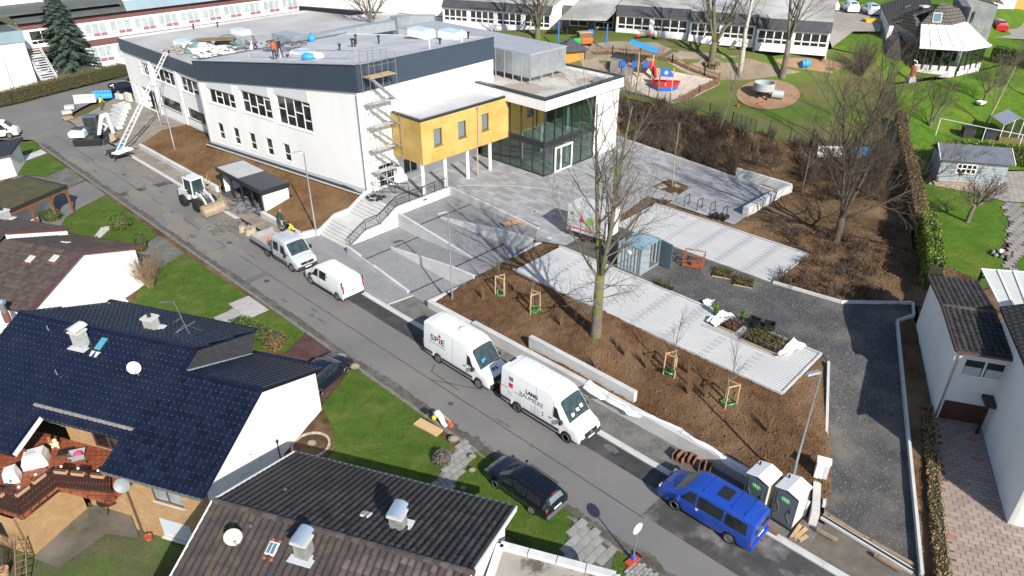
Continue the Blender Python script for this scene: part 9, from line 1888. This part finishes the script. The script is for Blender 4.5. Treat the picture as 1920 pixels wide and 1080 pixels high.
# ---------------------------------------------------------------- people
skin_m=mat('skin',(.50,.30,.22),rough=.6)
def person(label,p,rz,pose,jacket,legs,hat=None,hair=(.05,.03,.02),shoes=(.02,.02,.02),boots=None,hold=None):
 S={}
 hz=.92 if pose!='sit' else .45
 lean={'stand':0,'walk':.06,'sit':.08,'bend':.42,'lean':.22}[pose]
 def up(z,y=0):return V((lean*(z-hz)*1.0,y,z))
 J={'pelvis':V((0,0,hz)),'waist':up(hz+.16),'chest':up(hz+.38),'neck':up(hz+.55),'chin':up(hz+.62)+V((.02,0,0)),'head':up(hz+.72)+V((.03,0,0)),'crown':up(hz+.80)+V((.02,0,0))}
 for sg,n in((1,'L'),(-1,'R')):
  J['sh'+n]=up(hz+.5,sg*.19);
  if pose=='sit':el,wr=V((.1,sg*.26,hz+.24)),V((.36,sg*.16,hz+.14))
  elif pose=='bend':el,wr=J['sh'+n]+V((.12,sg*.06,-.27)),J['sh'+n]+V((.3,sg*.02,-.48))
  elif pose=='walk':el,wr=J['sh'+n]+V((-.08*sg,sg*.06,-.28)),J['sh'+n]+V((.14*-sg+.06,sg*.06,-.5))
  else:el,wr=J['sh'+n]+V((-.02,sg*.07,-.28)),J['sh'+n]+V((.16,sg*.02,-.5))
  J['el'+n]=el;J['wr'+n]=wr;dr=(wr-el).normalized();J['pa'+n]=wr+dr*.08
  sdv=dr.cross(V((0,0,1)));sdv=sdv.normalized()if sdv.length>.1 else V((0,1,0))
  for f in range(4):J['f%d'%f+n]=J['pa'+n]+dr*(.045+.01*(1-abs(f-1.3)))+sdv*(.022*(f-1.5))+V((.01,0,-.02));J['g%d'%f+n]=J['f%d'%f+n]+dr*.03+V((.012,0,-.03))
  J['th'+n]=J['pa'+n]+sdv*.05*sg+V((.03,0,.01))
  J['hip'+n]=V((0,sg*.095,hz-.04))
  if pose=='sit':kn,an=V((.44,sg*.14,hz+.02)),V((.46,sg*.13,.08))
  elif pose=='walk':kn,an=V((.14*sg,sg*.1,hz*.53)),V((.26*sg-.06,sg*.1,.09))
  else:kn,an=V((.03,sg*.12,hz*.53)),V((-.02,sg*.13,.09))
  J['kn'+n]=kn;J['an'+n]=an;J['toe'+n]=an+V((.17,sg*.02,-.045))
 E=[('pelvis','waist'),('waist','chest'),('chest','neck'),('neck','chin'),('chin','head'),('head','crown')];rad={'pelvis':.15,'waist':.135,'chest':.155,'neck':.065,'chin':.075,'head':.1,'crown':.07}
 for n in 'LR':
  E+=[('chest','sh'+n),('sh'+n,'el'+n),('el'+n,'wr'+n),('wr'+n,'pa'+n),('pelvis','hip'+n),('hip'+n,'kn'+n),('kn'+n,'an'+n),('an'+n,'toe'+n),('pa'+n,'th'+n)]+[('pa'+n,'f%d'%f+n)for f in range(4)]+[('f%d'%f+n,'g%d'%f+n)for f in range(4)]
  rad.update({'sh'+n:.08,'el'+n:.052,'wr'+n:.034,'pa'+n:.036,'hip'+n:.105,'kn'+n:.068,'an'+n:.045,'toe'+n:.04,'th'+n:.011});[rad.update({'f%d'%f+n:.0105,'g%d'%f+n:.009})for f in range(4)]
 names=list(J);me=bpy.data.meshes.new('person');me.from_pydata([tuple(J[k])for k in names],[(names.index(a),names.index(b))for a,b in E],[]);tmp=bpy.data.objects.new('tmp',me);COL.objects.link(tmp)
 sk=tmp.modifiers.new('skin','SKIN');
 if not me.skin_vertices:me.skin_vertices.new()if hasattr(me.skin_vertices,'new')else None
 if len(me.skin_vertices):
  for i,k in enumerate(names):me.skin_vertices[0].data[i].radius=(rad[k],rad[k]);me.skin_vertices[0].data[i].use_root=(k=='pelvis')
 tmp.modifiers.new('sub','SUBSURF').levels=1
 bpy.context.view_layer.update();dg=bpy.context.evaluated_depsgraph_get();nm=bpy.data.meshes.new_from_object(tmp.evaluated_get(dg));bpy.data.objects.remove(tmp)
 t=bpy.data.objects.new('person',nm);COL.objects.link(t);t.location=p;t.rotation_euler=(0,0,rz);tag(t,label,'person');nm.name='person'
 cm=lambda c,r=.85:mat('cloth_%d_%d_%d'%tuple(int(x*999)for x in c),c,tuple(x*.8 for x in c),scale=4,rough=r)
 nm.materials.clear();[nm.materials.append(m)for m in(skin_m,cm(jacket),cm(legs),cm(shoes))]
 part={}
 for a,b in E:
  k=1
  for q in(a,b):
   if q in('chin','head','crown')or q[:2]in('pa','th')or q[0]in 'fg':k=0
   elif q[:2]in('hi','kn'):k=2
   elif q[:2]=='to':k=3
  part[a,b]=k
 part[('pelvis','waist')]=1
 for poly in nm.polygons:
  c=poly.center;best=None
  for a,b in E:
   A_,B_=J[a],J[b];d=B_-A_;f=max(0,min(1,(c-A_).dot(d)/(d.length_squared+1e-9)));q=(c-A_-d*f).length/max(rad[a],rad[b])
   if best is None or q<best[0]:best=(q,part[a,b])
  poly.material_index=best[1];poly.use_smooth=True
 hp=J['head'];mb=MB()
 if hat:mb.lathe([(.125,.02),(.12,.06),(.09,.12),(0,.135)],hp,12);mb.cbox(hp+V((.1,0,.025)),.12,.16,.015);mb.build('helmet',mat('helmet_%d'%int(hat[0]*99),hat,rough=.4),t,smooth=True)
 else:mb.ball(hp+V((-.025,0,.035)),.108,10,7,(1,1,1));mb.build('hair',cm(hair),t,smooth=True)
 mb=MB();mb.cbox(hp+V((.105,0,-.02)),.035,.025,.04);[mb.ball(hp+V((.092,sg*.035,.01)),.012,6,4)for sg in(-1,1)];[mb.cbox(hp+V((0,sg*.1,-.01)),.04,.02,.06)for sg in(-1,1)];mb.cbox(hp+V((.09,0,-.055)),.015,.05,.01);mb.build('face',mat('face_detail',(.36,.2,.15),rough=.6),t)
 if hold=='vest':pass
 return t
GR=(.02,.07,.03);BK=(.015,.016,.02)
person('worker in a red jacket standing at the roof guard rail',onroof(516,112),R(100),'bend',(.62,.09,.05),BK)
person('worker in black walking beside the red jacketed worker',onroof(526,107),R(-30),'walk',(.02,.022,.028),(.02,.022,.03))
person('worker in grey top holding a white sheet on the roof',G(480,98,9.3),R(160),'walk',(.16,.17,.2),(.03,.035,.05))
sheet('insulation_sheet','white sheet carried by the grey clad roof worker',[G(468,99,9.3),G(476,99,9.3),G(476,78,10.4),G(470,76,10.4)],ins,8,amp=.03)
person('worker in green jacket leaning over the low wall left of group',SN(-53.1,26.55,.03),R(60),'bend',GR,(.06,.06,.065),hair=(.3,.22,.15))
person('worker in black trousers and green top sitting on the low wall',SN(-52.0,26.62,.1),R(SANG-90),'sit',GR,BK)
person('worker in black jacket and green trousers sitting on the low wall',SN(-51.35,26.62,.1),R(SANG-80),'sit',BK,GR)
person('worker in yellow high visibility vest beside the sitting workers',SN(-50.3,26.35,.03),R(200),'bend',(.62,.65,.04),(.03,.035,.05))
person('person dressed in black walking behind the school end',G(226,176,.05),R(200),'walk',BK,BK)
person('worker in yellow vest standing in the gravel near the step blocks',G(191,206,.1),R(60),'bend',(.6,.62,.05),(.12,.1,.08))
# ---------------------------------------------------------------- forecourt and street furniture
for k,(a,b)in enumerate(((1287,384),(1311,391),(1335,398),(1358,406))):
 p=G(a,b,ZP);t=thing('bike_stand',('first','second','third','fourth')[k]+' black bicycle hoop counted from the tree pit','bike stand',p,R(NANG),'bicycle hoops on the plaza');MB().tube([(-.4,0,-.1),(-.4,0,.82),(-.35,0,.88),(.35,0,.88),(.4,0,.82),(.4,0,-.1)],.035,8).build('hoop',dark_steel,t,smooth=True)
 for x in(-.4,.4):MB().lathe([(.08,0),(.08,.015)],(x,0,0),10).build('base_plate',dark_steel,t)
p=G(1347,410,ZP);t=thing('pipe_bundle','black pipe rolls lying beside the last bicycle hoop','pipes',p,R(SANG));[MB().lathe([(.2,-.35),(.2,.35),(.14,.35),(.14,-.35)],(-.4+.45*k,.1*k,.2),14,'Y').build('roll',black,t,smooth=40)for k in range(3)]
t=thing('plank','short reddish board lying on the ramp edge wall','plank',SN(-36.2,38.0,2.25),R(NANG-20));MB().box(-.8,.8,-.35,.35,0,.05).build('board',mat('red_board',(.40,.24,.16),rough=.8),t);MB().box(-.7,.7,-.05,.05,.05,.09).build('batten',wood,t)
pile('plaza_bags','small dark bags heaped at the head of the entrance steps',SN(-48.4,33.5,ZP),26,.8,.2,black,.1,.35,.5);pile('plaza_mulch','little heap of soil on the plaza beside the hoops',G(1247,378,ZP),30,.6,.12,mulch,.06,.2,.5)
rng=random.Random(3);t=thing('plastic_film','long white plastic film trailing along the retaining wall top','plastic film',SN(-18,27.2,.9));mb=MB();n=70;rows=[]
for i in range(n+1):
 f=i/n;s_=-19.8+12.6*f;n_=27.15-.25*sin(f*9)*(.6 if f>.5 else 1)+.1*mnoise.noise(V((s_,0,0)));w=.12+.08*mnoise.noise(V((s_*.8,3,0)))+(.2 if f<.12 else 0);z=.95-(.25*max(0,sin(f*6+1))if .25<f<.7 else 0)
 rows.append([SN(s_,n_+w*(j-2)/2,z+.025*mnoise.noise(V((s_*2,j,5)))+(.03 if j==2 else 0)-(.12*(2-j)if n_+w*(j-2)/2<27.0 else 0))for j in range(5)])
for i in range(n):
 for j in range(4):mb.quad(rows[i][j],rows[i+1][j],rows[i+1][j+1],rows[i][j+1])
mb.build('film',film,t,world=True,smooth='full');mb=MB();mb.tube([r_[2]+V((0,0,.03))for r_ in rows[8:40]],.035,5);mb.build('rolled_edge',film,t,world=True)
t=thing('electric_cabinet','white electric cabinet standing in the soil by the driveway','cabinet',SN(-6.65,29.2,.75),R(SANG+20));MB().box(-.3,.3,-.2,.2,0,1.25).build('cabinet',upvc,t,bevel=.03);MB().box(-.34,.34,-.24,.24,1.25,1.32).build('lid',upvc,t,bevel=.02);MB().box(.1,.29,-.215,-.201,.1,1.1).build('door',plinth_m,t)
rust=mat('rusty_formwork',(.24,.13,.075),(.15,.085,.055),scale=4,rough=.9)
for k,(s,n)in enumerate(((-12.8,26.3),(-12.3,26.5),(-11.4,26.5))):
 t=thing('formwork_part',('rusty steel formwork tray nearest the gutter','rusty steel formwork tray in the middle','rusty steel formwork frame nearest the blue van')[k],'formwork',SN(s,n,.05),R(SANG+10*k));MB().box(-.3,.3,-.3,.3,0,.05).build('base',rust,t);[MB().box(x0,x1,y0,y1,.05,.4).build('side',rust,t)for x0,x1,y0,y1 in((-.3,-.26,-.3,.3),(.26,.3,-.3,.3),(-.26,.26,.26,.3))];MB().box(-.04,.04,-.3,.26,.05,.5).build('rib',rust,t)
for k,(a,b,L,an)in enumerate(((1500,1002,1.1,40),(1492,998,1.1,48),(1505,1010,.6,30))):t=thing('timber_board',('pale board leaning in front of the right toilet','second pale board left of the leaning board','short batten below the leaning boards')[k],'board',G(a,b,.08),R(an));MB().box(-L/2,L/2,-.09,.09,0,.05).build('board',wood,t);MB().box(-L/2,-L/2+.06,-.09,.09,.05,.08).build('end_lath',wood_d,t)
dr=thing('drain_channel','concrete drain channel with dark grate across the driveway foot','drain',G(1630,1012,.2));d0,d1=G(1541,968,.2),G(1712,1072,.2)
MB().bar(d0,d1,.34,.12).build('channel',concrete_l,dr,world=True);MB().bar(d0+V((0,0,.065)),d1+V((0,0,.065)),.12,.02).build('grate',dark_steel,dr,world=True)
for k,(a,b,c_,d_)in enumerate(((1545,963,1620,1008),(1622,1008,1714,1060),(1532,993,1570,1013),(1640,1040,1690,1070))):p0,p1=G(a,b,.24),G(c_,d_,.24);t=thing('timber_beam',('weathered beam above the drain, upper one','weathered beam above the drain, lower one','short beam left of the drain channel','thin lath below the drain channel')[k],'beam',p0);MB().bar(p0,p1,.16,.14).build('beam',mat('old_beam',(.34,.25,.16),(.24,.18,.12),scale=3,rough=.9),t,world=True);MB().bar(p0.lerp(p1,.1)+V((0,0,.075)),p0.lerp(p1,.14)+V((0,0,.075)),.16,.01).build('strap',rust,t,world=True)
for k,(a,b,m,l)in enumerate(((1447,996,rust,'rusty red gully grate beside the blue van'),(797,770,dark_steel,'dark gully grate in the left gutter'),)):
 t=thing('gully_grate',l,'grate',G(a,b,.02),R(SANG));MB().box(-.3,.3,-.2,.2,0,.02).build('frame',m,t);[MB().box(-.27,.27,-.17+.085*i,-.12+.085*i,.02,.035).build('bar',m,t)for i in range(4)]
for k,(a,b)in enumerate(((845,757),(500,527),(232,327),(430,455))):t=thing('manhole_cover',('small round cover beside the road seam near the SPIE van','round cover in the road beside the small white van','round cover far up the street','round cover beside the truck')[k],'manhole cover',G(a,b,.006));MB().lathe([(.2 if k else .16,0),(.2 if k else .16,.008)],(0,0,0),16).build('rim',dark_steel,t);MB().lathe([(.15,.008),(.15,.012)],(0,0,0),16).build('lid',asphalt_patch,t)
for k,(a,b)in enumerate(((1002,397),)):t=thing('floor_drain','small round drain in the plaza paving','drain',G(a,b,ZP+.008));MB().lathe([(.22,0),(.22,.01)],(0,0,0),16).build('ring',concrete_l,t);MB().lathe([(.14,.01),(.14,.016)],(0,0,0),12).build('grid',dark_steel,t)
p=G(1187,1052,.05);t=thing('road_sign','white round road sign on a pole with blue and red foot','sign',p,R(40));MB().tube([(0,0,0),(0,0,2.35)],.035,8).build('pole',steel,t);MB().lathe([(.3,-.04),(.3,-.015)],(0,0,2.15),20,'Y').build('plate',mat('sign_back',(.62,.63,.63),rough=.5),t);MB().cbox((0,0,.06),.8,.35,.1).build('foot',mat('sign_foot',(.45,.06,.02),rough=.7),t,bevel=.02);MB().cbox((0,0,.22),.16,.16,.3).build('clamp',blue_p,t);MB().cbox((.35,0,.13),.12,.36,.06).build('weight',black,t)
t=thing('cardboard_panel','long flat cardboard panel lying on the front lawn','cardboard',G(803,802,.1),R(-36));MB().box(-.85,.85,-.3,.3,0,.08).build('panel',mat('cardboard',(.55,.36,.19),rough=.9),t);MB().box(-.83,.83,-.31,-.3,.01,.07).build('edge',wood,t)
t=thing('waste_heap','white and yellow bulky waste beside the cardboard panel','waste',G(826,792,.08),R(-40));mb=MB();mb.tube([(-.5,.1,.3),(-.3,.12,.45),(0,.05,.35),(.35,-.1,.2),(.6,-.15,.15)],[.18,.2,.17,.14,.1],9);mb.build('foam_roll',fleece,t,smooth='full');MB().ball((-.32,-.18,.28),.15,8,6,(1,1,1.1)).build('yellow_bag',mat('yellow_bag',(.65,.42,.03),rough=.5),t,smooth=True);MB().cbox((.1,.3,.15),1.0,.12,.2,R(-10)).build('wooden_frame',wood,t);MB().cbox((.65,.1,.12),.3,.25,.22).build('crate',mat('orange_flashing',(.42,.10,.04)),t)
c=G(583,836,.1);t=thing('flower_bed','round flower bed ringed with pale stones on the lawn corner','flower bed',c);MB().lathe([(.95,0),(.8,.06),(0,.1)],(0,0,0),22).build('soil',mulch,t,smooth=True)
for k in range(34):a=k*2*pi/34;MB().cbox((cos(a)*.98,sin(a)*.98,.03),.17,.12,.12,a+pi/2).build('edging_stone',mat('edging_stone',(.46,.38,.30),(.38,.31,.25),scale=3,rough=.9,rnd=.2),t)
MB().ball((.05,.05,.16),.24,9,6,(1.1,.8,.8)).build('boulder',mat('boulder',(.24,.21,.155),(.17,.155,.115),scale=5,rough=1),t)
t=thing('lamp_post','short black garden lamp post at the white gable','garden lamp',G(527,862,.05));MB().tube([(0,0,0),(0,0,1.2)],.03,6).build('pole',black,t);MB().lathe([(.06,1.2),(.09,1.35),(.0,1.42)],(0,0,0),8).build('lantern',black,t)
bld=MATS['boulder']
for k,(a,b,r,l)in enumerate(((735,692-0,.0,''),(665,690,.28,'rounded boulder at the corner of the red drive'),(885,858,.2,'orange tinted boulder beside the stone path'),(868,917,.14,'small pale boulder at the lower end of stone path'),(885,883,.17,'pale boulder right of the stone path'),(850,826,.26,'long log like boulder at the kerb end of the lawn'))):
 if r:t=thing('boulder',l,'boulder',G(a,b,.08));MB().ball((0,0,r*.5),r,9,6,(1.2,.9,.75)).build('stone',bld,t,smooth=True);MB().ball((r*.8,.05,r*.2),r*.4,7,5).build('small_stone',bld,t)
# ---------------------------------------------------------------- terrace of the blue roofed house
def boxplanter(k,p,ang):t=thing('flower_box','flower box with white ball lamp on the terrace railing, number %s from the left'%('one','two','three','four','five','six')[k],'flower box',p,ang,'flower boxes on the terrace railing');MB().box(-.32,.32,-.09,.09,0,.16).build('box',mat('terracotta_box',(.42,.25,.16),rough=.8),t,bevel=.01);MB().box(-.29,.29,-.065,.065,.16,.17).build('soil',mulch,t);MB().ball((.0,.12,.3),.065,8,6).build('ball_lamp',upvc,t,smooth=True);MB().tube([(0,.12,0),(0,.12,.26)],.012,5).build('stem',black,t)
for k,(i,f)in enumerate(((0,.75),(1,.25),(1,.7),(2,.2),(2,.5),(2,.85))):a,b=rp[i],rp[i+1];q=a.lerp(b,f);d=(b-a);boxplanter(k,q+V((0,0,1.02)),atan2(d.y,d.x))
wc_m=mat('white_cover',(.74,.75,.76),rough=.35)
def covered(label,p,sx,sy,h,seed,win=True):
 t=thing('covered_furniture',label,'covered furniture',p,R(20));mb=MB();mb.grid(lambda i,j:V((sx*max(-.8,min(.8,cos(2*pi*i)*1.15))*(1-.2*j**2)*(1+.1*mnoise.noise(V((cos(6.28*i)*3,sin(6.28*i)*3,j*3+seed)))),sy*max(-.8,min(.8,sin(2*pi*i)*1.15))*(1-.2*j**2)*(1+.1*mnoise.noise(V((cos(6.28*i)*3,sin(6.28*i)*3,j*3+seed+7)))),h*j*(1+.1*cos(6.28*i)))),32,6,True);mb.quad(*[V((sx*.66*max(-.8,min(.8,cos(2*pi*i/16)*1.15))/.8,sy*.66*max(-.8,min(.8,sin(2*pi*i/16)*1.15))/.8,h*(1+.1*cos(2*pi*i/16))))for i in range(16)]);mb.build('cover',wc_m,t,smooth='full')
 if win:MB().box(-sx*.5,sx*.5,-sy*.3,sy*.3,h+.005,h+.02).build('panel',mat('grey_window_film',(.4,.42,.44),rough=.2),t);[MB().box(-sx*.5,sx*.5,y-.015,y+.015,h+.02,h+.03).build('bar',wc_m,t)for y in(-sy*.15,sy*.15)]
covered('larger white covered garden furniture with film window on terrace',G(70,868,ZT),.7,.55,.7,1);covered('smaller white covered garden furniture at the terrace edge',G(26,900,ZT),.4,.35,.75,2,False)
t=thing('laundry_tub','grey plastic tub with pink cloth on the red terrace','tub',G(147,858,ZT),R(20));MB().add([(-.32,-.22,0),(.32,-.22,0),(.32,.22,0),(-.32,.22,0),(-.38,-.27,.36),(.38,-.27,.36),(.38,.27,.36),(-.38,.27,.36)],[(3,2,1,0),(0,1,5,4),(1,2,6,5),(2,3,7,6),(3,0,4,7)]).build('tub',mat('tub_grey',(.30,.31,.33),rough=.5),t);MB().ball((.03,0,.26),.22,9,6,(1,.8,.6)).build('pink_cloth',mat('pink_cloth',(.75,.05,.18),rough=.9),t,smooth=True)
t=thing('teddy_figure','pale plush bear figure beside the terrace wall','figure',G(107,838,ZT));pl_=mat('plush',(.68,.56,.38),rough=1);MB().ball((0,0,.2),.17,9,6).build('torso',pl_,t,smooth=True);MB().ball((0,0,.44),.12,9,6).build('head',pl_,t,smooth=True);[MB().ball((x,-.1,z),.07,7,5).build('limb',pl_,t)for x in(-.15,.15)for z in(.08,.28)]
t=thing('teddy_figure','brown figure left of the pale plush bear','figure',G(97,836,ZT));pb_=mat('brown_plush',(.30,.11,.04),rough=1);MB().ball((0,0,.25),.15,9,6,(1,1,1.5)).build('torso',pb_,t,smooth=True);MB().ball((0,0,.52),.1,9,6).build('head',pb_,t,smooth=True)
t=thing('doormat','black doormat on the terrace before the window','mat',G(124,846,ZT+.005),R(20));MB().box(-.4,.4,-.25,.25,0,.015).build('mat',black,t);MB().box(-.42,.42,-.27,-.25,0,.012).build('edge',mach_g,t)
t=thing('round_table','dark round garden table on the patio under the dish','table',G(213,952,-1.5));MB().lathe([(.62,.7),(.62,.74)],(0,0,0),22).build('table_top',mat('dark_table',(.03,.026,.025),rough=.5),t);[MB().bar((.5*cos(a),.5*sin(a),0),(.2*cos(a),.2*sin(a),.7),.035).build('leg',dark_steel,t)for a in(0.4,2.5,4.6)];MB().lathe([(.08,.74),(.1,.84)],(.05,0,0),10).build('bowl',MATS['orange_flashing'],t)
t=thing('plant_pot','small red plant pot at the brick wall corner','plant pot',G(280,1012,-1.55));MB().lathe([(.13,0),(.19,.28),(.16,.28),(.14,.2),(0,.2)],(0,0,0),14).build('pot',mat('red_pot',(.45,.09,.06),rough=.6),t,smooth=40);MB().tube([(0,0,.2),(-.06,.02,.6)],.012,4).build('stalk',twig,t)
t=thing('plant_pot','terracotta pot with bare plant at the lower left corner','plant pot',G(10,1078,-1.5));MB().lathe([(.16,0),(.26,.4),(.22,.4),(.2,.3),(0,.3)],(0,0,0),14).build('pot',mat('terracotta_box',(.42,.25,.16)),t,smooth=40);[MB().tube([(0,0,.3),(.25*cos(a),.25*sin(a),.9)],.012,4).build('stalk',twig,t)for a in(0,1.5,3,4.5)]
p=G(62,1075,-1.5);t=thing('wooden_ladder','old wooden ladder leaning over the lower left garden','ladder',p);l0,l1=p+V((.2,-1.2,0)),p+V((-.6,.8,1.4));sdv=(l1-l0).cross(V((0,0,1))).normalized()*.22
for sg in(-1,1):MB().bar(l0+sdv*sg,l1+sdv*sg,.05,.08).build('rail',wood_d,t,world=True)
for k in range(9):q=l0.lerp(l1,(k+.5)/9);MB().bar(q-sdv,q+sdv,.035).build('rung',wood_d,t,world=True)
p=G(1790,355,2.3);t=thing('bird_house','wooden bird house on a pole before the grey shed','bird house',p);MB().tube([(0,0,0),(.1,0,1.3)],.04,6).build('pole',wood,t);MB().box(-.05,.25,-.13,.13,1.3,1.55).build('box',wood_d,t);MB().prism([(-.12,-.2,1.52),(.32,-.2,1.52),(.1,-.2,1.72)],(0,.4,0)).build('roof',rust,t)
p=G(1880,478,2.28);t=thing('rock_garden','small stone ringed rock garden with white ball beside the path','rock garden',p);[MB().ball((.75*cos(a),.5*sin(a),.1),.16,7,5).build('stone',concrete_d,t,smooth=True)for a in[i*.6 for i in range(10)]];MB().ball((-.15,.15,.25),.18,10,8).build('white_ball',upvc,t,smooth=True);MB().ball((.2,-.1,.12),.35,9,6,(1,.8,.5)).build('boulder',bld,t)
p=G(1708,150,5.4);t=thing('toy_tower','small red and white slide toy beside the lean-to','toy',p);MB().tube([(0,0,0),(0,0,1.6)],.3,10).build('red_tube',mat('faded_red',(.55,.12,.1),rough=.5),t,smooth=True);MB().box(-.4,.4,-.4,.4,-.3,.4).build('grey_base',plinth_m,t);MB().tube([(.3,0,1.6),(.1,0,2.2),(-.3,0,2.3)],.05,6).build('handle',upvc,t)
p=G(1812,143,5.3);t=thing('pin_wheel','coloured garden pinwheel on the upper lawn','pinwheel',p);MB().tube([(0,0,0),(0,0,.9)],.015,5).build('stick',steel,t);[MB().prism([(0,0,.9),(.25*cos(a),0,.9+.25*sin(a)),(.25*cos(a+.6),0,.9+.25*sin(a+.6))],(0,.01,0)).build('blade',m,t)for a,m in((0,red_p),(1.57,MATS['toy_yellow']),(3.14,blue_p),(4.7,MATS['bright_green']))]
t=thing('wheelbarrow','small white and dark cart under the round fruit tree','cart',G(1838,199,4.1),.4);MB().add([(-.4,-.25,.25),(.3,-.25,.25),(.3,.25,.25),(-.4,.25,.25),(-.5,-.32,.55),(.45,-.32,.55),(.45,.32,.55),(-.5,.32,.55)],[(3,2,1,0),(0,1,5,4),(1,2,6,5),(2,3,7,6),(3,0,4,7)]).build('tray',upvc,t);MB().lathe([(.18,-.05),(.18,.05)],(.6,0,.18),12,'Y').build('wheel',rubber,t);[MB().bar((-.3,y,.35),(-1.0,y,.6),.04).build('handle',dark_steel,t)for y in(-.25,.25)]
t=thing('log_pile','stacked yellowish logs beside the red car drive','log pile',G(1888,30,7.2),R(10));[MB().tube([(-.9+.3*(k%5),0,.15+.26*(k//5)),(-.9+.3*(k%5),1.2,.15+.26*(k//5))],.14,8).build('log',wood,t)for k in range(15)]
t=thing('waste_container','yellow skip behind the far parked cars','skip',G(1630,44,9.0),R(5),None,.65);MB().add([(-1.0,-.6,0),(1.0,-.6,0),(1,.6,0),(-1,.6,0),(-1.3,-.75,.9),(1.3,-.75,.9),(1.3,.75,.9),(-1.3,.75,.9)],[(3,2,1,0),(0,1,5,4),(1,2,6,5),(2,3,7,6),(3,0,4,7),(4,5,6,7)]).build('skip',MATS['toy_yellow'],t);MB().box(-1.35,1.35,-.8,.8,.88,.95).build('rim',MATS['toy_yellow'],t)
# ---------------------------------------------------------------- terrain under everything
def make_ground():
 mb=MB();st=3.0;x0,x1,y0,y1=-135,120,-30,190;nx=int((x1-x0)/st);ny=int((y1-y0)/st)
 cell={};far=CTRL[::25]
 for p in CTRL:cell.setdefault((int(p.x//6),int(p.y//6)),[]).append(p)
 Z={}
 for i in range(nx+1):
  for j in range(ny+1):
   x=x0+i*st;y=y0+j*st;best=None;near=[]
   ci,cj=int(x//6),int(y//6)
   for a in(-1,0,1):
    for b in(-1,0,1):
     for p in cell.get((ci+a,cj+b),()):near.append((hypot(p.x-x,p.y-y),p.z))
   near=[q for q in near if q[0]<6]
   if near:z=min(q[1]for q in near)
   else:
    w=0;zz=0
    for p in far:
     d=(p.x-x)**2+(p.y-y)**2;k=1/(d*d+1);w+=k;zz+=k*p.z
    z=zz/w
   Z[i,j]=z-.4
 for i in range(nx+1):
  for j in range(ny+1):
   x=x0+i*st;y=y0+j*st
   if i in(0,nx)or j in(0,ny):
    x=(x-(x0+x1)/2)*6;y=(y-60)*6+60
   mb.v.append(V((x,y,Z[i,j])))
 for i in range(nx):
  for j in range(ny):a=i*(ny+1)+j;mb.f.append((a,a+ny+1,a+ny+2,a+1))
 struct(mb.build('ground',terrain_m,smooth='full'))
make_ground()
